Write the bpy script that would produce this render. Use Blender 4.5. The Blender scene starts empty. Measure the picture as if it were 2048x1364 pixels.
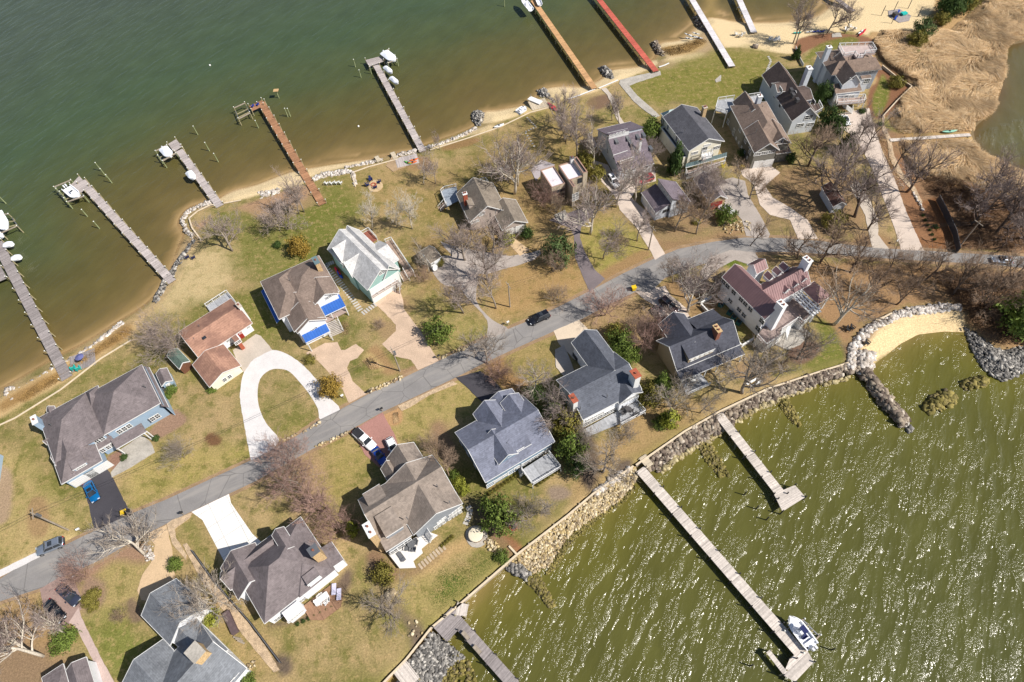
import bpy, math, random
import numpy as np
from mathutils import Vector, Matrix
random.seed(7); RNG = np.random.default_rng(7)
scene = bpy.context.scene
# ---------------------------------------------------------------- camera
F = 1250.0; NAD = (1090.0, 1500.0); CAMZ = 114.0
_nx, _ny = NAD[0]-1024, 682-NAD[1]
TH = math.atan2(math.hypot(_nx, _ny), F); PH = math.atan2(-_nx, -_ny)
RM = Matrix.Rotation(TH, 3, 'X') @ Matrix.Rotation(PH, 3, 'Z')
cam = bpy.data.cameras.new('camera'); cam_o = bpy.data.objects.new('camera', cam)
scene.collection.objects.link(cam_o); scene.camera = cam_o
cam.sensor_width = 36; cam.lens = 36*F/2048; cam.clip_start = 1; cam.clip_end = 8000
cam_o.matrix_world = Matrix.Translation((0, 0, CAMZ)) @ RM.to_4x4()
# ---------------------------------------------------------------- world, sun, exposure
SUN_EL, SUN_AZ = math.radians(47), math.radians(-23)      # azimuth measured from +x
w = bpy.data.worlds.new('World'); scene.world = w; w.use_nodes = True
nt = w.node_tree; bg = nt.nodes['Background']
sky = nt.nodes.new('ShaderNodeTexSky'); sky.sky_type = 'NISHITA'; sky.sun_disc = False
sky.sun_elevation = SUN_EL; sky.sun_rotation = math.radians(90) - SUN_AZ
nt.links.new(sky.outputs[0], bg.inputs[0]); bg.inputs[1].default_value = 0.075
sun = bpy.data.lights.new('sun', 'SUN'); sun.energy = 5.0; sun.angle = math.radians(0.5); sun.color = (1.0, 0.94, 0.86)
sun_o = bpy.data.objects.new('sun', sun); scene.collection.objects.link(sun_o)
_sd = Vector((math.cos(SUN_EL)*math.cos(SUN_AZ), math.cos(SUN_EL)*math.sin(SUN_AZ), math.sin(SUN_EL)))
sun_o.rotation_euler = _sd.to_track_quat('Z', 'Y').to_euler(); sun_o.location = _sd*300
vs = scene.view_settings; vs.view_transform = 'Standard'; vs.look = 'None'; vs.exposure = 0.33; vs.gamma = 1.0
scene.render.engine = 'CYCLES'; scene.cycles.max_bounces = 5; scene.cycles.transparent_max_bounces = 4
WATER = -1.2
# ---------------------------------------------------------------- helpers
def P(u, v, z=0.0):
    d = RM @ Vector((u-1024, 682-v, -F)); k = (z-CAMZ)/d.z
    return Vector((d.x*k, d.y*k, z))
def ray(u, v): return RM @ Vector((u-1024, 682-v, -F))
def zoom(ox, oy, s): return lambda x, y: (ox+x/s, oy+y/s)
def lin(c): c /= 255.0; return c/12.92 if c <= .04045 else ((c+.055)/1.055)**2.4
def C(r, g, b, k=0.80): return (lin(r)*k, lin(g)*k, lin(b)*k)
COL = scene.collection
WM = {}
def tag(o, label=None, cat=None, group=None, kind=None):
    if label: o['label'] = label
    if cat: o['category'] = cat
    if group: o['group'] = group
    if kind: o['kind'] = kind
    return o
def thing(name, label, cat, loc=(0, 0, 0), rz=0.0, group=None):
    o = bpy.data.objects.new(name, None); COL.objects.link(o); o.empty_display_size = .3
    o.location = loc; o.rotation_euler = (0, 0, rz)
    WM[o] = Matrix.Translation(Vector(loc)) @ Matrix.Rotation(rz, 4, 'Z')
    return tag(o, label, cat, group)
class MB:
    def __init__(s): s.v = []; s.f = []
    def add(s, vs, fs):
        n = len(s.v); s.v += [tuple(p) for p in vs]; s.f += [tuple(i+n for i in f) for f in fs]; return s
    def box(s, c, d, rz=0.0, M=None):
        x, y, z = d[0]/2, d[1]/2, d[2]/2; ca, sa = math.cos(rz), math.sin(rz)
        vs = []
        for dz in (-z, z):
            for dx, dy in ((-x, -y), (x, -y), (x, y), (-x, y)):
                vs.append((c[0]+dx*ca-dy*sa, c[1]+dx*sa+dy*ca, c[2]+dz))
        if M: vs = [M @ Vector(p) for p in vs]
        return s.add(vs, [(3, 2, 1, 0), (4, 5, 6, 7), (0, 1, 5, 4), (1, 2, 6, 5), (2, 3, 7, 6), (3, 0, 4, 7)])
    def bar(s, a, b, w, h=None):
        a, b = Vector(a), Vector(b); h = h or w; d = b-a
        if d.length < 1e-6: return s
        d.normalize(); up = Vector((0, 0, 1)) if abs(d.z) < .95 else Vector((0, 1, 0))
        x = d.cross(up).normalized(); y = x.cross(d).normalized(); vs = []
        for p in (a, b):
            for i, j in ((-1, -1), (1, -1), (1, 1), (-1, 1)): vs.append(p+x*i*w/2+y*j*h/2)
        return s.add(vs, [(3, 2, 1, 0), (4, 5, 6, 7), (0, 1, 5, 4), (1, 2, 6, 5), (2, 3, 7, 6), (3, 0, 4, 7)])
    def tube(s, pts, rad, n=8, cap=True):
        pts = [Vector(p) for p in pts]; rings = []; vs = []; fs = []
        if not hasattr(rad, '__len__'): rad = [rad]*len(pts)
        px = None
        for i, p in enumerate(pts):
            d = (pts[min(i+1, len(pts)-1)]-pts[max(i-1, 0)])
            d = d.normalized() if d.length > 1e-9 else Vector((0, 0, 1))
            x = px if px else (Vector((1, 0, 0)) if abs(d.x) < .9 else Vector((0, 1, 0)))
            x = (x-d*x.dot(d)).normalized(); px = x; y = d.cross(x)
            for k in range(n):
                a = 2*math.pi*k/n; vs.append(p+(x*math.cos(a)+y*math.sin(a))*rad[i])
        for i in range(len(pts)-1):
            for k in range(n):
                k2 = (k+1) % n; fs.append((i*n+k, i*n+k2, (i+1)*n+k2, (i+1)*n+k))
        if cap: fs.append(tuple(reversed(range(n)))); fs.append(tuple((len(pts)-1)*n+k for k in range(n)))
        return s.add(vs, fs)
    def prism(s, poly, z0, z1):
        n = len(poly)
        ar = sum(poly[i][0]*poly[(i+1) % n][1]-poly[(i+1) % n][0]*poly[i][1] for i in range(n))
        if ar < 0: poly = list(reversed(poly))
        vs = [(p[0], p[1], z0) for p in poly]+[(p[0], p[1], z1) for p in poly]
        fs = [tuple(reversed(range(n))), tuple(range(n, 2*n))]
        for i in range(n): j = (i+1) % n; fs.append((i, j, n+j, n+i))
        return s.add(vs, fs)
    def extr(s, prof, a, b):
        """profile points (3D) at a swept by vector b-a"""
        n = len(prof); d = Vector(b)-Vector(a); vs = [Vector(p) for p in prof]+[Vector(p)+d for p in prof]
        fs = [tuple(range(n)), tuple(reversed(range(n, 2*n)))]
        for i in range(n): j = (i+1) % n; fs.append((j, i, n+i, n+j))
        return s.add(vs, fs)
    def ball(s, c, r, n=8, m=5, jit=0.0, rs=None):
        vs = []; fs = []; rs = rs or random
        r = r if hasattr(r, '__len__') else (r, r, r)
        for j in range(m+1):
            t = math.pi*j/m
            for i in range(n):
                a = 2*math.pi*i/n; q = 1+jit*rs.uniform(-1, 1)
                vs.append((c[0]+r[0]*q*math.sin(t)*math.cos(a), c[1]+r[1]*q*math.sin(t)*math.sin(a), c[2]+r[2]*q*math.cos(t)))
        for j in range(m):
            for i in range(n):
                i2 = (i+1) % n; fs.append((j*n+i, (j+1)*n+i, (j+1)*n+i2, j*n+i2))
        return s.add(vs, fs)
def link(name, me, m=None, parent=None):
    o = bpy.data.objects.new(name, me); COL.objects.link(o)
    if m is not None and len(me.materials) == 0: me.materials.append(m)
    if parent: o.parent = parent; WM[o] = WM.get(parent, Matrix.Identity(4))
    return o
def obj(name, mb, m, parent=None, smooth=False, local=False):
    """world-space builder -> one mesh object (local to its parent's frame)"""
    me = bpy.data.meshes.new(name); v = mb.v
    if parent and not local:
        inv = WM[parent].inverted(); v = [inv @ Vector(p) for p in v]
    me.from_pydata([tuple(p) for p in v], [], mb.f); me.update()
    if smooth: me.polygons.foreach_set('use_smooth', [True]*len(me.polygons))
    o = link(name, me, m, parent)
    if not parent: WM[o] = Matrix.Identity(4)
    return o
def split8(name, mb, m, parent):
    for k in range(0, len(mb.v), 8):
        b = MB(); b.v = mb.v[k:k+8]; b.f = [(3, 2, 1, 0), (4, 5, 6, 7), (0, 1, 5, 4), (1, 2, 6, 5), (2, 3, 7, 6), (3, 0, 4, 7)]; obj(name, b, m, parent)
def npmesh(name, V, Fc, m=None):
    """numpy verts (n,3) and faces (m,k)"""
    me = bpy.data.meshes.new(name); k = Fc.shape[1]
    me.vertices.add(len(V)); me.vertices.foreach_set('co', np.ascontiguousarray(V, np.float32).ravel())
    me.loops.add(Fc.size); me.loops.foreach_set('vertex_index', np.ascontiguousarray(Fc, np.int32).ravel())
    me.polygons.add(len(Fc)); me.polygons.foreach_set('loop_start', np.arange(0, Fc.size, k, dtype=np.int32))
    me.polygons.foreach_set('loop_total', np.full(len(Fc), k, np.int32)); me.update(calc_edges=True)
    if m: me.materials.append(m)
    return me
def copy_tree(root, loc, rz, label, group=None, scale=None, color=None):
    def cp(o, par):
        c = o.copy(); COL.objects.link(c)
        if par: c.parent = par
        if color is not None: c.color = color
        for ch in o.children: cp(ch, c)
        return c
    r = cp(root, None); r.location = loc; r.rotation_euler = (0, 0, rz)
    if scale is not None: r.scale = (scale,)*3 if not hasattr(scale, '__len__') else scale
    r['label'] = label
    if group: r['group'] = group
    WM[r] = Matrix.Translation(Vector(loc)) @ Matrix.Rotation(rz, 4, 'Z')
    return r
# ---------------------------------------------------------------- materials
class NT:
    def __init__(s, name):
        s.m = bpy.data.materials.new(name); s.m.use_nodes = True; s.t = s.m.node_tree
        s.b = s.t.nodes['Principled BSDF']; s.tc = None
    def n(s, typ, **k):
        nd = s.t.nodes.new('ShaderNode'+typ)
        for a, b in k.items(): setattr(nd, a, b)
        return nd
    def l(s, a, b): s.t.links.new(a, b); return s
    def co(s, which='Object'):
        if not s.tc: s.tc = s.n('TexCoord')
        return s.tc.outputs[which]
    def mapping(s, src, scale=(1, 1, 1), rot=(0, 0, 0)):
        if rot != (0, 0, 0): r = s.n('Mapping'); r.inputs['Rotation'].default_value = rot; s.l(src, r.inputs[0]); src = r.outputs[0]
        mp = s.n('Mapping'); mp.inputs['Scale'].default_value = scale; s.l(src, mp.inputs[0]); return mp.outputs[0]
    def noise(s, src, scale, detail=3, rough=.55):
        nz = s.n('TexNoise'); nz.inputs['Scale'].default_value = scale; nz.inputs['Detail'].default_value = detail
        nz.inputs['Roughness'].default_value = rough; s.l(src, nz.inputs['Vector']); return nz.outputs[0]
    def ramp(s, src, stops):
        r = s.n('ValToRGB'); e = r.color_ramp.elements
        while len(e) < len(stops): e.new(.5)
        for i, (p, c) in enumerate(stops):
            e[i].position = p; e[i].color = (*c, 1) if len(c) == 3 else c
        s.l(src, r.inputs[0]); return r.outputs[0]
    def mix(s, fac, a, b, mode='MIX'):
        x = s.n('Mix', data_type='RGBA', blend_type=mode)
        for i, q in ((0, fac), (6, a), (7, b)):
            if hasattr(q, 'links') or hasattr(q, 'is_linked'): s.l(q, x.inputs[i])
            else: x.inputs[i].default_value = q if i == 0 else ((*q, 1) if len(q) == 3 else q)
        return x.outputs[2]
    def rng(s, src, a, b, c, d):
        x = s.n('MapRange'); s.l(src, x.inputs[0])
        for i, q in enumerate((a, b, c, d)): x.inputs[i+1].default_value = q
        return x.outputs[0]
    def col(s, out): s.l(out, s.b.inputs['Base Color']); return s
    def bump(s, src, strength=.3, dist=.05):
        b = s.n('Bump'); b.inputs['Strength'].default_value = strength; b.inputs['Distance'].default_value = dist
        s.l(src, b.inputs['Height']); s.l(b.outputs[0], s.b.inputs['Normal']); return s
    def set(s, rough=.8, metal=0, spec=None):
        s.b.inputs['Roughness'].default_value = rough; s.b.inputs['Metallic'].default_value = metal
        if spec is not None: s.b.inputs['Specular IOR Level'].default_value = spec
        return s
def grey(v): return (v, v, v)
MATS = {}
def mat(name, col, rough=.8, var=.15, scale=1.5, fine=0.0, fscale=12, metal=0, spec=.3, bump=0.0, world=False):
    """plain procedural surface: base colour broken up by large and fine noise"""
    if name in MATS: return MATS[name]
    t = NT(name).set(rough, metal, spec); src = t.n('NewGeometry').outputs['Position'] if world else t.co()
    v = t.rng(t.noise(src, scale, 4), .3, .7, 1-var, 1+var)
    m = t.mix(1.0, col, v, 'MULTIPLY')
    if fine:
        f = t.rng(t.noise(src, fscale, 2), .3, .7, 1-fine, 1+fine); m = t.mix(1.0, m, f, 'MULTIPLY')
        if bump: t.bump(t.noise(src, fscale, 2), bump, .05)
    t.col(m); MATS[name] = t.m; return t.m
def shingle(name, col, var=.16, tint=None):
    """asphalt shingles: courses, tab-size speckle, faint weather streaks"""
    if name in MATS: return MATS[name]
    t = NT(name).set(.9, 0, .2); src = t.n('NewGeometry').outputs['Position']
    vor = t.n('TexVoronoi'); vor.inputs['Scale'].default_value = 2.6
    t.l(t.mapping(src, (1, 1, 1.8)), vor.inputs['Vector'])
    bw = t.n('RGBToBW'); t.l(vor.outputs['Color'], bw.inputs[0])
    sp = t.rng(bw.outputs[0], 0, 1, 1-var*1.3, 1+var*1.3)
    big = t.rng(t.noise(src, .35, 4, .6), .3, .7, 1-var*1.2, 1+var*1.1)
    wv = t.n('TexWave', bands_direction='Z'); wv.inputs['Scale'].default_value = 1.9; wv.inputs['Distortion'].default_value = 1.2
    t.l(src, wv.inputs['Vector']); wr = t.rng(wv.outputs['Fac'], 0, 1, .93, 1.05)
    m = t.mix(1.0, col, sp, 'MULTIPLY'); m = t.mix(1.0, m, big, 'MULTIPLY'); m = t.mix(1.0, m, wr, 'MULTIPLY')
    if tint: m = t.mix(t.rng(t.noise(src, .25, 3), .45, .62, 0, .6), m, tint)
    t.col(m); MATS[name] = t.m; return t.m
def siding(name, col, axis='Z', scale=1.6, dark=.84):
    if name in MATS: return MATS[name]
    t = NT(name).set(.6, 0, .3); src = t.n('NewGeometry').outputs['Position']
    wv = t.n('TexWave', bands_direction=axis, wave_profile='SAW'); wv.inputs['Scale'].default_value = scale
    t.l(src, wv.inputs['Vector']); a = t.rng(wv.outputs['Fac'], 0, .25, dark, 1)
    m = t.mix(1.0, col, a, 'MULTIPLY'); v = t.rng(t.noise(src, .8, 3), .3, .7, .93, 1.05)
    t.col(t.mix(1.0, m, v, 'MULTIPLY')); MATS[name] = t.m; return t.m
def planks(name, col, axis='X', scale=1.1, var=.2, dark=.6):
    """boards across an object's local axis"""
    if name in MATS: return MATS[name]
    t = NT(name).set(.85, 0, .2); src = t.co()
    sx = t.n('SeparateXYZ'); t.l(src, sx.inputs[0]); ax = sx.outputs[axis]
    mu = t.n('Math', operation='MULTIPLY'); mu.inputs[1].default_value = 1/(.14*scale); t.l(ax, mu.inputs[0])
    fl = t.n('Math', operation='FLOOR'); t.l(mu.outputs[0], fl.inputs[0])
    wn = t.n('TexWhiteNoise', noise_dimensions='1D'); t.l(fl.outputs[0], wn.inputs['W'])
    fr = t.n('Math', operation='FRACT'); t.l(mu.outputs[0], fr.inputs[0])
    gap = t.rng(fr.outputs[0], 0, .1, dark, 1)
    # broad bays of boards laid at different times
    m3 = t.n('Math', operation='MULTIPLY'); m3.inputs[1].default_value = 1/2.45; t.l(ax, m3.inputs[0])
    f3 = t.n('Math', operation='FLOOR'); t.l(m3.outputs[0], f3.inputs[0])
    w3 = t.n('TexWhiteNoise', noise_dimensions='1D'); t.l(f3.outputs[0], w3.inputs['W'])
    fr3 = t.n('Math', operation='FRACT'); t.l(m3.outputs[0], fr3.inputs[0])
    g3 = t.rng(fr3.outputs[0], 0, .06, .55, 1)
    m = t.mix(1.0, col, t.rng(wn.outputs[0], 0, 1, 1-var, 1+var), 'MULTIPLY')
    m = t.mix(1.0, m, gap, 'MULTIPLY'); m = t.mix(1.0, m, t.rng(w3.outputs[0], 0, 1, .88, 1.1), 'MULTIPLY'); m = t.mix(1.0, m, g3, 'MULTIPLY')
    m = t.mix(1.0, m, t.rng(t.noise(src, 2.2, 4), .3, .7, .84, 1.14), 'MULTIPLY')
    t.col(m); MATS[name] = t.m; return t.m
def tinted(name, rough=.8, var=.5, spec=.2, sub=False, nscale=0.0):
    """colour comes from the object's own colour, each leaf or twig clump a little different"""
    if name in MATS: return MATS[name]
    t = NT(name).set(rough, 0, spec); oi = t.n('ObjectInfo'); g = t.n('NewGeometry')
    v = t.rng(g.outputs['Random Per Island'], 0, 1, 1-var, 1+var)
    m = t.mix(1.0, oi.outputs['Color'], v, 'MULTIPLY')
    if nscale: m = t.mix(1.0, m, t.rng(t.noise(t.co(), nscale, 3), .3, .7, .75, 1.25), 'MULTIPLY')
    t.col(m); MATS[name] = t.m; return t.m
WHITE = mat('white_paint', C(240, 240, 238), .5, .03)
GLASS = mat('window_glass', (.028, .034, .042), .07, .4, 1.0, spec=.6)
WOODG = mat('weathered_timber', C(168, 156, 140), .9, .2, 2, .15)
METAL = mat('grey_metal', C(150, 152, 155), .35, .1, metal=.6)
BLACK = mat('black_rubber', (.02, .02, .022), .7, .1)
# ================================================================ THE SETTING: land, water, roads
NORTH = [(-260, 900), (-120, 850), (0, 776), (43, 752), (110, 713), (167, 684), (233, 643), (283, 612), (310, 587), (328, 558), (342, 530), (353, 498), (364, 472),
 (354, 450), (362, 428), (385, 410), (430, 398), (467, 380), (512, 368), (579, 343), (645, 330), (712, 320), (745, 315), (795, 305), (829, 298), (852, 288),
 (912, 267), (949, 250), (960, 232), (969, 222), (995, 220), (1024, 214), (1060, 205), (1075, 190), (1091, 176), (1124, 172), (1164, 173), (1191, 163), (1215, 145), (1224, 138), (1274, 133),
 (1307, 115), (1317, 87), (1357, 80), (1384, 62), (1400, 45), (1417, 35), (1441, 37), (1474, 43), (1536, 45), (1586, 42), (1623, 35), (1649, 20), (1660, 0), (1675, -60), (1690, -200), (1700, -400)]
SOUTH = [(2300, 700), (2110, 700), (2048, 705), (2010, 712), (1990, 700), (1960, 690), (1940, 674), (1928, 664), (1886, 663), (1836, 669), (1800, 688), (1778, 706), (1754, 724), (1736, 738), (1709, 722), (1640, 743), (1536, 777), (1441, 822), (1301, 910), (1267, 932), (1187, 987), (1134, 1032),
 (1034, 1109), (919, 1209), (895, 1229), (857, 1260), (812, 1319), (775, 1357), (735, 1400), (600, 1560), (420, 1800)]
POND = [(2120, 60), (2048, 84), (2009, 97), (2006, 140), (2001, 187), (1981, 227), (1949, 257), (1955, 290), (1976, 312), (2009, 324), (2048, 339), (2120, 360), (2230, 330), (2280, 200), (2220, 80)]
def W2(pts, z): return [P(u, v, z).xy[:] for u, v in pts]
def smooth(pts, k=4, closed=True):
    """Catmull-Rom"""
    n = len(pts); out = []
    for i in range(n if closed else n-1):
        p = [pts[(i+j) % n] if closed else pts[min(max(i+j, 0), n-1)] for j in (-1, 0, 1, 2)]
        for s in range(k):
            t = s/k
            out.append(tuple(.5*((2*p[1][a])+(-p[0][a]+p[2][a])*t+(2*p[0][a]-5*p[1][a]+4*p[2][a]-p[3][a])*t*t+(-p[0][a]+3*p[1][a]-3*p[2][a]+p[3][a])*t**3) for a in (0, 1)))
    if not closed: out.append(tuple(pts[-1]))
    return out
nw = smooth(W2(NORTH, WATER), 3, False)
far_ne = [(nw[-1][0]+60, 900), (900, 1500), (2500, 1500), (2500, 300)]
sw = W2(SOUTH[:14], WATER)+W2(SOUTH[14:], 0)
LAND = nw+far_ne+[(2500, sw[0][1]+10)]+sw+[(sw[-1][0]-60, -400), (-2500, -1500), (-2500, -200)]
PONDW = smooth(W2(POND, WATER), 3)
def sdist(X, Y, poly):
    """signed distance to polygon, + inside"""
    p = np.array(poly, float); q = np.roll(p, -1, 0); best = np.full(X.shape, 1e9); ins = np.zeros(X.shape, bool)
    for (ax, ay), (bx, by) in zip(p, q):
        dx, dy = bx-ax, by-ay; L = dx*dx+dy*dy+1e-12
        t = np.clip(((X-ax)*dx+(Y-ay)*dy)/L, 0, 1)
        best = np.minimum(best, (X-ax-t*dx)**2+(Y-ay-t*dy)**2)
        c = ((ay > Y) != (by > Y)) & (X < (bx-ax)*(Y-ay)/((by-ay) if by != ay else 1e-12)+ax); ins ^= c
    return np.where(ins, 1, -1)*np.sqrt(best)
def vnoise(X, Y, s, seed=0):
    """smooth value noise"""
    r = np.random.default_rng(seed); T = r.random((256, 256)); x = X/s+1000.3; y = Y/s+1000.7
    i, j = np.floor(x).astype(int), np.floor(y).astype(int); fx, fy = x-i, y-j
    fx = fx*fx*(3-2*fx); fy = fy*fy*(3-2*fy); g = lambda a, b: T[a % 256, b % 256]
    return (g(i, j)*(1-fx)+g(i+1, j)*fx)*(1-fy)+(g(i, j+1)*(1-fx)+g(i+1, j+1)*fx)*fy
def fbm(X, Y, s, seed=0, o=4): return sum(vnoise(X, Y, s/2**k, seed+k)*.5**k for k in range(o))/sum(.5**k for k in range(o))
def axis(a, b, st, far): 
    m = np.arange(a, b+.01, st); return np.concatenate([[-far, a-200, a-60, a-20], m, [b+20, b+60, b+200, far]])
GX = axis(-178, 200, .6, 2500); GY = axis(-24, 240, .6, 1500)
X, Y = np.meshgrid(GX, GY); SD = sdist(X, Y, LAND); PD = sdist(X, Y, PONDW)
northside = Y > np.interp(X, [-90, -30, 20, 60, 100, 190], [0, 40, 70, 90, 120, 150])
beachw = np.where(northside, 4.5, .5)
cove = (X > P(1700, 690).x) & ~northside & (Y > 55); beachw = np.where(cove, 4.0, beachw)
Zt = np.clip(WATER*(1-SD/beachw), -3.0, 0) ; Zt = np.where(SD < 0, np.clip(WATER+SD*.25, -3.2, WATER), Zt)
Zp = np.where(PD > 0, np.clip(WATER-PD*.3, -2.4, WATER), np.clip(WATER*(1+PD/3.0), WATER, 0)); Zt = np.minimum(Zt, Zp)
# far land outside the picture stays flat; gentle unevenness inland
Zt = Zt+np.where(SD > 5, -.03*fbm(X, Y, 9, 3), 0)
# ---- painted ground cover (real colours of turf, mulch, sand) in world space
col = np.zeros(X.shape+(3,)); lawn = np.ones(X.shape)
def c3(*a): return np.array(C(*a))
n1, n2 = fbm(X, Y, 14, 11), fbm(X, Y, 4, 21)
tan_, grn = c3(170, 148, 106), c3(122, 118, 64)
k = np.clip((n1-.46)*3.2+(n2-.5)*1.6+.25, 0, 1)[..., None]
col[:] = tan_*(1-k)+grn*k; col[:] *= (.86+.28*fbm(X, Y, 2.2, 77, 3))[..., None]
def zone(pts, c, feather=.5, amt=1.0, isl=0.0, wob=0.0, sm=True):
    q = smooth(W2(pts, 0), 3) if sm else W2(pts, 0); a = np.array(q); f = max(feather, .3)+wob
    ix = np.where((GX > a[:, 0].min()-f*2) & (GX < a[:, 0].max()+f*2))[0]; iy = np.where((GY > a[:, 1].min()-f*2) & (GY < a[:, 1].max()+f*2))[0]
    if len(ix) == 0 or len(iy) == 0: return
    s = np.s_[iy[0]:iy[-1]+1, ix[0]:ix[-1]+1]; xx, yy = X[s], Y[s]
    d = sdist(xx, yy, q)
    if wob: d = d+(fbm(xx, yy, 3.5, len(pts)*7+3)-.5)*2*wob
    m = np.clip(d/feather*.5+.5, 0, 1)*amt; m = m*m*(3-2*m) if amt == 1 else m
    cc = np.array(c)*(np.array([.98, .97, .92]) if isl < .5 and c[0] < .36 else 1)
    col[s] = col[s]*(1-m[..., None])+cc*m[..., None]; lawn[s] = lawn[s]*(1-m)+isl*m
MULCH, MULCH2, LEAF, SANDC = c3(122, 98, 84), c3(98, 86, 80), c3(160, 128, 96), c3(226, 203, 160)
GREEN, DGREEN, DRY, STRAW = c3(112, 116, 52), c3(94, 102, 42), c3(186, 166, 118), c3(186, 164, 118)
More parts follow.
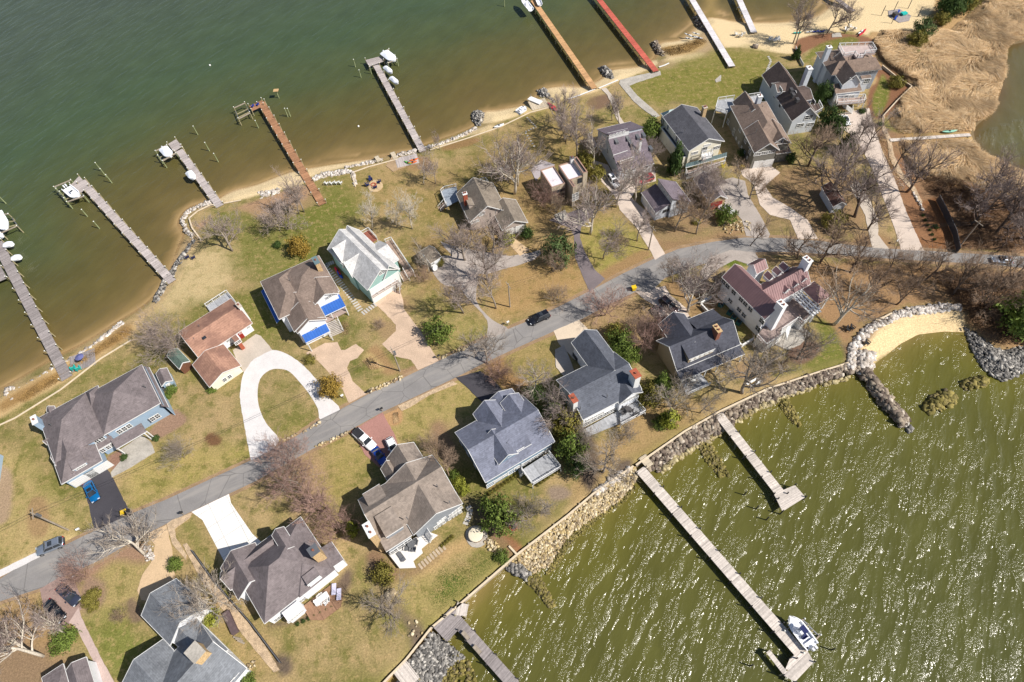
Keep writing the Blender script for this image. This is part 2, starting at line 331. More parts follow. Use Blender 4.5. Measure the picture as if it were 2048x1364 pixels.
Z_ = [
 # --- broad woodland floor and dry turf on the right
 ([(1480, 520), (1640, 520), (1850, 525), (2048, 540), (2300, 560), (2300, 720), (2048, 706), (1960, 660), (1920, 612), (1830, 610), (1740, 645), (1690, 690), (1640, 640), (1600, 560), (1560, 520)], LEAF, 1.2, .95, 0, 1.5),
 ([(1760, 250), (1960, 330), (2300, 340), (2300, 520), (1960, 503), (1850, 498), (1810, 440), (1770, 330)], c3(150, 118, 92), 1, .95, 0, 1.5),
 ([(1770, 40), (1900, -80), (2300, -100), (2300, 380), (2050, 340), (1960, 270), (1800, 262), (1768, 200), (1740, 140), (1720, 90)], c3(184, 152, 108), 1.0, 1, 0, 1.0),
 ([(1800, 270), (1940, 275), (1985, 315), (2048, 345), (2200, 370), (2300, 420), (2040, 395), (1960, 380), (1850, 350)], c3(172, 140, 96), 1.5, .9, 0, 1.5),
 ([(1800, 425), (1870, 395), (1900, 430), (1920, 495), (1850, 498), (1822, 470)], c3(140, 98, 66), .6, 1, 0, .5),
 ([(1565, 335), (1640, 330), (1690, 340), (1730, 400), (1720, 440), (1690, 470), (1640, 468), (1590, 440), (1550, 400), (1535, 360)], c3(150, 122, 92), 1.5, .75, .3, 1.5),
 ([(1720, 470), (1770, 470), (1790, 495), (1700, 492)], LEAF, 1, .9, 0, .5),
 ([(1790, 330), (1800, 310), (1840, 390), (1870, 470), (1840, 480), (1810, 420)], c3(150, 112, 84), .7, .9, 0, .5),
 # top beach back and sand
 ([(1310, 60), (1420, 20), (1660, 10), (1680, -100), (1850, -100), (1870, 0), (1850, 40), (1815, 70), (1745, 62), (1735, 70), (1700, 62), (1615, 76), (1586, 95), (1588, 108), (1545, 104), (1490, 96), (1455, 95), (1430, 92), (1400, 105), (1340, 118)], SANDC, .5, 1, 0, .5),
 ([(1400, 66), (1424, 60), (1460, 130), (1400, 135), (1345, 140), (1318, 140), (1315, 120), (1355, 105), (1385, 82)], c3(172, 150, 118), .8, .95, 0, .8),
 ([(1330, 92), (1400, 80), (1412, 92), (1380, 108), (1335, 112)], c3(180, 150, 98), .8, .7, 0, .8),
 ([(1320, 118), (1400, 106), (1400, 114), (1360, 124)], SANDC, .8, .8, 0, .5),
 # beaches, north shore
 ([(1085, 172), (1190, 158), (1230, 134), (1306, 114), (1312, 130), (1262, 154), (1238, 162), (1196, 182), (1150, 194), (1105, 200)], SANDC, .5, 1, 0, .4),
 ([(960, 215), (1024, 208), (1075, 200), (1110, 210), (1024, 236), (980, 246), (962, 240)], SANDC, .5, 1, 0, .4),
 ([(858, 287), (950, 255), (985, 250), (985, 262), (930, 272), (880, 296)], SANDC, .5, .8, 0, .4),
 ([(455, 376), (512, 362), (580, 338), (648, 326), (700, 318), (740, 314), (745, 322), (690, 334), (622, 352), (600, 370), (560, 380), (510, 392), (470, 402), (430, 404)], SANDC, .6, 1, 0, .4),
 ([(0, 792), (60, 760), (120, 722), (250, 640), (320, 585), (345, 540), (350, 575), (290, 640), (262, 672), (200, 715), (150, 750), (60, 800), (-20, 846), (-200, 920), (-200, 900)], c3(206, 176, 128), .7, .9, 0, .6),
 ([(60, 770), (130, 735), (180, 700), (250, 650), (262, 668), (205, 706), (150, 742), (80, 780), (10, 820), (0, 805)], c3(150, 118, 74), .8, .85, 0, .8),
 ([(330, 520), (352, 500), (372, 474), (392, 470), (400, 484), (368, 520), (345, 565), (326, 590), (300, 610)], c3(196, 168, 126), .6, .9, 0, .4),
 ([(345, 520), (440, 490), (470, 520), (450, 580), (380, 610), (330, 630), (310, 610), (335, 565)], c3(202, 180, 136), 2.5, .8, .5, 2),
 # cove beach
 ([(1706, 712), (1712, 690), (1750, 655), (1800, 632), (1860, 618), (1915, 618), (1932, 640), (1925, 668), (1880, 662), (1830, 672), (1790, 695), (1755, 718), (1735, 740)], c3(228, 202, 156), .4, 1, 0, .3),
 # --- mulch and beds
 ([(390, 452), (420, 432), (470, 415), (530, 395), (600, 372), (640, 385), (650, 405), (610, 418), (580, 436), (545, 455), (520, 440), (480, 420), (440, 425), (400, 460)], c3(176, 142, 116), .5, .9, 0, .4),
 ([(837, 372), (850, 366), (880, 362), (878, 374), (858, 382)], MULCH2, .4, 1, 0),
 ([(1180, 196), (1218, 188), (1222, 206), (1190, 220), (1172, 210)], MULCH, .5, .9, 0, .3),
 ([(1328, 186), (1352, 188), (1366, 204), (1340, 208)], c3(150, 128, 104), .4, .9, 0, .3),
 ([(835, 312), (860, 320), (858, 340), (820, 342), (800, 338)], c3(150, 118, 92), .5, .9, 0, .3),
 ([(890, 290), (952, 275), (958, 284), (915, 298), (885, 300)], c3(150, 116, 84), .5, .8, 0, .3),
 ([(1600, 76), (1660, 66), (1735, 74), (1740, 90), (1640, 92), (1594, 112), (1588, 95)], c3(142, 104, 80), .5, 1, 0, .3),
 ([(1640, 88), (1700, 74), (1715, 84), (1650, 100), (1620, 120), (1600, 125)], GREEN, .6, .9, 1, .3),
 ([(1752, 128), (1822, 170), (1770, 235), (1735, 225), (1738, 180), (1755, 160)], c3(136, 98, 74), .5, 1, 0, .3),
 ([(1766, 148), (1780, 180), (1766, 222), (1750, 232), (1745, 200), (1756, 170)], GREEN, .5, 1, 1, .2),
 ([(1745, 640), (1765, 645), (1700, 715), (1680, 700), (1650, 660), (1660, 650), (1690, 690)], MULCH, .5, .9, 0, .3),
 ([(1575, 700), (1600, 680), (1636, 685), (1640, 705), (1610, 728), (1580, 722)], MULCH, .4, 1, 0),
 ([(1636, 640), (1665, 655), (1690, 715), (1650, 722), (1560, 752), (1540, 745), (1600, 735), (1645, 705), (1640, 680)], GREEN, .6, .95, 1, .3),
 ([(1465, 735), (1510, 715), (1545, 745), (1530, 765), (1480, 760)], c3(150, 124, 98), 1, .8, .2, .6),
 ([(1280, 790), (1330, 800), (1460, 790), (1500, 780), (1420, 822), (1300, 900), (1200, 970), (1150, 1000), (1140, 940), (1180, 900), (1230, 860)], c3(172, 144, 104), 2, .85, .3, 1),
 ([(1150, 860), (1180, 850), (1200, 930), (1185, 980), (1172, 975), (1150, 930)], MULCH2, .6, .9, 0, .4),
 ([(1238, 925), (1262, 920), (1262, 940), (1240, 950), (1226, 955)], MULCH2, .5, .9, 0),
 ([(1095, 975), (1125, 972), (1142, 984), (1135, 996), (1105, 1004)], c3(150, 132, 116), .4, 1, 0),
 ([(960, 1010), (1000, 1020), (1000, 1080), (950, 1060), (935, 1020), (925, 985)], MULCH2, 1, .8, 0, .5),
 ([(1000, 1060), (1020, 1070), (1046, 1098), (1034, 1106), (1010, 1085)], c3(150, 108, 80), .4, 1, 0),
 ([(985, 1070), (1010, 1075), (1030, 1110), (1005, 1130), (990, 1110)], c3(150, 118, 96), .5, .9, 0, .3),
 ([(895, 1095), (880, 1130), (840, 1150), (790, 1165), (750, 1160), (732, 1110), (760, 1100), (800, 1140), (860, 1120)], c3(140, 112, 92), .6, .9, 0, .4),
 ([(735, 1120), (770, 1150), (800, 1205), (840, 1245), (850, 1275), (825, 1300), (818, 1270), (800, 1240), (770, 1220), (745, 1180)], c3(110, 96, 88), .6, .9, 0, .4),
 ([(905, 1085), (940, 1070), (965, 1072), (990, 1098), (960, 1100), (920, 1110), (890, 1130), (850, 1155), (830, 1160), (860, 1130)], c3(190, 158, 112), .6, .8, 0, .4),
 ([(965, 945), (1010, 990), (1005, 1000), (960, 955)], c3(160, 118, 92), .3, .5, 0),
 ([(540, 1255), (620, 1240), (670, 1210), (700, 1170), (705, 1150), (690, 1140), (650, 1200), (600, 1235), (545, 1245)], c3(104, 88, 80), .5, .9, 0, .3),
 ([(725, 1180), (800, 1160), (880, 1130), (950, 1105), (1000, 1130), (960, 1170), (880, 1235), (840, 1240), (780, 1215)], c3(180, 160, 106), 2, .6, 1, 1),
 ([(940, 1100), (1000, 1100), (1010, 1125), (960, 1160), (900, 1200), (880, 1180), (930, 1140)], GREEN, 2, .5, 1, 1.5),
 ([(620, 900), (700, 870), (760, 900), (720, 960), (690, 1000), (640, 1010), (600, 960)], c3(176, 156, 98), 2, .6, 1, 1),
 ([(590, 870), (640, 880), (650, 960), (640, 1010), (600, 1020), (570, 950), (550, 900)], c3(170, 138, 116), 2, .6, .2, 1),
 ([(700, 840), (760, 810), (912, 755), (950, 790), (960, 830), (880, 850), (860, 870), (880, 890), (800, 880)], c3(160, 148, 84), 1.5, .6, 1, 1),
 ([(860, 850), (885, 840), (905, 870), (915, 900), (900, 930), (870, 900)], c3(150, 122, 98), .8, .9, 0, .5),
 ([(770, 820), (800, 812), (805, 840), (785, 852), (762, 840)], c3(186, 148, 106), .4, 1, 0, .2),
 ([(965, 710), (1030, 680), (1105, 665), (1130, 700), (1120, 740), (1060, 770), (1000, 760)], c3(150, 134, 80), 2, .6, 1, 1),
 ([(960, 720), (1000, 700), (1020, 740), (1060, 770), (1040, 790), (990, 770)], c3(156, 120, 88), .8, .8, 0, .6),
 ([(1160, 640), (1220, 610), (1260, 600), (1300, 590), (1330, 600), (1310, 640), (1340, 660), (1300, 700), (1240, 700), (1200, 670)], c3(166, 138, 106), 1.5, .8, .2, 1),
 ([(1330, 560), (1400, 560), (1440, 600), (1420, 640), (1390, 640), (1370, 610), (1325, 580)], c3(156, 124, 92), 1, .8, .2, .6),
 ([(1430, 520), (1460, 508), (1500, 515), (1510, 528), (1460, 535), (1432, 530)], c3(96, 110, 40), .4, 1, 1, .2),
 # yards left
 ([(500, 600), (560, 520), (640, 480), (660, 560), (620, 620), (540, 680), (520, 660)], GREEN, 3, .85, 1, 2),
 ([(440, 420), (520, 440), (600, 420), (660, 400), (700, 420), (690, 480), (600, 500), (520, 560), (480, 540), (460, 480)], c3(108, 114, 50), 4, .8, 1, 3),
 ([(640, 370), (720, 340), (740, 400), (700, 440), (640, 420)], GREEN, 3, .8, 1, 2),
 ([(100, 950), (190, 1050), (170, 1070), (100, 1000), (40, 930)], GREEN, 1.5, .6, 1, 1),
 ([(0, 900), (60, 920), (120, 1000), (190, 1060), (130, 1080), (0, 1140), (-80, 1150), (-80, 900)], c3(184, 164, 108), 2, .5, 1, 1.5),
 ([(0, 1142), (130, 1070), (150, 1080), (70, 1112), (0, 1152)], c3(206, 182, 130), .6, .9, 0, .3),
 ([(280, 900), (500, 890), (590, 860), (580, 880), (300, 1005), (250, 1010)], c3(168, 156, 84), 2, .5, 1, 1),
 ([(60, 1000), (90, 995), (100, 1040), (85, 1075), (55, 1060)], c3(160, 130, 98), .4, .8, 0, .2),
 ([(0, 930), (25, 950), (20, 1030), (0, 1050), (-30, 1050), (-30, 930)], c3(170, 146, 124), .4, .9, 0, .2),
 ([(300, 860), (345, 820), (370, 830), (372, 845), (330, 872), (305, 880)], c3(156, 128, 110), .35, 1, 0),
 ([(216, 912), (250, 900), (245, 930), (222, 940)], c3(150, 118, 104), .3, 1, 0),
 ([(412, 870), (426, 866), (442, 876), (438, 890), (420, 892), (410, 882)], c3(120, 90, 66), .3, 1, 0),
 ([(350, 1075), (388, 1030), (440, 1110), (500, 1240), (560, 1330), (480, 1364), (430, 1280), (395, 1180), (370, 1120)], c3(170, 146, 100), 1.5, .5, .8, 1),
 ([(360, 1045), (385, 1030), (420, 1100), (460, 1170), (450, 1200), (400, 1120), (365, 1080)], GREEN, 1.2, .7, 1, .6),
 ([(200, 1090), (290, 1080), (300, 1140), (270, 1230), (290, 1290), (240, 1330), (180, 1290), (165, 1230), (190, 1170)], c3(160, 146, 92), 2, .8, 1, 1),
 ([(150, 1250), (240, 1230), (290, 1280), (280, 1320), (230, 1364), (210, 1340), (180, 1300)], c3(112, 122, 52), 2, .75, 1, 1.5),
 ([(0, 1210), (75, 1180), (90, 1240), (140, 1260), (110, 1290), (150, 1364), (-60, 1400), (-60, 1210)], c3(168, 136, 100), 1.5, .8, .2, 1),
 ([(0, 1290), (60, 1290), (110, 1310), (150, 1364), (-40, 1400)], c3(136, 116, 98), 1.5, .7, 0, 1),
 ([(150, 1090), (280, 1080), (300, 1115), (280, 1130), (230, 1120), (180, 1160), (160, 1140)], c3(160, 128, 110), .8, .9, 0, .5),
 ([(172, 1155), (205, 1160), (215, 1185), (200, 1215), (170, 1225), (160, 1200)], c3(150, 124, 112), .5, .8, 0, .3),
 ([(250, 1215), (262, 1195), (280, 1210), (285, 1240), (262, 1245)], c3(118, 98, 90), .3, .8, 0),
 ([(545, 1315), (575, 1310), (585, 1340), (560, 1350)], MULCH2, .4, .9, 0, .2),
 # H3/H4 gardens
 ([(720, 720), (752, 690), (790, 735), (802, 745), (780, 752), (755, 740)], c3(166, 134, 98), .5, .9, 0, .4),
 ([(722, 716), (740, 706), (768, 738), (740, 740)], c3(200, 172, 120), .4, .9, 0, .3),
 ([(800, 742), (818, 735), (832, 730), (835, 745), (815, 755), (800, 756)], c3(160, 132, 104), .3, 1, 0),
 ([(665, 655), (690, 640), (705, 650), (700, 670), (682, 675)], c3(196, 170, 128), .3, 1, 0),
 ([(745, 640), (775, 640), (795, 655), (785, 672), (765, 675)], c3(160, 136, 104), .4, .9, 0, .3),
 ([(800, 600), (850, 575), (840, 605), (818, 625), (805, 612)], c3(156, 124, 102), .4, .9, 0, .3),
 ([(640, 600), (720, 640), (700, 690), (750, 740), (700, 760), (680, 700), (660, 640)], DGREEN, 2, .85, 1, 1),
 ([(818, 560), (880, 600), (960, 640), (975, 672), (880, 715), (850, 660), (815, 610)], c3(150, 142, 82), 2, .6, 1, 1.5),
 ([(660, 790), (720, 770), (790, 750), (800, 760), (735, 788), (680, 812)], c3(146, 138, 76), 1, .6, 1, .5),
 # centre woods strip
 ([(870, 440), (960, 470), (1060, 480), (1100, 470), (1110, 530), (1050, 560), (960, 560), (900, 530), (830, 520)], c3(162, 140, 98), 2, .6, .5, 1),
 ([(1040, 500), (1130, 510), (1170, 560), (1130, 600), (1060, 620), (1000, 640), (985, 600), (1000, 560)], c3(188, 154, 100), 1.5, .7, .5, 1),
 ([(1160, 460), (1240, 430), (1290, 480), (1300, 510), (1250, 545), (1200, 550), (1170, 510)], c3(154, 146, 76), 1.5, .8, 1, 1),
 ([(1295, 470), (1330, 480), (1420, 470), (1500, 440), (1530, 460), (1490, 470), (1380, 490), (1330, 505)], c3(160, 128, 98), 1, .85, 0, .6),
 ([(1200, 545), (1280, 500), (1300, 512), (1240, 550), (1205, 560)], c3(160, 126, 96), .6, .8, 0, .4),
 ([(1330, 400), (1370, 380), (1420, 430), (1400, 470), (1340, 470), (1300, 440)], c3(150, 122, 92), 1, .6, .4, .6),
 ([(1020, 350), (1060, 330), (1080, 400), (1120, 430), (1100, 460), (1060, 450), (1040, 400)], c3(160, 134, 96), 1.2, .7, .3, .6),
 ([(1060, 200), (1170, 200), (1180, 300), (1140, 330), (1060, 300), (1040, 240)], c3(156, 140, 78), 3, .5, 1, 2),
 ([(1260, 160), (1440, 100), (1540, 110), (1540, 180), (1440, 210), (1340, 210), (1270, 200)], c3(124, 122, 56), 2, .85, 1, 2),
 ([(700, 340), (860, 330), (900, 380), (880, 440), (780, 440), (720, 400)], c3(160, 136, 88), 3, .6, 1, 2),
 ([(900, 340), (1050, 240), (1200, 260), (1260, 340), (1240, 420), (1120, 470), (960, 480), (880, 430)], c3(150, 124, 84), 4, .5, .6, 3),
 ([(820, 480), (1000, 470), (1150, 500), (1180, 580), (1040, 630), (900, 600), (830, 560)], c3(150, 122, 84), 4, .5, .6, 3),
 ([(1240, 420), (1400, 380), (1560, 340), (1740, 420), (1760, 480), (1500, 460), (1330, 490)], c3(150, 124, 98), 3, .6, .2, 3),
]
for zz in Z_:
    zone(zz[0], zz[1], zz[2] if len(zz) > 2 else .5, zz[3] if len(zz) > 3 else 1, zz[4] if len(zz) > 4 else 0, zz[5] if len(zz) > 5 else 0)
# wet sand and silt just above and below the waterline
wet = np.clip(1-np.abs(SD-.2)/1.4, 0, 1)[..., None]*northside[..., None]*.75
col = col*(1-wet)+c3(172, 136, 92)*wet; lawn = np.where(SD < 2.2, 0, lawn)*np.where((PD > -1.5), 0, 1)
col = np.where((SD < -.4)[..., None], c3(150, 122, 70), col); col = np.where((PD > -1)[..., None], c3(120, 104, 78), col)
def gridmesh(name, X, Y, Z, keep=None):
    ny, nx = X.shape; V = np.stack([X, Y, Z], -1).reshape(-1, 3)
    i = np.arange(ny-1)[:, None]*nx+np.arange(nx-1)[None]; Fc = np.stack([i, i+1, i+nx+1, i+nx], -1).reshape(-1, 4)
    if keep is not None: Fc = Fc[keep.reshape(-1)]
    me = npmesh(name, V, Fc); me.polygons.foreach_set('use_smooth', np.ones(len(Fc), bool)); return me
me = gridmesh('ground', X, Y, Zt)
at = me.color_attributes.new('cover', 'FLOAT_COLOR', 'POINT')
at.data.foreach_set('color', np.concatenate([col, lawn[..., None]], -1).astype(np.float32).ravel())
def ground_mat():
    t = NT('turf_and_soil').set(.95, 0, .15); a = t.n('VertexColor', layer_name='cover'); src = t.n('NewGeometry').outputs['Position']
    fine = t.rng(t.noise(src, 3.2, 5, .75), .32, .68, .68, 1.32); mid = t.noise(src, .42, 5, .62)
    gr = t.mix(t.rng(mid, .5, .64, 0, .6), a.outputs['Color'], C(98, 102, 42)); gr = t.mix(t.rng(t.noise(src, .8, 5, .7), .5, .64, 0, .48), gr, C(182, 154, 110))
    tuft = t.rng(t.noise(t.mapping(src, (1, 1, 1), (0, 0, .6)), 1.7, 3, .6), .62, .72, 0, .5); gr = t.mix(tuft, gr, C(98, 104, 44))
    m = t.mix(a.outputs['Alpha'], a.outputs['Color'], gr); m = t.mix(1.0, m, fine, 'MULTIPLY')
    sp = t.rng(t.noise(src, 9, 2, .5), .35, .65, .84, 1.16); m = t.mix(1.0, m, sp, 'MULTIPLY')
    t.col(m); t.bump(t.noise(src, 5, 4, .7), .5, .08); return t.m
g = link('ground', me, ground_mat()); tag(g, kind='structure')
# ---- water
wx = axis(-178, 200, 1.2, 2500); wy = axis(-24, 240, 1.2, 1500); XW, YW = np.meshgrid(wx, wy)
sdw = -sdist(XW, YW, LAND); pdw = sdist(XW, YW, PONDW)
north = YW > np.interp(XW, [-90, -30, 20, 60, 100, 190], [0, 40, 70, 90, 120, 150])
d = np.clip(sdw+(fbm(XW, YW, 26, 5)-.5)*14+(fbm(XW, YW, 7, 8)-.5)*4, .05, 200); d = np.where(sdw < 2, np.clip(sdw, 0, 2)+.0, d)
def lut(d, ks, cs):
    cs = np.array([c3(*c) for c in cs]); return np.stack([np.interp(d, ks, cs[:, i]) for i in range(3)], -1)
cn = lut(d, [0, 1, 4, 12, 24, 38, 62, 120], [(176, 148, 104), (140, 118, 76), (114, 99, 60), (102, 91, 52), (92, 88, 50), (80, 88, 54), (72, 88, 60), (75, 86, 68)])
cs = lut(np.clip(sdw+(fbm(XW, YW, 9, 9)-.5)*5, 0, 99), [0, 2, 7, 16, 40, 80], [(134, 118, 68), (114, 106, 50), (101, 98, 43), (94, 93, 45), (88, 89, 46), (86, 89, 53)])
wc = np.where(north[..., None], cn, cs); pc = lut(np.clip(pdw, 0, 50), [0, 2, 8, 30], [(108, 90, 62), (102, 92, 60), (100, 96, 62), (100, 98, 68)])
wc = np.where((pdw > -4)[..., None], pc, wc)
# sand bar at the top of the picture
bar = [P(u, v, WATER).xy[:] for u, v in ((1404, -60), (1440, -60), (1434, 0), (1432, 40), (1405, 40), (1410, 0))]
bm = np.clip(sdist(XW, YW, smooth(bar))/3+.5, 0, 1)[..., None]; wc = wc*(1-bm)+c3(150, 128, 78)*bm
me = gridmesh('water', XW, YW, np.full(XW.shape, WATER)); at = me.color_attributes.new('depth', 'FLOAT_COLOR', 'POINT')
at.data.foreach_set('color', np.concatenate([wc, north[..., None]*1.0], -1).astype(np.float32).ravel())
def water_mat():
    t = NT('murky_water'); a = t.n('VertexColor', layer_name='depth'); src = t.n('NewGeometry').outputs['Position']
    m = t.mix(1.0, a.outputs['Color'], t.rng(t.noise(src, .12, 4), .3, .7, .92, 1.08), 'MULTIPLY')
    # silt streaks drawn out along the swell
    m = t.mix(1.0, m, t.rng(t.noise(t.mapping(src, (.36, .10, 1), (0, 0, .56)), 1, 4, .6), .3, .7, .93, 1.07), 'MULTIPLY')
    def mul(x, k):
        q = t.n('Math', operation='MULTIPLY'); t.l(x, q.inputs[0])
        if isinstance(k, float): q.inputs[1].default_value = k
        else: t.l(k, q.inputs[1])
        return q.outputs[0]
    def add(x, y):
        q = t.n('Math', operation='ADD'); t.l(x, q.inputs[0]); t.l(y, q.inputs[1]); return q.outputs[0]
    s1 = t.noise(t.mapping(src, (.52, .17, 1), (0, 0, .56)), 1.0, 2, .5); s2 = t.noise(t.mapping(src, (1.3, .8, 1), (0, 0, .9)), 1.0, 3, .6)
    s3 = t.noise(t.mapping(src, (1, .8, 1), (0, 0, .4)), 3.0, 2, .5)
    amp = t.rng(a.outputs['Alpha'], 0, 1, 1, .22); pk = t.rng(s1, .42, .60, .22, 1.0)      # chop gathers on the crests of the swell
    h = add(add(mul(s1, .4), mul(mul(s2, pk), .36)), mul(mul(s3, pk), .25))
    def bmp(dist):
        b = t.n('Bump'); b.inputs['Strength'].default_value = 1; b.inputs['Distance'].default_value = dist; t.l(mul(h, amp), b.inputs['Height']); return b.outputs[0]
    df = t.n('BsdfDiffuse'); t.l(m, df.inputs['Color']); t.l(bmp(.14), df.inputs['Normal'])
    gl = t.n('BsdfGlossy'); gl.inputs['Roughness'].default_value = .175; gl.inputs['Color'].default_value = (1, 1, 1, 1); t.l(bmp(1.0), gl.inputs['Normal'])
    fr = t.n('Fresnel'); fr.inputs['IOR'].default_value = 1.33; t.l(bmp(1.0), fr.inputs['Normal'])
    mx = t.n('MixShader'); t.l(fr.outputs[0], mx.inputs[0]); t.l(df.outputs[0], mx.inputs[1]); t.l(gl.outputs[0], mx.inputs[2])
    t.t.nodes.remove(t.b); t.l(mx.outputs[0], t.t.nodes['Material Output'].inputs[0]); return t.m
wo = link('water', me, water_mat()); tag(wo, kind='structure')
# ---- hard surfaces: thin sheets, each lying a little above the one below
LAYER = [0.012]; CONC = None
def sheet(name, pts, m, sm=0, z=None, thick=.05, crop=None, closed=True):
    if crop: pts = [crop(*p) for p in pts]
    q = W2(pts, 0)
    if sm: q = smooth(q, sm)
    if name != 'road' and m != CONC:      # edges crumble and grow over a little
        r = []
        for i, a in enumerate(q):
            b = q[(i+1) % len(q)]; k = max(1, int(math.dist(a, b)/.7))
            for j in range(k): t = j/k; g_ = .0 if j == 0 else .06; r.append((a[0]+(b[0]-a[0])*t+random.uniform(-g_, g_), a[1]+(b[1]-a[1])*t+random.uniform(-g_, g_)))
        q = r
    if z is None: LAYER[0] += .003; z = LAYER[0]
    mb = MB(); mb.prism(q, -thick, z); o = obj(name, mb, m); tag(o, kind='structure'); return o
ASPH = mat('old_asphalt', C(140, 137, 135), .9, .1, .25, .1, 5, world=True)
def road_mat():
    t = NT('worn_asphalt').set(.9, 0, .2); src = t.n('NewGeometry').outputs['Position']
    m = t.mix(1.0, C(146, 143, 141), t.rng(t.noise(src, .22, 5, .6), .3, .7, .88, 1.1), 'MULTIPLY')
    m = t.mix(1.0, m, t.rng(t.noise(src, 6, 3, .6), .3, .7, .9, 1.1), 'MULTIPLY')
    # tyre-polished tracks and patches
    m = t.mix(t.rng(t.noise(t.mapping(src, (.08, .6, 1), (0, 0, -.42)), 1, 4), .48, .64, 0, .6), m, C(168, 163, 157))
    v = t.n('TexVoronoi', feature='DISTANCE_TO_EDGE'); v.inputs['Scale'].default_value = .16; t.l(src, v.inputs['Vector'])
    m = t.mix(t.rng(v.outputs['Distance'], 0, .012, .6, 0), m, C(84, 82, 80)); t.col(m); return t.m
ROADUP = [(-200, 1255), (0, 1158), (73, 1109), (133, 1089), (167, 1072), (263, 1027), (333, 999), (512, 916), (592, 873), (642, 838), (679, 820), (735, 789), (802, 758), (877, 722), (975, 675), (1024, 655),
 (1054, 643), (1120, 612), (1184, 580), (1250, 545), (1307, 518), (1357, 498), (1424, 484), (1491, 475), (1560, 476), (1640, 482), (1700, 490), (1769, 497), (1846, 501), (1936, 507), (2048, 513), (2300, 530)]
ROADDN = [(2300, 560), (2048, 536), (1969, 528), (1869, 523), (1803, 519), (1700, 512), (1600, 505), (1536, 503), (1470, 508), (1420, 514), (1370, 532), (1321, 556), (1271, 584), (1224, 606), (1164, 638), (1107, 663), (1024, 700), (965, 728), (912, 755), (840, 789),
 (765, 824), (699, 861), (625, 898), (512, 962), (383, 1023), (330, 1049), (293, 1068), (200, 1120), (80, 1177), (0, 1203), (-200, 1310)]
# road shoulders of gravel and worn earth
sheet('road_shoulder', [(u-2, v-6) for u, v in ROADUP]+[(u+2, v+6) for u, v in ROADDN], mat('shoulder_gravel', C(160, 134, 104), .95, .2, .5, .25, 6, world=True), 1)
sheet('road', ROADUP+ROADDN, road_mat(), 1, z=.035)
CONC = None
def concrete_mat():
    t = NT('bright_concrete').set(.85, 0, .2); src = t.n('NewGeometry').outputs['Position']; br = t.n('TexBrick', offset=0); br.inputs['Scale'].default_value = 1; br.inputs['Brick Width'].default_value = 3.4; br.inputs['Row Height'].default_value = 3.4; br.inputs['Mortar Size'].default_value = .035; br.inputs['Mortar Smooth'].default_value = .2
    br.inputs['Color1'].default_value = (*C(242, 240, 236, .88), 1); br.inputs['Color2'].default_value = (*C(238, 236, 232, .86), 1); br.inputs['Mortar'].default_value = (*C(170, 164, 156), 1); t.l(t.mapping(src, (1, 1, 1), (0, 0, 1.0)), br.inputs['Vector'])
    m = t.mix(1.0, br.outputs['Color'], t.rng(t.noise(src, .35, 5, .6), .3, .7, .9, 1.06), 'MULTIPLY'); m = t.mix(t.rng(t.noise(t.mapping(src, (.25, 1.1, 1), (0, 0, 1.0)), .8, 4), .55, .7, 0, .25), m, C(190, 182, 172)); t.col(m); return t.m
CONC = concrete_mat()
CONC2 = mat('aged_concrete', C(202, 190, 176), .9, .1, .3, .1, 4, world=True)
GRAV = mat('white_gravel', C(230, 226, 224, .76), .95, .06, .6, .12, 7, world=True)
PAVO = mat('orange_pavers', C(208, 182, 158), .9, .12, .3, .16, 5, world=True)
PAVR = mat('red_pavers', C(172, 128, 118), .9, .1, .25, .14, 5, world=True)
BLK = mat('fresh_blacktop', C(74, 72, 78), .85, .12, .2, .1, 5, world=True)
GDRV = mat('grey_drive', C(178, 168, 160), .9, .1, .25, .12, 5, world=True)
SLATE = mat('slate_flags', C(182, 176, 166), .85, .15, .5, .15, 3, world=True)
DIRT = mat('bare_earth', C(176, 150, 118), .95, .15, .4, .2, 5, world=True)
TANP = mat('tan_aggregate', C(212, 184, 148), .9, .07, .3, .12, 6, world=True)
PINKP = mat('pink_path', C(200, 178, 170), .9, .06, .4, .1, 5, world=True)
RB = mat('river_stones', C(196, 172, 142), .95, .25, 1.5, .35, 7, world=True)
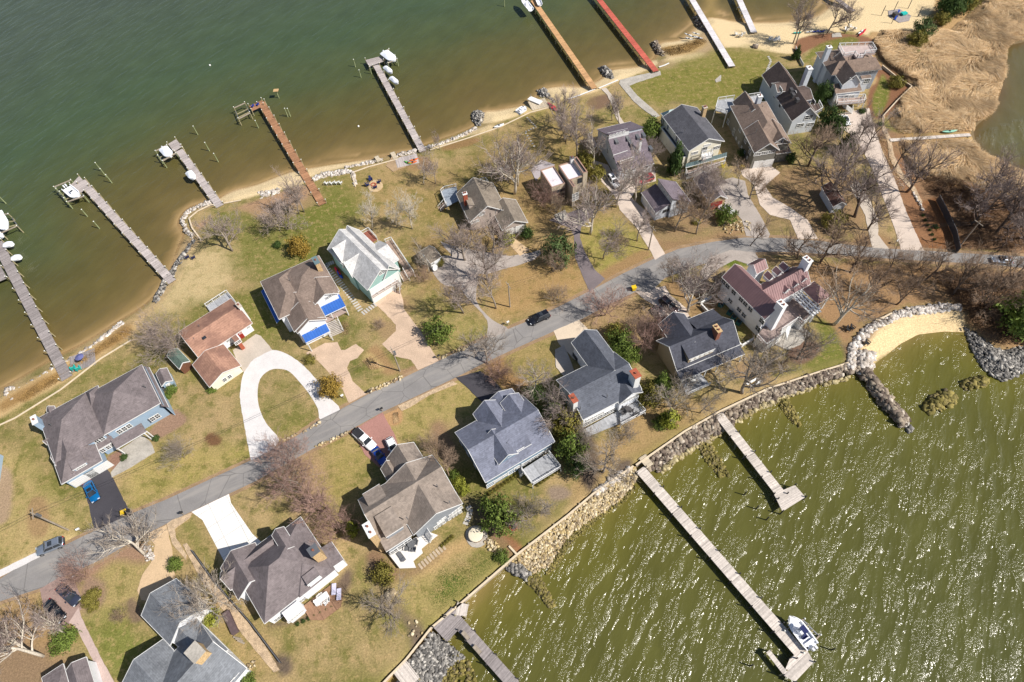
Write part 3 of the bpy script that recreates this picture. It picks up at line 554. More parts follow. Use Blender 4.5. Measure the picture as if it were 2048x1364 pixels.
D = [
 ('driveway', [(120, 958), (214, 938), (220, 945), (262, 1028), (240, 1040), (188, 1060), (178, 1010), (165, 975)], BLK, 0),
 ('driveway', [(383, 1024), (458, 988), (462, 1006), (505, 1068), (560, 1118), (480, 1160), (447, 1120), (405, 1040)], CONC, 0),
 ('driveway', [(512, 952), (482, 812), (481, 780), (486, 750), (500, 726), (522, 708), (546, 700), (574, 708), (606, 730), (640, 768), (660, 796), (680, 820), (642, 840), (636, 818), (620, 790), (600, 765), (580, 744), (562, 738), (540, 740), (520, 758), (515, 790), (520, 820), (535, 850), (558, 878), (545, 900)], GRAV, 3),
 ('parking_pad', [(466, 700), (512, 668), (522, 672), (545, 700), (535, 704), (505, 720), (488, 745), (474, 722)], CONC2, 0),
 ('driveway', [(612, 706), (650, 686), (675, 684), (682, 700), (690, 700), (712, 688), (728, 700), (715, 716), (700, 722), (694, 735), (705, 762), (733, 788), (698, 806), (686, 780), (655, 742), (636, 722)], PAVO, 0),
 ('driveway', [(744, 602), (784, 578), (800, 582), (806, 600), (808, 618), (820, 634), (845, 668), (866, 704), (878, 722), (836, 740), (822, 720), (788, 712), (764, 688), (792, 662), (792, 650), (768, 624)], PAVO, 0),
 ('driveway', [(858, 520), (905, 512), (955, 540), (952, 600), (985, 640), (1016, 658), (976, 676), (974, 640), (938, 600), (918, 576), (888, 570), (866, 545)], GDRV, 3),
 ('driveway', [(905, 512), (880, 482), (900, 490), (1020, 512), (1080, 500), (1068, 520), (1000, 540), (955, 548)], GDRV, 2),
 ('parking_pad', [(1010, 480), (1024, 474), (1060, 500), (1040, 512)], TANP, 0),
 ('driveway', [(1098, 440), (1158, 418), (1180, 414), (1190, 425), (1162, 455), (1160, 475), (1170, 505), (1190, 540), (1210, 558), (1180, 585), (1165, 552), (1150, 515), (1148, 470), (1140, 456)], mat('grey_asphalt', C(128, 118, 120), .9, .1, .3, .12, 5, world=True), 1),
 ('driveway', [(1180, 318), (1216, 330), (1222, 342), (1310, 342), (1312, 362), (1290, 368), (1276, 372), (1262, 396), (1290, 420), (1305, 465), (1330, 508), (1310, 520), (1300, 500), (1270, 452), (1240, 420), (1230, 392), (1200, 360), (1205, 350), (1176, 330)], mat('pale_drive', C(214, 198, 184), .9, .08, .3, .08, 5, world=True), 0),
 ('driveway', [(1425, 365), (1465, 355), (1490, 362), (1496, 390), (1520, 430), (1540, 468), (1536, 478), (1492, 472), (1484, 440), (1460, 415), (1440, 412), (1428, 390)], GDRV, 1),
 ('driveway', [(1480, 334), (1540, 330), (1560, 345), (1530, 372), (1545, 395), (1580, 415), (1615, 440), (1636, 478), (1596, 478), (1580, 440), (1540, 430), (1520, 410), (1508, 370), (1484, 350)], mat('pale_drive', C(204, 188, 176), .9), 1),
 ('driveway', [(1672, 228), (1738, 216), (1742, 232), (1750, 260), (1764, 300), (1790, 360), (1815, 430), (1848, 502), (1802, 500), (1790, 460), (1768, 400), (1745, 340), (1720, 290), (1700, 268), (1680, 255)], mat('pale_drive', C(204, 188, 176), .9), 1),
 ('driveway', [(1700, 372), (1714, 360), (1740, 400), (1756, 440), (1756, 470), (1778, 498), (1745, 496), (1738, 470), (1730, 430)], CONC2, 1),
 ('driveway', [(1107, 662), (1158, 640), (1178, 660), (1200, 690), (1150, 720), (1118, 688)], mat('cream_concrete', C(226, 208, 184, .76), .85, .06, .3, .06, 4, world=True), 0),
 ('driveway', [(912, 755), (960, 742), (985, 758), (1010, 785), (975, 815), (960, 800)], BLK, 0),
 ('driveway', [(704, 862), (765, 825), (790, 870), (800, 900), (760, 935), (730, 910)], PAVR, 0),
 ('driveway', [(1271, 584), (1330, 572), (1340, 590), (1372, 616), (1382, 640), (1360, 668), (1320, 640), (1308, 610), (1290, 600)], mat('pale_drive', C(204, 188, 176), .9), 0),
 ('driveway', [(1300, 585), (1330, 556), (1360, 545), (1400, 530), (1440, 520), (1420, 500), (1350, 515), (1290, 555), (1270, 580)], ASPH, 0),
 ('driveway', [(1420, 515), (1460, 500), (1510, 505), (1530, 540), (1510, 560), (1500, 530), (1470, 520), (1440, 535), (1410, 560), (1400, 545)], GDRV, 1),
 ('driveway', [(333, 1050), (345, 1100), (350, 1150), (345, 1180), (330, 1210), (283, 1200), (275, 1180), (285, 1150), (305, 1120), (310, 1090), (293, 1068)], TANP, 0),
 ('parking_pad', [(80, 1178), (125, 1152), (150, 1165), (165, 1200), (165, 1215), (140, 1248), (120, 1258), (95, 1235), (85, 1200)], mat('brown_gravel', C(160, 136, 128), .95, .1, .3, .15, 6, world=True), 0),
 ('path', [(138, 1245), (158, 1215), (163, 1235), (180, 1270), (205, 1320), (230, 1366), (208, 1366), (188, 1325), (165, 1280), (150, 1252)], PINKP, 0),
 ('roadside_strip', [(-40, 1175), (0, 1140), (70, 1106), (110, 1088), (130, 1090), (72, 1118), (0, 1154), (-40, 1190)], GRAV, 0),
 ('roadside_strip', [(796, 812), (905, 762), (915, 768), (860, 790), (820, 815), (804, 822)], RB, 0),
 ('patio', [(222, 945), (248, 915), (240, 900), (285, 870), (302, 885), (310, 905), (262, 935), (224, 955)], SLATE, 0),
 ('patio', [(1430, 160), (1442, 150), (1442, 162), (1432, 165)], SLATE, 0),
 ('path', [(1240, 160), (1272, 152), (1320, 142), (1322, 150), (1272, 166), (1258, 172), (1275, 192), (1296, 210), (1320, 232), (1310, 236), (1290, 222), (1268, 204), (1250, 182), (1238, 168)], SLATE, 0),
 ('path', [(1202, 178), (1212, 176), (1228, 196), (1236, 216), (1240, 234), (1252, 252), (1244, 254), (1232, 236), (1226, 214), (1214, 190)], CONC2, 0),
 ('path', [(1764, 236), (1770, 226), (1768, 250), (1782, 278), (1788, 312), (1805, 345), (1830, 375), (1845, 405), (1840, 408), (1822, 380), (1795, 350), (1778, 315), (1775, 285), (1764, 258)], RB, 1),
 ('patio', [(1664, 68), (1680, 65), (1684, 74), (1664, 75)], SLATE, 0),
 ('patio', [(1776, 22), (1798, 18), (1822, 32), (1818, 42), (1798, 46), (1778, 34)], mat('play_mat', C(164, 156, 154), .9), 0),
 ('patio', [(932, 1062), (946, 1052), (964, 1054), (974, 1066), (974, 1082), (962, 1094), (944, 1094), (933, 1080)], mat('slate_flags', C(160, 156, 152), .9), 2),
 ('patio', [(786, 310), (812, 334), (786, 344), (772, 332)], DIRT, 0),
 ('patio', [(737, 370), (748, 360), (762, 364), (766, 374), (754, 384), (740, 382)], mat('sand_circle', C(206, 180, 140), .95, world=True), 2),
 ('patio', [(1560, 665), (1600, 650), (1622, 668), (1600, 690), (1575, 700), (1550, 690)], SLATE, 0),
 ('patio', [(1110, 700), (1128, 690), (1140, 720), (1150, 745), (1130, 755), (1112, 735)], CONC2, 0),
 ('patio', [(1062, 340), (1082, 320), (1110, 330), (1082, 350), (1072, 362)], mat('grey_terrace', C(182, 174, 176), .9, .08, world=True), 0),
 ('patio', [(1108, 430), (1130, 420), (1140, 440), (1118, 446)], SLATE, 0),
 ('retaining_strip', [(366, 1090), (374, 1086), (430, 1165), (480, 1225), (530, 1290), (560, 1340), (548, 1345), (510, 1300), (450, 1225), (400, 1155)], RB, 0),
 ('roadside_strip', [(334, 1048), (345, 1040), (384, 1026), (380, 1036), (350, 1058), (352, 1075), (374, 1110), (372, 1120), (345, 1088)], RB, 0),
]
for nm, pts, m, sm in D: sheet(nm, pts, m, sm)
# stepping stones: flat slabs set in the grass
def slabs(name, path, n, w, l, m):
    pts = [P(*p) for p in path]; seg = [(pts[i+1]-pts[i]).length for i in range(len(pts)-1)]; T = sum(seg); mb = MB()
    for k in range(n):
        s = (k+.5)/n*T; i = 0
        while i < len(seg)-1 and s > seg[i]: s -= seg[i]; i += 1
        d = (pts[i+1]-pts[i]).normalized(); c = pts[i]+d*s; mb.box((c.x, c.y, .02), (l, w, .1), math.atan2(d.y, d.x)+random.uniform(-.04, .04))
    o = obj(name, mb, m); tag(o, kind='structure')
FLAG = mat('flagstone', C(196, 192, 186), .85, .15, .8)
slabs('stepping_path', [(648, 530), (686, 572), (722, 622)], 22, 1.3, .38, FLAG); slabs('stepping_path', [(652, 530), (668, 524)], 4, 1.1, .4, FLAG); slabs('stepping_path', [(724, 628), (752, 608)], 6, 1.2, .4, FLAG)
slabs('stepping_path', [(838, 1135), (870, 1108), (890, 1092)], 9, 1.2, .42, mat('flag_warm', C(190, 172, 148), .9))
slabs('stepping_path', [(1053, 234), (1072, 254), (1050, 264)], 11, .5, .35, FLAG); slabs('stepping_path', [(1050, 264), (1070, 295)], 6, .5, .35, FLAG)
slabs('stepping_path', [(930, 1050), (938, 1032), (940, 1020), (936, 1012)], 6, 1.0, .5, FLAG)
slabs('stepping_path', [(1536, 112), (1542, 122), (1534, 140), (1532, 150)], 12, .6, .5, FLAG)
# ================================================================ HOUSES
R_BROWN = shingle('brown_shingle', C(140, 122, 110)); R_TAUPE = shingle('taupe_shingle', C(138, 122, 112)); R_MAUVE = shingle('mauve_grey_shingle', C(126, 117, 118)); R_LGREY = shingle('light_grey_shingle', C(204, 203, 202))
R_PURP = shingle('purple_grey_shingle', C(122, 112, 120)); R_DGREY = shingle('dark_grey_shingle', C(96, 96, 102)); R_CHAR = shingle('charcoal_shingle', C(82, 84, 94)); R_SLATE = shingle('slate_shingle', C(98, 102, 112))
R_BLUEG = shingle('blue_grey_shingle', C(124, 128, 144)); R_TAN = shingle('tan_shingle', C(148, 136, 126)); R_DTAN = shingle('khaki_shingle', C(138, 128, 116)); R_RED = shingle('rusty_brown_shingle', C(176, 136, 116), .14, C(128, 96, 86)); R_DBR = shingle('dark_brown_shingle', C(106, 92, 86)); R_STEEL = shingle('steel_grey_shingle', C(128, 132, 138)); R_GRN = shingle('green_shingle', C(104, 122, 112))
def metalroof(name, col, rough=.4):
    t = NT(name).set(rough, .15, .5); src = t.co(); m = t.mix(1.0, col, t.rng(t.noise(src, .6, 3), .3, .7, .9, 1.1), 'MULTIPLY'); t.col(m); MATS[name] = t.m; return t.m
MR_RED = metalroof('maroon_metal_roof', C(150, 118, 118), .55); MR_BLUE = metalroof('blue_metal_roof', C(44, 104, 190), .55); MR_GRN = metalroof('grey_green_metal_roof', C(122, 146, 150)); MEMB = mat('white_roof_membrane', C(232, 226, 232), .8, .05, .4, .06, 4)
S_WHITE = siding('white_siding', C(244, 247, 252, .88), dark=.92); S_CREAM = siding('cream_siding', C(248, 242, 222), dark=.92); S_BLUE = siding('light_blue_siding', C(166, 190, 212)); S_DBLUE = siding('dusty_blue_siding', C(130, 154, 176)); S_GREY = siding('grey_siding', C(152, 158, 166)); S_SAGE = siding('grey_green_siding', C(134, 132, 124)); S_TAN = siding('tan_siding', C(184, 164, 134)); S_MINT = siding('mint_siding', C(160, 198, 192)); S_TAUPE = siding('taupe_siding', C(196, 182, 172)); S_PALEB = siding('pale_blue_grey_siding', C(218, 224, 232)); S_BOARD = siding('timber_board_siding', C(204, 190, 168), 'Z', 2.2, .92); S_BROWN = siding('brown_shed_siding', C(122, 84, 66)); BRICK = mat('red_brick', C(176, 96, 72), .9, .15, 3, .25, 9); STONE = mat('tan_stone', C(206, 176, 132), .9, .15, 2, .25, 5); BRICKD = mat('dark_brick', C(146, 96, 78), .9, .15, 3, .2, 9)
PORCHF = mat('porch_floor', C(176, 156, 146), .8, .1); REDD = mat('red_door', C(160, 52, 44), .6, .1); DKT = mat('dark_trim', C(84, 82, 84), .7)
_wm = {}
class House:
    def __init__(s, name, label, p1, p2, z, wall, roof, cat='house', trim=None, base=None):
        a, b = P(*p1, z), P(*p2, z); s.a = math.atan2(b.y-a.y, b.x-a.x); s.o0 = Vector((a.x, a.y, 0))
        s.u = Vector((math.cos(s.a), math.sin(s.a), 0)); s.v = Vector((-s.u.y, s.u.x, 0))
        s.root = thing(name, label, cat, s.o0, s.a); s.W = MB(); s.T = MB(); s.R = {}; s.wall = wall; s.roof = roof; s.trim = trim or WHITE; s.walls2 = {}; s.roofo = None; s.ch = []
    def uv(s, p, z): q = P(*p, z)-s.o0; return q.dot(s.u), q.dot(s.v)
    def w(s, u, v, z): return s.o0+s.u*u+s.v*v+Vector((0, 0, z))
    def rm(s, m):
        k = (m, len(s.R)) if m and m != s.roof else (s.roof, 0)
        return s.R.setdefault(k, MB())
    def block(s, c1, c2, ze, rise, kind='gable', ax='u', ov=.45, z0=-.3, roof=None, wall=None, noroof=False, t=.16, uv=None, trim=True, hi='N', nowall=False, nt=''):
        if uv: u0, v0, u1, v1 = uv
        else:
            (ua, va), (ub, vb) = s.uv(c1, ze), s.uv(c2, ze); u0, u1 = min(ua, ub), max(ua, ub); v0, v1 = min(va, vb), max(va, vb)
        B = dict(u0=u0+ov, u1=u1-ov, v0=v0+ov, v1=v1-ov, ze=ze, z0=z0, U=(u0, u1, v0, v1)); w = s.w; R = s.rm(roof); WB = s.walls2.setdefault(wall, MB()) if wall else s.W
        sw = ax == 'v'
        if sw: q = lambda a, b, z: w(b, a, z); a0, a1, b0, b1 = v0, v1, u0, u1      # a = along the ridge
        else: q = lambda a, b, z: w(a, b, z); a0, a1, b0, b1 = u0, u1, v0, v1
        bm = (b0+b1)/2; hw = (b1-b0)/2; ok = not noroof
        if kind == 'gable':
            sl = rise/hw; zr = ze+rise; T = t
            if ok:
                prof = [(b0, ze), (bm, zr), (b1, ze), (b1, ze-T), (bm, zr-T*1.3), (b0, ze-T)]
                P0 = [q(a0, b, z) for b, z in prof]; (R.extr(P0, q(a0, 0, 0), q(a1, 0, 0)))
                if trim:
                    for a in (a0-.02, a1+.02):
                        s.T.bar(q(a, b0, ze-.06), q(a, bm, zr-.06), .07, .2); s.T.bar(q(a, b1, ze-.06), q(a, bm, zr-.06), .07, .2)
                    s.T.bar(q(a0, b0-.03, ze-.1), q(a1, b0-.03, ze-.1), .08, .16); s.T.bar(q(a0, b1+.03, ze-.1), q(a1, b1+.03, ze-.1), .08, .16)
            if not nowall:
                zc = ze+sl*ov-T*1.4
                prof = [(b0+ov, z0), (b0+ov, zc), (bm, zr-T*1.4), (b1-ov, zc), (b1-ov, z0)]
                WB.extr([q(a0+ov, b, z) for b, z in prof], q(a0+ov, 0, 0), q(a1-ov, 0, 0))
        elif kind == 'hip':
            zr = ze+rise; L = (a1-a0)
            hh = min(hw, L/2-.01); r0, r1 = a0+hh, a1-hh
            if ok:
                vs = [q(a0, b0, ze), q(a1, b0, ze), q(a1, b1, ze), q(a0, b1, ze), q(r0, bm, zr), q(r1, bm, zr)]+[q(a, b, ze-t) for a, b in ((a0, b0), (a1, b0), (a1, b1), (a0, b1))]
                R.add(vs, [(0, 1, 5, 4), (1, 2, 5), (2, 3, 4, 5), (3, 0, 4), (6, 7, 1, 0), (7, 8, 2, 1), (8, 9, 3, 2), (9, 6, 0, 3), (9, 8, 7, 6)])
                if trim:
                    e = .03
                    for sd, A, Bp in zip('WESN' if sw else 'SNWE', ((a0, b0-e), (a0, b1+e), (a0-e, b0), (a1+e, b0)), ((a1, b0-e), (a1, b1+e), (a0-e, b1), (a1+e, b1))):
                        if sd not in nt: s.T.bar(q(*A, ze-.1), q(*Bp, ze-.1), .08, .17)
            if not nowall: WB.add(*s._box(u0+ov, u1-ov, v0+ov, v1-ov, z0, ze-t*.5))
        elif kind == 'shed':      # hi = side that is high
            zz = {'N': (ze, ze, ze+rise, ze+rise), 'S': (ze+rise, ze+rise, ze, ze), 'E': (ze, ze+rise, ze+rise, ze), 'W': (ze+rise, ze, ze, ze+rise)}[hi]
            cs = [(u0, v0), (u1, v0), (u1, v1), (u0, v1)]
            if ok:
                R.add([w(*c, z) for c, z in zip(cs, zz)]+[w(*c, z-t) for c, z in zip(cs, zz)], [(0, 1, 2, 3), (7, 6, 5, 4), (4, 5, 1, 0), (5, 6, 2, 1), (6, 7, 3, 2), (7, 4, 0, 3)])
                if trim:
                    for i in ['SENW'.index({'N': 'S', 'S': 'N', 'E': 'W', 'W': 'E'}[hi])]:
                        j = (i+1) % 4; d = Vector((cs[j][1]-cs[i][1], -(cs[j][0]-cs[i][0]), 0)).normalized()*.03
                        s.T.bar(w(cs[i][0]+d.x, cs[i][1]+d.y, zz[i]-.09), w(cs[j][0]+d.x, cs[j][1]+d.y, zz[j]-.09), .07, .18)
            if not nowall:
                ci = [(u0+ov, v0+ov), (u1-ov, v0+ov), (u1-ov, v1-ov), (u0+ov, v1-ov)]
                WB.add([w(*c, z0) for c in ci]+[w(*c, z-t*1.2) for c, z in zip(ci, zz)], [(3, 2, 1, 0), (4, 5, 6, 7), (0, 1, 5, 4), (1, 2, 6, 5), (2, 3, 7, 6), (3, 0, 4, 7)])
        elif kind == 'flat':
            WB.add(*s._box(u0, u1, v0, v1, z0, ze-.35)); R.add(*s._box(u0+.2, u1-.2, v0+.2, v1-.2, ze-.5, ze-.28))
            for x0, x1, y0, y1 in ((u0, u1, v0, v0+.2), (u0, u1, v1-.2, v1), (u0, u0+.2, v0+.2, v1-.2), (u1-.2, u1, v0+.2, v1-.2)): WB.add(*s._box(x0, x1, y0, y1, ze-.36, ze)); s.T.add(*s._box(x0-.03, x1+.03, y0-.03, y1+.03, ze, ze+.05))
            B.update(u0=u0, u1=u1, v0=v0, v1=v1)
        return B
    def _box(s, u0, u1, v0, v1, z0, z1):
        return [s.w(u, v, z) for z in (z0, z1) for u, v in ((u0, v0), (u1, v0), (u1, v1), (u0, v1))], [(3, 2, 1, 0), (4, 5, 6, 7), (0, 1, 5, 4), (1, 2, 6, 5), (2, 3, 7, 6), (3, 0, 4, 7)]
    def on(s, B, side, px):
        """where the line of sight through a pixel meets a wall plane -> (u, v, z)"""
        d = ray(*px); n = {'S': s.v, 'N': s.v, 'E': s.u, 'W': s.u}[side]; k = {'S': 'v0', 'N': 'v1', 'E': 'u1', 'W': 'u0'}[side]
        c = (s.o0+n*B[k]).dot(n); o = Vector((0, 0, CAMZ)); t = (c-o.dot(n))/d.dot(n); q = o+d*t; r = q-s.o0
        return r.dot(s.u), r.dot(s.v), q.z
    def win(s, B, side, pts, w=.95, h=1.35, name='window', frame=None, glass=None, mull=2, zfix=None):
        yaw = {'S': 0, 'E': math.pi/2, 'N': math.pi, 'W': -math.pi/2}[side]
        for px in pts:
            if isinstance(px[0], tuple): px, w, h = px[0], px[1], px[2]
            u, v, z = s.on(B, side, px); z = zfix if zfix is not None else max(z, h/2+.1)
            s._win((u, v, z), yaw, w, h, name, frame, glass, mull)
    def _win(s, c, yaw, w, h, name='window', frame=None, glass=None, mull=2):
        key = (round(w, 2), round(h, 2), mull, name, frame, glass)
        if key not in _wm:
            f = MB(); g = MB(); b = .1
            f.box((0, -.04, h/2-b/2), (w, .12, b)); f.box((0, -.05, -h/2+b/2), (w+.1, .14, b)); f.box((-w/2+b/2, -.04, 0), (b, .12, h-2*b)); f.box((w/2-b/2, -.04, 0), (b, .12, h-2*b))
            if h > .5: f.box((0, -.04, 0), (w-2*b, .1, .05))
            for k in range(1, mull): f.box((-w/2+w*k/mull, -.035, 0), (.06, .09, h-2*b))
            g.box((0, -.015, 0), (w-2*b+.01, .05, h-2*b+.01))
            mf = bpy.data.meshes.new(name); mf.from_pydata(f.v, [], f.f); mf.materials.append(frame or WHITE)
            mg = bpy.data.meshes.new('pane'); mg.from_pydata(g.v, [], g.f); mg.materials.append(glass or GLASS); _wm[key] = (mf, mg)
        mf, mg = _wm[key]; o = link(name, mf, None, s.root); o.location = c; o.rotation_euler = (0, 0, yaw); p = link('pane', mg, None, o); return o
    def rowwin(s, B, side, a, b, n, w=.95, h=1.3, **k):
        """n windows spread evenly between two pixels"""
        s.win(B, side, [(a[0]+(b[0]-a[0])*i/max(n-1, 1), a[1]+(b[1]-a[1])*i/max(n-1, 1)) for i in range(n)], w, h, **k)
    def garage(s, B, side, px, w=4.6, h=2.2, m=None, name='garage_door'):
        u, v, z = s.on(B, side, px); yaw = {'S': 0, 'E': math.pi/2, 'N': math.pi, 'W': -math.pi/2}[side]; mb = MB()
        for k in range(4): mb.box((0, -.03, h*(k+.5)/4), (w, .08, h/4-.05))
        mb.box((0, -.02, h+.06), (w+.3, .12, .14)); mb.box((-w/2-.08, -.02, h/2), (.14, .12, h)); mb.box((w/2+.08, -.02, h/2), (.14, .12, h))
        me = bpy.data.meshes.new(name); me.from_pydata(mb.v, [], mb.f); me.materials.append(m or WHITE); o = link(name, me, None, s.root); o.location = (u, v, 0); o.rotation_euler = (0, 0, yaw); return o
    def door(s, B, side, px, m=None, w=.95, h=2.05, z=0):
        u, v, _ = s.on(B, side, px); yaw = {'S': 0, 'E': math.pi/2, 'N': math.pi, 'W': -math.pi/2}[side]; mb = MB(); mb.box((0, -.04, h/2), (w, .08, h))
        for zz in (.55, 1.45): mb.box((0, -.09, zz), (w*.6, .03, .6))
        me = bpy.data.meshes.new('door'); me.from_pydata(mb.v, [], mb.f); me.materials.append(m or WHITE); o = link('door', me, None, s.root); o.location = (u, v, z); o.rotation_euler = (0, 0, yaw)
        hb = MB(); hb.ball((w*.36, -.14, 1.0), .05, 6, 4); me = bpy.data.meshes.new('handle'); me.from_pydata(hb.v, [], hb.f); me.materials.append(METAL); link('handle', me, None, o)
    def chimney(s, px, z, du, dv, m, cap=None, z0=0, flues=2, label=None):
        u, v = s.uv(px, z); s.ch.append((u, v, z, du, dv, m, cap, z0, flues))
    def deck(s, poly, z, m=None, rail=None, name='deck', px_z=None, posts=True, thick=.2, steps=None, skirt=None):
        """poly: pixels of the deck outline at height z; rail: list of edge indices with a white railing"""
        q = [P(*p, z if px_z is None else px_z) for p in poly]; mb = MB(); mb.prism([p.xy[:] for p in q], z-thick, z)
        o = obj(name, mb, m or DECKM, s.root)
        if skirt: k = MB(); k.prism([(p.x, p.y) for p in q], 0, z-thick-.01); obj('deck_skirt', k, skirt, s.root)
        if rail:
            r = MB()
            for i in rail:
                a, b = q[i], q[(i+1) % len(q)]; n = max(1, int((b-a).length/1.6)); zz = Vector((0, 0, z))
                r.bar(Vector((a.x, a.y, z+.95)), Vector((b.x, b.y, z+.95)), .12, .08); r.bar(Vector((a.x, a.y, z+.15)), Vector((b.x, b.y, z+.15)), .06)
                for k in range(n+1): c = a.lerp(b, k/n); r.bar((c.x, c.y, z), (c.x, c.y, z+1.05), .12)
                nb = max(1, int((b-a).length/.35))
                for k in range(nb): c = a.lerp(b, (k+.5)/nb); r.bar((c.x, c.y, z+.15), (c.x, c.y, z+.93), .04)
            obj('railing', r, s.trim, s.root)
        if posts and z > .7 and not skirt:
            r = MB()
            for a in q: r.bar((a.x, a.y, -.2), (a.x, a.y, z-thick), .16)
            split8('deck_post', r, s.trim, s.root)
        return o
    def posts(s, pts, z0, z1, w=.18, name='porch_posts', m=None):
        r = MB()
        for p in pts: a = P(*p, z1); r.bar((a.x, a.y, z0), (a.x, a.y, z1), w)
        split8('porch_post', r, m or s.trim, s.root)
    def stairs(s, a, b, z0, z1, w, m=None, n=8, rail=True, name='stairs'):
        """treads from pixel a (height z0, top) down to pixel b (height z1)"""
        A, B = P(*a, z0), P(*b, z1); d = (B-A); h = Vector((d.x, d.y, 0)); yaw = math.atan2(h.y, h.x); mb = MB()
        for k in range(n): c = A.lerp(B, (k+.5)/n); mb.box((c.x, c.y, c.z-.06), (h.length/n*.85, w, .08), yaw)
        sd = Vector((-h.y, h.x, 0)).normalized()*w/2
        for e in (-1, 1): mb.bar(A+sd*e-Vector((0, 0, .15)), B+sd*e-Vector((0, 0, .05)), .07, .25)
        o = obj(name, mb, m or DECKM, s.root)
        if rail:
            for e in (-1, 1):
                r = MB(); r.bar(A+sd*e+Vector((0, 0, .9)), B+sd*e+Vector((0, 0, .9)), .08)
                for k in range(4): c = A.lerp(B, k/3)+sd*e; r.bar(c, c+Vector((0, 0, .9)), .08)
                obj('stair_railing', r, s.trim, s.root)
    def seams(s, B, kind, rise, ax='u', hi=None, gap=.5, m=None, ch='seams'):
        """raised standing seams on a metal roof, running up the slope"""
        u0, u1, v0, v1 = B['U']; ze = B['ze']; mb = MB(); w = s.w
        if kind == 'gable':
            a0, a1, b0, b1 = (u0, u1, v0, v1) if ax == 'u' else (v0, v1, u0, u1); q = (lambda a, b, z: w(a, b, z)) if ax == 'u' else (lambda a, b, z: w(b, a, z)); bm = (b0+b1)/2; n = int((a1-a0)/gap)
            for k in range(1, n):
                a = a0+(a1-a0)*k/n
                for b in (b0, b1): mb.bar(q(a, b, ze+.03), q(a, bm, ze+rise+.03), .05, .07)
        else:
            if hi in 'NS': n = int((u1-u0)/gap); rr = [(w(u0+(u1-u0)*k/n, v0, ze+(rise if hi == 'S' else 0)+.03), w(u0+(u1-u0)*k/n, v1, ze+(rise if hi == 'N' else 0)+.03)) for k in range(1, n)]
            else: n = int((v1-v0)/gap); rr = [(w(u0, v0+(v1-v0)*k/n, ze+(rise if hi == 'W' else 0)+.03), w(u1, v0+(v1-v0)*k/n, ze+(rise if hi == 'E' else 0)+.03)) for k in range(1, n)]
            for a, b in rr: mb.bar(a, b, .05, .07)
        return mb
    def vents(s, pts, z, m=None):
        mb = MB()
        for p in pts: c = P(*p, z); mb.tube([(c.x, c.y, z-1.2), (c.x, c.y, z)], .09, 6)
        s.pv = mb
    def done(s, extra=None):
        obj('wall', s.W, s.wall, s.root)
        for m, mb in s.walls2.items(): obj('wall', mb, m, s.root)
        ro = None
        for i, ((m, _), mb) in enumerate(s.R.items()):
            if mb.v:
                o = obj('roof' if m == s.roof else 'porch_roof', mb, m, s.root)
                if m == s.roof or ro is None: ro = o
        if s.T.v: obj('fascia', s.T, s.trim, ro or s.root)
        for (u, v, z, du, dv, m, cap, z0, fl) in s.ch:
            mb = MB(); mb.add(*s._box(u-du/2, u+du/2, v-dv/2, v+dv/2, z0, z)); o = obj('chimney', mb, m, ro)
            c = MB(); c.add(*s._box(u-du/2-.1, u+du/2+.1, v-dv/2-.1, v+dv/2+.1, z, z+.15)); obj('chimney_cap', c, cap or CONC2, ro)
            p = MB()
            for k in range(fl):
                off = (k-(fl-1)/2)*(max(du, dv)*.45); q = s.w(u+(off if du >= dv else 0), v+(off if dv > du else 0), z+.14); p.tube([q, q+Vector((0, 0, .35))], .2, 8)
            obj('flue', p, BRICKD, ro)
        if hasattr(s, 'pv'): obj('vent_pipe', s.pv, METAL, ro)
        if extra:
            for nm, mb, m in extra: (split8 if nm == 'skylight' else obj)(nm, mb, m, ro)
        return s.root
DECKM = planks('deck_boards', C(176, 152, 136), 'Y', 1.0, .12, .7); DECKG = planks('grey_deck_boards', C(178, 180, 184), 'X', 1.0, .08, .8); DECKW = mat('white_composite_deck', C(238, 234, 228), .7, .04)
ZA, ZB, ZC_, ZD, ZE, ZF, ZG, ZH, ZI, ZJ, ZK, ZL, ZM = [zoom(*a) for a in ((1180, 100, 4.547), (1420, 60, 4.547), (1400, 500, 6.497), (860, 330, 5.689), (1050, 600, 4.547), (500, 440, 4.873), (420, 1000, 5.053), (680, 780, 3.687), (40, 700, 4.545), (320, 570, 6.2), (220, 1120, 5.59), (1040, 230, 6.497), (1260, 330, 9.095))]
# ---------------------------------------------------------------- slate-roofed light blue house, far left
Z = ZI; h = House('blue_house', 'long light blue house with mauve grey roof beside the blacktop driveway and blue car', Z(410, 1200), Z(745, 1005), 3.6, S_BLUE, R_MAUVE)
A = h.block(Z(1105, 133), Z(760, 775), 5.2, 3.3, 'hip', nt='W'); Bb = h.block(Z(170, 615), Z(775, 768), 5.1, 3.0, 'hip', ov=.4, nt='ES')
Cc = h.block(Z(238, 828), Z(745, 1005), 3.7, 2.9, 'hip', 'v'); c2 = h.block(Z(590, 385), Z(770, 470), 5.0, 1.8, 'hip', ov=.3)
D2 = h.block(Z(1140, 172), Z(1352, 520), 3.6, 1.5, 'shed', hi='W', ov=.3); E2 = h.block(Z(848, 838), Z(1150, 740), 3.0, .9, 'shed', hi='N', nowall=True, ov=.1); F2 = h.block(Z(690, 850), Z(855, 825), 3.0, .8, 'shed', hi='N', ov=.2)
G2 = h.block(Z(335, 525), Z(470, 515), 4.2, .8, 'shed', hi='S', ov=.2); G3 = h.block(Z(240, 548), Z(345, 600), 4.6, .9, 'gable', 'v', ov=.2)
dm = h.block(None, None, 5.0, 1.0, 'shed', hi='N', ov=.15, uv=(*h.uv(Z(475, 1095), 5.0), h.uv(Z(605, 1035), 5.0)[0], h.uv(Z(475, 1095), 5.0)[1]+3), z0=3.9)
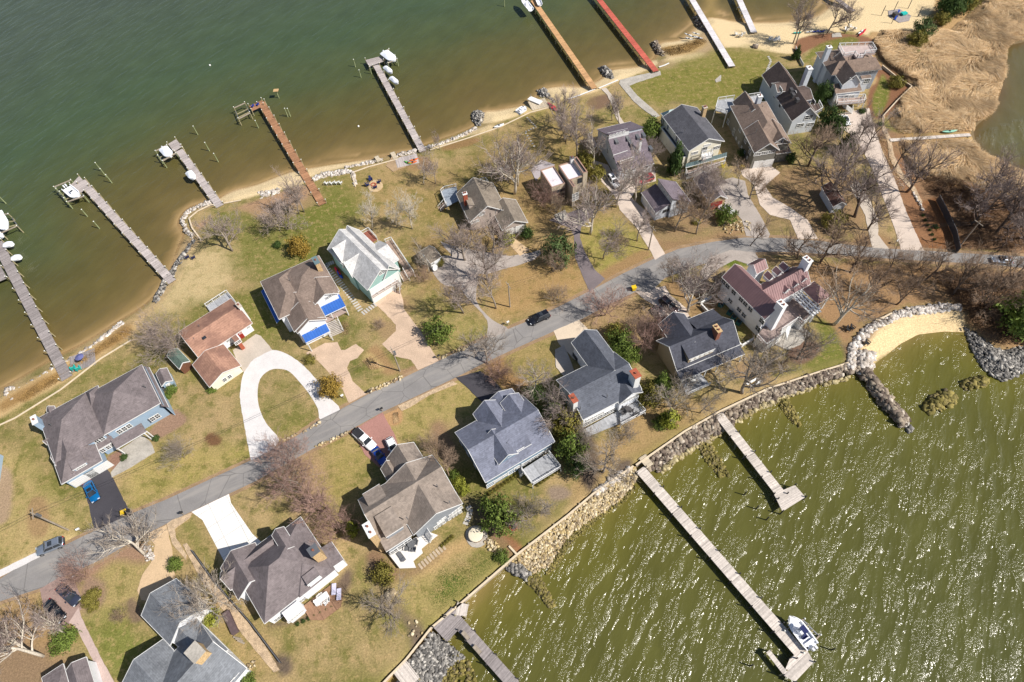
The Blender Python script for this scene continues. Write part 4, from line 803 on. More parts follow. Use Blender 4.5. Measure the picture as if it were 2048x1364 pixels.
h.block(Z(235, 835), Z(370, 790), 4.4, 1.1, 'gable', 'u', ov=.2); h.block(Z(285, 935), Z(400, 1010), 4.0, .9, 'gable', 'u', ov=.2)
h.rowwin(A, 'S', Z(905, 740), Z(990, 690), 3, .95, 1.4); h.win(Bb, 'S', [Z(705, 830), Z(745, 805)], .95, 1.3); h.win(F2, 'S', [Z(752, 912), Z(805, 882), Z(838, 862)], .95, 1.2); h.win(D2, 'S', [Z(1205, 625), Z(1248, 600)], 1.0, 1.4)
h.win(dm, 'S', [Z(555, 1062)], 1.9, .5, mull=4); h.garage(Cc, 'S', Z(595, 1168), 4.4); h.garage(Cc, 'S', Z(725, 1092), 4.4); h.posts([Z(880, 890), Z(1130, 758), Z(1150, 740)], 0, 2.95)
h.chimney(Z(130, 635), 7.4, .9, 2.0, S_BLUE, WHITE, flues=1); h.vents([Z(265, 668), Z(360, 660), Z(918, 340), Z(1118, 315)], 7.2); h.done()
# garden shed, light blue
h = House('garden_shed', 'small light blue garden shed with arched brown roof next to round green bushes', Z(1300, 325), Z(1388, 278), 2.3, S_BLUE, R_MAUVE, 'shed'); b = h.block(Z(1235, 215), Z(1388, 278), 2.3, .8, 'gable', 'v', ov=.2); h.door(b, 'S', Z(1352, 318)); h.done()
# ---------------------------------------------------------------- rusty brown ranch
Z = ZJ; h = House('ranch_house', 'low white ranch house with streaked rusty brown roof above the horseshoe drive', Z(490, 905), Z(1145, 470), 2.7, S_WHITE, R_RED)
A = h.block(Z(228, 582), Z(1145, 470), 2.9, 1.7, ov=.5); Bb = h.block(Z(400, 990), Z(1005, 1000), 2.5, 1.5, 'gable', 'v', ov=.4, wall=S_CREAM)
h.win(A, 'S', [Z(742, 757), Z(842, 690), Z(890, 735), Z(995, 585), Z(1092, 520)], .8, .8); h.win(Bb, 'S', [Z(800, 1175), Z(862, 1135)], .9, 1.2); h.win(A, 'S', [Z(920, 650)], 1.2, 1.2)
lb = h.block(Z(895, 665), Z(1010, 700), 2.75, .5, 'shed', hi='N', ov=.15, z0=0, roof=R_RED, wall=BRICK); h.win(lb, 'S', [Z(965, 708)], 1.5, .9); h.door(A, 'S', Z(1020, 640), REDD)
h.chimney(Z(975, 250), 5.2, .7, 1.5, WHITE, flues=1); h.vents([Z(472, 492), Z(415, 655)], 4.6)
sk = MB(); c = P(*Z(535, 640), 4.1); sk.box((c.x, c.y, 3.95), (.9, 1.3, .3), h.a); h.deck([Z(575, 265), Z(840, 92), Z(940, 215), Z(660, 390)], .6, DECKG, [0, 1], px_z=.6)
h.done([('skylight', sk, GLASS)])
h = House('garden_shed', 'brown board shed with green gambrel roof under a bare tree', Z(225, 1055), Z(372, 945), 2.3, S_BROWN, R_GRN, 'shed'); b = h.block(Z(85, 880), Z(372, 945), 2.3, 1.0, 'gable', 'v', ov=.15); h.door(b, 'S', Z(300, 1030), S_BROWN, 1.5, 1.9); h.done()
# ---------------------------------------------------------------- taupe house with blue porch roofs
Z = ZF; h = House('taupe_house', 'taupe roofed house with bright blue metal porch roofs and wide front stairs', Z(340, 940), Z(870, 690), 6.0, S_WHITE, R_TAUPE)
A = h.block(Z(225, 545), Z(870, 690), 6.0, 2.6, 'hip', ov=.5)
h.A = A
Wb = h.block(Z(115, 628), Z(735, 940), 6.0, 2.5, 'hip', 'v', ov=.5) if False else None
u0, v0 = h.uv(Z(340, 940), 6.0); u1, v1 = h.uv(Z(225, 545), 6.0)
Wb = h.block(None, None, 6.02, 2.4, 'hip', 'v', ov=.5, uv=(h.uv(Z(115, 628), 6)[0], h.uv(Z(340, 940), 6)[1], h.uv(Z(600, 800), 6)[0], v1))
Gf = h.block(Z(350, 930), Z(735, 945), 5.5, 2.1, 'gable', 'v', ov=.5)
ub, vb = h.uv(Z(462, 1105), 5.5); uc, vc = h.uv(Z(735, 945), 5.5); Gf = h.block(None, None, 5.45, 2.2, 'gable', 'v', ov=.4, uv=(ub, vb, uc, vb+9))
ud, vd = h.uv(Z(605, 790), 6.1); ue, ve = h.uv(Z(870, 690), 6.1); Gr = h.block(None, None, 6.1, 1.7, 'gable', 'v', ov=.4, uv=(ue-6.0, ve-.6, ue-.3, ve+5))
p1 = h.block(None, None, 3.4, 1.0, 'shed', hi='N', roof=MR_BLUE, nowall=True, ov=.2, uv=(h.uv(Z(742, 945), 3.4)[0], h.uv(Z(932, 838), 3.4)[1], h.uv(Z(932, 838), 3.4)[0], h.uv(Z(858, 728), 4.4)[1])); sm = h.seams(p1, 'shed', 1.0, hi='N', gap=.6)
p2 = h.block(None, None, 3.1, .9, 'shed', hi='N', roof=MR_BLUE, nowall=True, ov=.2, uv=(h.uv(Z(552, 1212), 3.1)[0], h.uv(Z(778, 1083), 3.1)[1], h.uv(Z(778, 1083), 3.1)[0], h.uv(Z(735, 990), 4.0)[1])); sm2 = h.seams(p2, 'shed', .9, hi='N', gap=.6)
p3 = h.block(Z(108, 692), Z(330, 968), 3.4, .8, 'shed', hi='E', roof=MR_BLUE, nowall=True, ov=.2); sm3 = h.seams(p3, 'shed', .8, hi='E', gap=.6)
h.rowwin(Gr, 'S', Z(748, 760), Z(808, 722), 3, .8, .9, mull=2); h.rowwin(Gf, 'S', Z(612, 1072), Z(640, 1052), 2, .8, .9); h.posts([Z(925, 842), Z(790, 915), Z(560, 1205), Z(770, 1095)], 0, 3.1)
h.stairs(Z(790, 985), Z(850, 1115), 1.9, .1, 3.2, mat('stair_grey', C(196, 188, 180)), 9); h.deck([Z(720, 960), Z(925, 850), Z(945, 890), Z(745, 1000)], 1.5, PORCHF, [1], px_z=1.5)
h.chimney(Z(640, 395), 9.3, 1.0, 2.2, STONE, MR_GRN, flues=1); h.vents([Z(375, 565)], 8.4); h.done([('seams', q_, MR_BLUE) for q_ in (sm, sm2, sm3)])
# ---------------------------------------------------------------- mint house with light grey roof
h = House('mint_house', 'mint green house with light grey gabled roof and wooden side stairs', Z(1145, 685), Z(1455, 480), 5.6, S_MINT, R_LGREY)
A = h.block(Z(905, 185), Z(1455, 480), 5.7, 3.0, 'gable', 'v', ov=.45)
uA = A['U']; w0, s0 = h.uv(Z(1145, 685), 5.7); A2 = None
Bn = h.block(None, None, 5.6, 3.4, 'gable', 'v', ov=.4, uv=(h.uv(Z(1145, 685), 5.6)[0], h.uv(Z(1145, 685), 5.6)[1], h.uv(Z(1460, 475), 5.6)[0], h.uv(Z(905, 190), 5.6)[1]))
um = (Bn['U'][0]+Bn['U'][1])/2
l1 = h.block(None, None, 5.2, 3.4, 'gable', 'u', ov=.35, uv=(h.uv(Z(765, 288), 5.2)[0], h.uv(Z(895, 465), 5.2)[1], um, h.uv(Z(765, 288), 5.2)[1]))
l2 = h.block(None, None, 5.2, 3.4, 'gable', 'u', ov=.35, uv=(h.uv(Z(905, 465), 5.2)[0], h.uv(Z(1000, 560), 5.2)[1], um, h.uv(Z(905, 465), 5.2)[1]))
l3 = h.block(None, None, 5.2, 2.0, 'gable', 'u', ov=.35, uv=(um, h.uv(Z(1440, 390), 5.2)[1], h.uv(Z(1440, 390), 5.2)[0]+.3, h.uv(Z(1280, 190), 5.2)[1]))
h.rowwin(Bn, 'S', Z(1268, 520), Z(1300, 502), 2, .8, 1.0); h.walls2.setdefault(WHITE, MB()).add(*h._box(Bn['u0']+.1, Bn['u1']-.1, Bn['v0']-.12, Bn['v0']+.2, 0, 4.9)); h.garage(Bn, 'S', Z(1290, 690), 5.5); por = h.block(Z(1150, 690), Z(1455, 560), 2.9, .2, 'shed', hi='N', ov=.1, nowall=True, roof=MEMB) if False else None
h.deck([Z(1165, 700), Z(1420, 555), Z(1450, 600), Z(1190, 760)], 2.7, PORCHF, [0, 2], px_z=2.7); h.stairs(Z(1450, 600), Z(1440, 710), 2.6, .1, 1.2); h.stairs(Z(1470, 500), Z(1520, 590), 2.8, 1.4, 1.3)
h.deck([Z(1085, 140), Z(1160, 98), Z(1240, 185), Z(1165, 235)], 3.0, mat('red_deck', C(150, 92, 76)), [0, 1], px_z=3.0); h.deck([Z(1320, 215), Z(1380, 190), Z(1600, 520), Z(1550, 560)], 1.2, DECKM, [0, 1], px_z=1.2)
h.win(l1, 'S', [Z(915, 425)], 1.0, 1.2); h.vents([Z(825, 270)], 6.4); h.done()
# ---------------------------------------------------------------- khaki gabled house, centre
Z = ZD; h = House('khaki_house', 'khaki roofed house with red brick chimney and attached two car garage wing', Z(820, 745), Z(1115, 655), 3.0, S_TAUPE, R_DTAN)
A = h.block(Z(235, 345), Z(580, 490), 4.0, 3.2, 'gable', 'v', ov=.4) if False else None
W_ = h.block(None, None, 3.4, 3.6, 'gable', 'v', ov=.4, uv=(h.uv(Z(450, 655), 3.4)[0], h.uv(Z(450, 655), 3.4)[1], h.uv(Z(820, 410), 3.4)[0], h.uv(Z(235, 345), 3.4)[1]))
Gw = h.block(Z(690, 480), Z(1115, 655), 2.9, 1.9, 'gable', 'v', ov=.4); lk = h.block(Z(585, 600), Z(745, 560), 2.8, .8, 'shed', hi='N', ov=.2)
h.rowwin(W_, 'S', Z(480, 655), Z(540, 630), 3, .8, .8); h.win(W_, 'S', [Z(575, 560), Z(605, 545)], .9, 1.1); h.garage(Gw, 'S', Z(920, 770), 2.4); h.garage(Gw, 'S', Z(1010, 735), 2.4)
h.chimney(Z(395, 325), 7.6, 1.0, .9, BRICK, WHITE, 0, 2); cr = h.block(None, None, 5.3, .7, 'shed', hi='W', ov=.1, z0=4.5, uv=(h.uv(Z(405, 400), 5.3)[0], h.uv(Z(455, 470), 5.3)[1], h.uv(Z(490, 420), 5.3)[0], h.uv(Z(405, 390), 5.3)[1]))
sk = MB()
for p in ((590, 365), (605, 375), (690, 480)): c = P(*Z(*p), 5.4); sk.box((c.x, c.y, 5.3), (.9, 1.2, .25), h.a)
h.deck([Z(125, 310), Z(165, 275), Z(300, 245), Z(330, 400), Z(190, 470), Z(160, 400)], 1.2, mat('blue_grey_deck', C(150, 160, 172)), [0, 1, 4, 5], px_z=1.2); h.deck([Z(525, 205), Z(630, 170), Z(670, 220), Z(580, 250)], 1.4, DECKG, [0, 1], px_z=1.4); h.stairs(Z(180, 430), Z(110, 510), 1.2, 0, 1.3); h.vents([Z(525, 475), Z(820, 480), Z(740, 510)], 5.6)
h.done([('skylight', sk, DKT)])
# ---------------------------------------------------------------- flat-roofed modern house
Z = ZL; h = House('flat_roofed_house', 'boxy tan board house with white flat roofs and grid windows', Z(405, 945), Z(590, 885), 4.8, S_BOARD, MEMB, trim=mat('rust_coping', C(176, 142, 126)))
A = h.block(Z(265, 715), Z(590, 885), 5.6, 0, 'flat'); Bc = h.block(Z(500, 655), Z(830, 785), 6.6, 0, 'flat'); Bb = h.block(None, None, 6.55, 0, 'flat', uv=(Bc['u0'], h.uv(Z(725, 925), 6.6)[1], h.uv(Z(725, 925), 6.6)[0], Bc['v0']+.1))
Bd = h.block(None, None, 7.5, 0, 'flat', uv=(Bc['u1']-.3, Bc['v0']-.15, Bc['u1']+.9, Bc['v0']+6), roof=DKT)  # dark floor colour stands in for the shade inside the open-topped parapet box
for r in range(3): h.rowwin(Bb, 'S', Z(700, 1040+30*r), Z(738, 1022+30*r), 2, 1.0, .8, mull=1)
h.win(A, 'S', [(Z(505, 985), 3.2, .9), (Z(505, 1060), 3.0, 1.4)], frame=DKT, mull=3); h.chimney(Z(675, 555), 8.0, .8, .8, WHITE, METAL, 5, 1); h.win(Bc, 'S', [(Z(775, 850), 1.2, 1.6)], frame=DKT)
h.done()
# ---------------------------------------------------------------- purple-grey roof with clerestory
h = House('clerestory_house', 'blue grey house with purple grey roof, a white clerestory strip and many skylights', Z(1165, 475), Z(1690, 600), 5.2, S_PALEB, R_PURP)
h.a = math.atan2(*(lambda d: (d.y, d.x))(P(*Z(1130, 285), 7)-P(*Z(1400, 185), 7))); 
_d = P(*Z(1385, 240), 8)-P(*Z(1130, 300), 8); h.a = math.atan2(_d.y, _d.x); h.u = Vector((math.cos(h.a), math.sin(h.a), 0)); h.v = Vector((-h.u.y, h.u.x, 0)); h.root.rotation_euler = (0, 0, h.a); WM[h.root] = Matrix.Translation(h.o0) @ Matrix.Rotation(h.a, 4, 'Z')
uW = h.uv(Z(1165, 475), 4.6)[0]; uE = h.uv(Z(1740, 590), 4.0)[0]; vS = h.uv(Z(1490, 690), 3.4)[1]; vN = h.uv(Z(990, 190), 5.4)[1]; vm = h.uv(Z(1130, 300), 7.2)[1]
A = h.block(None, None, 3.4, 4.0, 'shed', hi='N', ov=.3, uv=(uW, vS+0, uE, vm)); N_ = h.block(None, None, 4.6, 3.8, 'shed', hi='S', ov=.3, uv=(uW, vm-.5, uE, vN+1))
cl = h.block(None, None, 8.3, .3, 'shed', hi='S', ov=.05, z0=6.6, uv=(uW+.1, vm-.6, h.uv(Z(1400, 190), 8)[0], vm+.5), wall=WHITE); h.rowwin(cl, 'S', Z(1172, 268), Z(1350, 218), 5, .7, .6)
sk = MB()
for p in ((1255, 305), (1405, 270), (1532, 248), (1610, 225), (1437, 348), (1462, 420), (1515, 510), (1690, 460)):
    u, v = h.uv(Z(*p), 5.8); z = 3.4+4.0*(v-vS)/(vm-vS); u, v = h.uv(Z(*p), z); z = 3.4+4.0*(v-vS)/(vm-vS); sk.add(*h._box(u-.4, u+.4, v-.8, v+.8, z-.8, z+.35))
h.deck([Z(1210, 560), Z(1390, 500), Z(1480, 575), Z(1300, 640)], 4.6, DECKM, [0, 2], px_z=4.6, posts=False)
h.win(A, 'W', [(Z(1140, 470), .9, 1.6)]); h.garage(A, 'S', Z(1520, 700), 3.4, 2.2); h.garage(A, 'S', Z(1600, 680), 3.0, 2.2); h.chimney(Z(1567, 330), 8.2, .6, .6, WHITE, METAL, 4, 1)
h.deck([Z(880, 290), Z(935, 265), Z(1010, 395), Z(950, 425)], 2.6, DECKG, [0, 3], px_z=2.6); h.done([('skylight', sk, METAL)])
# ---------------------------------------------------------------- dark grey roof, cream gable
Z = ZA; h = House('cream_house', 'cream gabled house with dark grey roof and teal front porch roof', Z(900, 920), Z(1225, 830), 6.0, S_CREAM, R_DGREY)
uW, vS = h.uv(Z(900, 920), 6.0); uE = h.uv(Z(1225, 830), 6.0)[0]; vN = h.uv(Z(650, 610), 6.0)[1]
A = h.block(None, None, 6.0, 2.4, 'gable', 'v', ov=.5, uv=(uW, vS, uE, vN)); h.block(None, None, 3.4, 0.2, 'flat', uv=(uW-.6, vS+.9, uW+1.5, vN-.8), z0=-.2)
Pp = h.block(Z(865, 1065), Z(1242, 965), 3.3, 1.1, 'shed', hi='N', roof=MR_GRN, nowall=True, ov=.1); sm = h.seams(Pp, 'shed', 1.1, hi='N', gap=.6)
h.win(A, 'S', [(Z(952, 935), 1.9, .9), (Z(1152, 885), 1.9, 1.1), (Z(1068, 862), 2.0, .6), (Z(1040, 905), 1.6, 1.8)], mull=3); h.posts([Z(880, 1062), Z(990, 1040), Z(1110, 1005), Z(1235, 968)], 0, 3.2)
h.deck([Z(870, 1100), Z(1215, 1000), Z(1222, 1030), Z(880, 1150)], 1.1, PORCHF, [2, 3], px_z=1.1, skirt=WHITE); h.deck([Z(1010, 950), Z(1100, 925), Z(1112, 970), Z(1020, 1000)], 4.6, WHITE, [0, 1, 2, 3], px_z=4.6, posts=False); h.stairs(Z(1050, 1070), Z(1060, 1130), 1.1, 0, 2.4, WHITE)
for p in ((650, 665), (703, 740), (785, 830)): u, v, z = h.on(A, 'W', Z(*p)); h._win((A['u0'], v, 4.4), -math.pi/2, 1.0, 1.6)
h.chimney(Z(1045, 520), 9.0, 1.0, 1.0, STONE, CONC2, 0, 2); h.vents([Z(868, 705), Z(975, 645)], 8.3)
bk = h.block(None, None, 5.6, 1.6, 'hip', ov=.3, uv=(uW+.5, vN-1, uW+6, vN+2.0), roof=MR_GRN); h.done([('seams', sm, MR_GRN)])
# ---------------------------------------------------------------- brown-roofed grey house with garages below
Z = ZB; h = House('grey_house', 'large grey green house with brown hipped roof and white rear balcony', Z(405, 1118), Z(630, 1090), 5.6, S_SAGE, R_BROWN)
_d = P(*Z(690, 1005), 5.6)-P(*Z(405, 1118), 5.6); uW, vS = h.uv(Z(405, 1118), 5.6); uE = h.uv(Z(700, 990), 5.6)[0]; vN = h.uv(Z(170, 690), 5.6)[1]
A = h.block(None, None, 5.6, 3.2, 'hip', 'v', ov=.45, uv=(uW, vS+2.2, uE+.2, vN)); G1_ = h.block(None, None, 5.5, 2.6, 'gable', 'v', ov=.45, uv=(uW, vS, h.uv(Z(630, 1085), 5.5)[0], vS+9)); G2_ = h.block(None, None, 5.45, 2.2, 'gable', 'v', ov=.4, uv=(h.uv(Z(500, 975), 5.5)[0], vS+2.0, uE+.6, vS+9.5))
h.block(None, None, 5.5, 2.9, 'gable', 'v', ov=.4, uv=(uW+1.2, vN-6, uW+6.6, vN+1.6)); ltl = h.block(None, None, 3.0, .8, 'shed', hi='N', ov=.2, uv=(h.uv(Z(600, 1120), 3)[0], h.uv(Z(610, 1125), 3)[1], h.uv(Z(735, 1100), 3)[0], h.uv(Z(610, 1125), 3)[1]+3.4))
h.rowwin(G1_, 'S', Z(430, 1128), Z(560, 1105), 3, 1.8, 1.0, mull=3); h.garage(G1_, 'S', Z(430, 1260), 2.7); h.garage(G1_, 'S', Z(510, 1240), 2.7); h.win(G2_, 'S', [(Z(628, 1018), 2.0, 1.2)], mull=3)
for p in ((165, 835), (275, 905), (325, 1005), (365, 1110), (370, 1060)): h.win(A, 'W', [(Z(*p), 1.3, 1.3)])
for p in ((240, 985), (265, 1022), (290, 1065), (315, 1110), (340, 1160)): h.win(A, 'W', [(Z(*p), .6, .7)], mull=1)
h.win(A, 'W', [(Z(215, 930), 1.0, 2.0)]); h.chimney(Z(455, 600), 9.8, 1.1, 1.1, S_PALEB, WHITE, 5, 1); h.vents([Z(360, 715), Z(482, 685), Z(428, 900)], 8.2)
h.deck([Z(70, 640), Z(215, 620), Z(230, 700), Z(150, 760), Z(45, 730)], 4.4, DECKG, [0, 4, 3], px_z=4.4); h.deck([Z(345, 610), Z(450, 595), Z(470, 650), Z(370, 660)], 5.4, DECKG, [0], px_z=5.4); h.done()
# ---------------------------------------------------------------- dark brown roof, pale walls
h = House('pale_house', 'pale blue grey house with steep dark brown roof, skylights and white rear pergola', Z(745, 830), Z(1010, 815), 4.8, S_PALEB, R_DBR)
uW, vS = h.uv(Z(745, 830), 4.8); uE = h.uv(Z(1010, 815), 4.8)[0]; vN = h.uv(Z(635, 385), 4.8)[1]
_d = P(*Z(745, 830), 4.8)-P(*Z(560, 545), 4.8); a2 = math.atan2(_d.y, _d.x)+math.pi/2; h.a = a2; h.u = Vector((math.cos(a2), math.sin(a2), 0)); h.v = Vector((-h.u.y, h.u.x, 0)); h.root.rotation_euler = (0, 0, a2); WM[h.root] = Matrix.Translation(h.o0) @ Matrix.Rotation(a2, 4, 'Z')
uW, vS = h.uv(Z(745, 830), 4.8); uE = h.uv(Z(1010, 815), 4.8)[0]; vN = h.uv(Z(635, 385), 4.8)[1]
A = h.block(None, None, 4.8, 3.6, 'gable', 'v', ov=.45, uv=(uW, vS, uE, vN)); um = (uW+uE)/2
dr = h.block(None, None, 7.0, 1.1, 'gable', 'u', ov=.2, uv=(um-.5, h.uv(Z(920, 660), 6)[1], uE-.3, h.uv(Z(810, 540), 6)[1]), z0=5); dl = h.block(None, None, 6.6, 1.0, 'gable', 'u', ov=.2, uv=(uW-.4, h.uv(Z(660, 575), 6)[1], um, h.uv(Z(630, 490), 6)[1]), z0=4.4)
h.win(A, 'S', [(Z(897, 793), 2.2, 1.4), (Z(820, 865), 2.0, 1.2), (Z(912, 858), 2.0, 1.2)], mull=2); h.win(dr, 'E', [(Z(942, 650), 1.6, 1.0)]); h.win(dl, 'W', [(Z(645, 540), 2.0, 1.0)], mull=3); h.win(A, 'W', [(Z(588, 600), .7, .9), (Z(637, 685), .7, .9)], frame=DKT)
sk = MB()
for p in ((740, 545), (758, 590), (795, 633), (725, 675)): u, v = h.uv(Z(*p), 7); z = 4.8+3.6*(u-uW)/(um-uW); u, v = h.uv(Z(*p), z); sk.add(*h._box(u-.4, u+.4, v-.6, v+.6, z-.6, z+.35))
h.chimney(Z(905, 345), 10.2, 1.2, 1.6, S_PALEB, WHITE, 0, 1); rd = h.deck([Z(900, 680), Z(985, 665), Z(1018, 730), Z(950, 770)], 3.6, R_DBR, [1, 2], px_z=3.6)
h.deck([Z(520, 380), Z(590, 350), Z(670, 460), Z(560, 520), Z(530, 480)], 3.2, DECKG, [0, 1, 4], px_z=3.2)
pg = MB()
for k in range(7): a = P(*Z(530+k*9, 395-k*4), 5.0); b = P(*Z(600+k*10, 480-k*4), 5.0); pg.bar(a, b, .12, .2)
h.done([('skylight', sk, DKT), ('pergola', pg, WHITE)])
# ---------------------------------------------------------------- top right house with roof deck
h = House('roof_deck_house', 'large pale grey house with white railed roof deck nearest the reed marsh', Z(1215, 240), Z(1510, 205), 9.0, S_PALEB, R_BROWN)
vT = h.uv(Z(1215, 240), 8.6)[1]
M = h.block(Z(1050, 330), Z(1565, 355), 6.4, 2.6, 'hip', ov=.5); uW, uE, vS, vN = M['U']
M = h.block(None, None, 6.4, 2.6, 'hip', ov=.5, uv=(uW, vS, uE, vS+11)) if vN-vS < 9 else M
Gx = h.block(None, None, 6.2, 2.8, 'gable', 'v', ov=.4, uv=(h.uv(Z(1110, 365), 6.2)[0], h.uv(Z(1215, 500), 6.2)[1], h.uv(Z(1390, 495), 6.2)[0], vS+6)); Lx = h.block(None, None, 4.2, 1.0, 'shed', hi='N', ov=.2, uv=(h.uv(Z(1145, 580), 4.2)[0], h.uv(Z(1145, 580), 4.2)[1], h.uv(Z(1400, 575), 4.2)[0], h.uv(Z(1145, 580), 4.2)[1]+3))
L2 = h.block(None, None, 4.4, .8, 'shed', hi='N', ov=.2, uv=(h.uv(Z(1380, 445), 4.4)[0], h.uv(Z(1380, 445), 4.4)[1], h.uv(Z(1480, 445), 4.4)[0], h.uv(Z(1380, 445), 4.4)[1]+3))
h.win(M, 'S', [(Z(1388, 376), .8, .9), (Z(1468, 374), 1.6, .9)]); h.win(Gx, 'S', [(Z(1290, 440), 1.4, .7)]); h.rowwin(Lx, 'S', Z(1240, 600), Z(1300, 595), 3, .9, 1.0); h.win(M, 'E', [(Z(1475, 440), 1.0, 1.6)]); h.win(L2, 'S', [(Z(1425, 465), 1.8, 1.4)], mull=3)
h.deck([Z(1165, 148), Z(1465, 138), Z(1505, 205), Z(1400, 215), Z(1395, 250), Z(1335, 255), Z(1310, 220), Z(1210, 238)], 9.0, mat('roof_deck_floor', C(196, 178, 172)), [0, 1, 2, 3, 4, 5, 6, 7], px_z=9.0, posts=False, thick=.6)
h.deck([Z(1145, 625), Z(1400, 610), Z(1405, 660), Z(1150, 680)], 2.4, PORCHF, [0, 1, 2, 3], px_z=2.4); h.posts([Z(1155, 590), Z(1270, 590), Z(1400, 580)], 0, 4.1); h.stairs(Z(1250, 680), Z(1250, 730), 2.2, 0, 3.4, WHITE)
h.chimney(Z(1085, 155), 10.6, 1.2, 1.2, S_PALEB, WHITE, 0, 1); h.vents([Z(1203, 335), Z(1450, 290)], 8.2); h.done()
# ---------------------------------------------------------------- outbuildings
Z = ZM; h = House('garage', 'detached pale blue garage with two brown roofs at the red car court', Z(460, 985), Z(1040, 800), 0, S_PALEB, R_PURP, 'garage')
A = h.block(None, None, 2.9, 1.6, 'shed', 'v', hi='E', ov=.2, uv=(h.uv(Z(205, 500), 2.9)[0], h.uv(Z(460, 870), 2.9)[1], h.uv(Z(745, 710), 4.5)[0], h.uv(Z(205, 500), 2.9)[1])); 
_b = h.block(None, None, 3.6, 3.0, 'shed', hi='W', ov=.25, uv=(h.uv(Z(770, 610), 6.6)[0], h.uv(Z(770, 610), 6.6)[1]-.1, h.uv(Z(1095, 650), 3.6)[0], h.uv(Z(510, 240), 6.6)[1])); h.win(A, 'S', [(Z(650, 830), 1.6, .9)], frame=DKT); h.win(_b, 'S', [(Z(875, 680), 1.0, 1.2)], frame=DKT)
for p in ((570, 400), (625, 485), (680, 545)): h.win(_b, 'W', [(Z(*p), .6, .5)], mull=1)
h.garage(A, 'W', Z(280, 720), 2.6); h.done()
h = House('garage', 'stone fronted garage with red door beside the parked white car', Z(1450, 750), Z(1680, 690), 2.6, STONE, R_MAUVE, 'garage'); b = h.block(None, None, 2.8, 1.7, 'gable', 'v', ov=.3, uv=(h.uv(Z(1455, 690), 2.8)[0], h.uv(Z(1455, 690), 2.8)[1], h.uv(Z(1750, 570), 2.8)[0], h.uv(Z(1455, 690), 2.8)[1]+9)); h.garage(b, 'S', Z(1575, 690), 2.8, 2.1, REDD); h.done()
Z = zoom(1536, 0, 3); h = House('garden_shed', 'blue grey shed with rusty roof among bare trees by the curved lane', Z(400, 1250), Z(470, 1235), 2.4, S_PALEB, shingle('rusty_shingle', C(122, 92, 82)), 'shed'); _d = P(*Z(410, 1245), 2.4)-P(*Z(330, 1110), 2.4)
a2 = math.atan2(_d.y, _d.x)+math.pi/2; h.a = a2; h.u = Vector((math.cos(a2), math.sin(a2), 0)); h.v = Vector((-h.u.y, h.u.x, 0)); h.root.rotation_euler = (0, 0, a2); WM[h.root] = Matrix.Translation(h.o0) @ Matrix.Rotation(a2, 4, 'Z')
b = h.block(Z(320, 1120), Z(475, 1230), 2.4, 1.3, 'gable', 'v', ov=.25); h.win(b, 'S', [(Z(440, 1255), .8, .9)]); h.done()
Z = zoom(512, 455, 3); h = House('garage', 'small khaki roofed garage among bare trees behind the grey drive', Z(1005, 245), Z(1112, 175), 2.6, S_WHITE, R_DTAN, 'garage')
b = h.block(Z(975, 150), Z(1112, 175), 2.6, 1.2, 'gable', 'u', ov=.3); h.garage(b, 'E', Z(1110, 170), 2.2) if False else h.win(b, 'S', [(Z(1060, 215), 1, 1)]); h.done()
# ---------------------------------------------------------------- white house with maroon metal roof
Z = ZC_; h = House('white_house', 'big white house with maroon standing seam roof and pergola terrace above the cove', Z(845, 905), Z(1010, 700), 6.6, S_WHITE, MR_RED)
_d = P(*Z(845, 905), 6.6)-P(*Z(285, 350), 6.6); a2 = math.atan2(_d.y, _d.x)+math.pi/2; h.a = a2; h.u = Vector((math.cos(a2), math.sin(a2), 0)); h.v = Vector((-h.u.y, h.u.x, 0)); h.root.rotation_euler = (0, 0, a2); WM[h.root] = Matrix.Translation(h.o0) @ Matrix.Rotation(a2, 4, 'Z')
uW, vS = h.uv(Z(845, 905), 6.6); vN = h.uv(Z(285, 350), 6.6)[1]; zr = 9.2; um = h.uv(Z(1015, 720), zr)[0]; uE = 2*um-uW
A = h.block(None, None, 6.6, zr-6.6, 'gable', 'v', ov=.35, uv=(uW, vS, uE, vN)); sm = h.seams(A, 'gable', zr-6.6, 'v', gap=.55)
# east wing, ridge along u
vs_, vn_ = h.uv(Z(1045, 660), 6.0)[1], h.uv(Z(745, 470), 6.0)[1]; eu = h.uv(Z(1430, 430), 6.0)[0]; eu0 = h.uv(Z(970, 430), 8.8)[0]
Ew = h.block(None, None, 6.0, 3.0, 'gable', 'u', ov=.35, uv=(um+.2, vs_, eu, vn_)); s_e = h.seams(Ew, 'gable', 3.0, 'u', gap=.55)
tw = h.block(None, None, 6.2, 1.5, 'gable', 'u', ov=.3, uv=(h.uv(Z(655, 215), 6.6)[0], h.uv(Z(750, 305), 6.2)[1], h.uv(Z(880, 230), 6.2)[0], h.uv(Z(740, 110), 6.6)[1])); s_t = h.seams(tw, 'gable', 1.5, 'u', gap=.55)
for p in ((1110, 510), (1225, 440), (1335, 370)):
    u, v = h.uv(Z(*p), 7.3); h.block(None, None, 7.2, .9, 'gable', 'v', ov=.12, z0=6.2, uv=(u-.8, v-.6, u+.8, v+2.2)); B = dict(v0=v-.48); h._win((u, v-.48, 7.0), 0, .9, .8)
for p in ((905, 340), (1015, 280), (1105, 220)):
    u, v = h.uv(Z(*p), 7.3); h.block(None, None, 7.2, .9, 'gable', 'v', ov=.12, z0=6.2, uv=(u-.8, v-.8, u+.8, v+1.0))
gz = h.block(None, None, 4.6, 2.4, 'hip', 'u', ov=.2, nowall=True, uv=(h.uv(Z(1530, 700), 4.6)[0], h.uv(Z(1530, 700), 4.6)[1], h.uv(Z(1705, 600), 4.6)[0], h.uv(Z(1320, 500), 4.6)[1])); 
u0_, u1_, v0_, v1_ = gz['U']; h.posts([], 0, 1) if False else None
pp = MB()
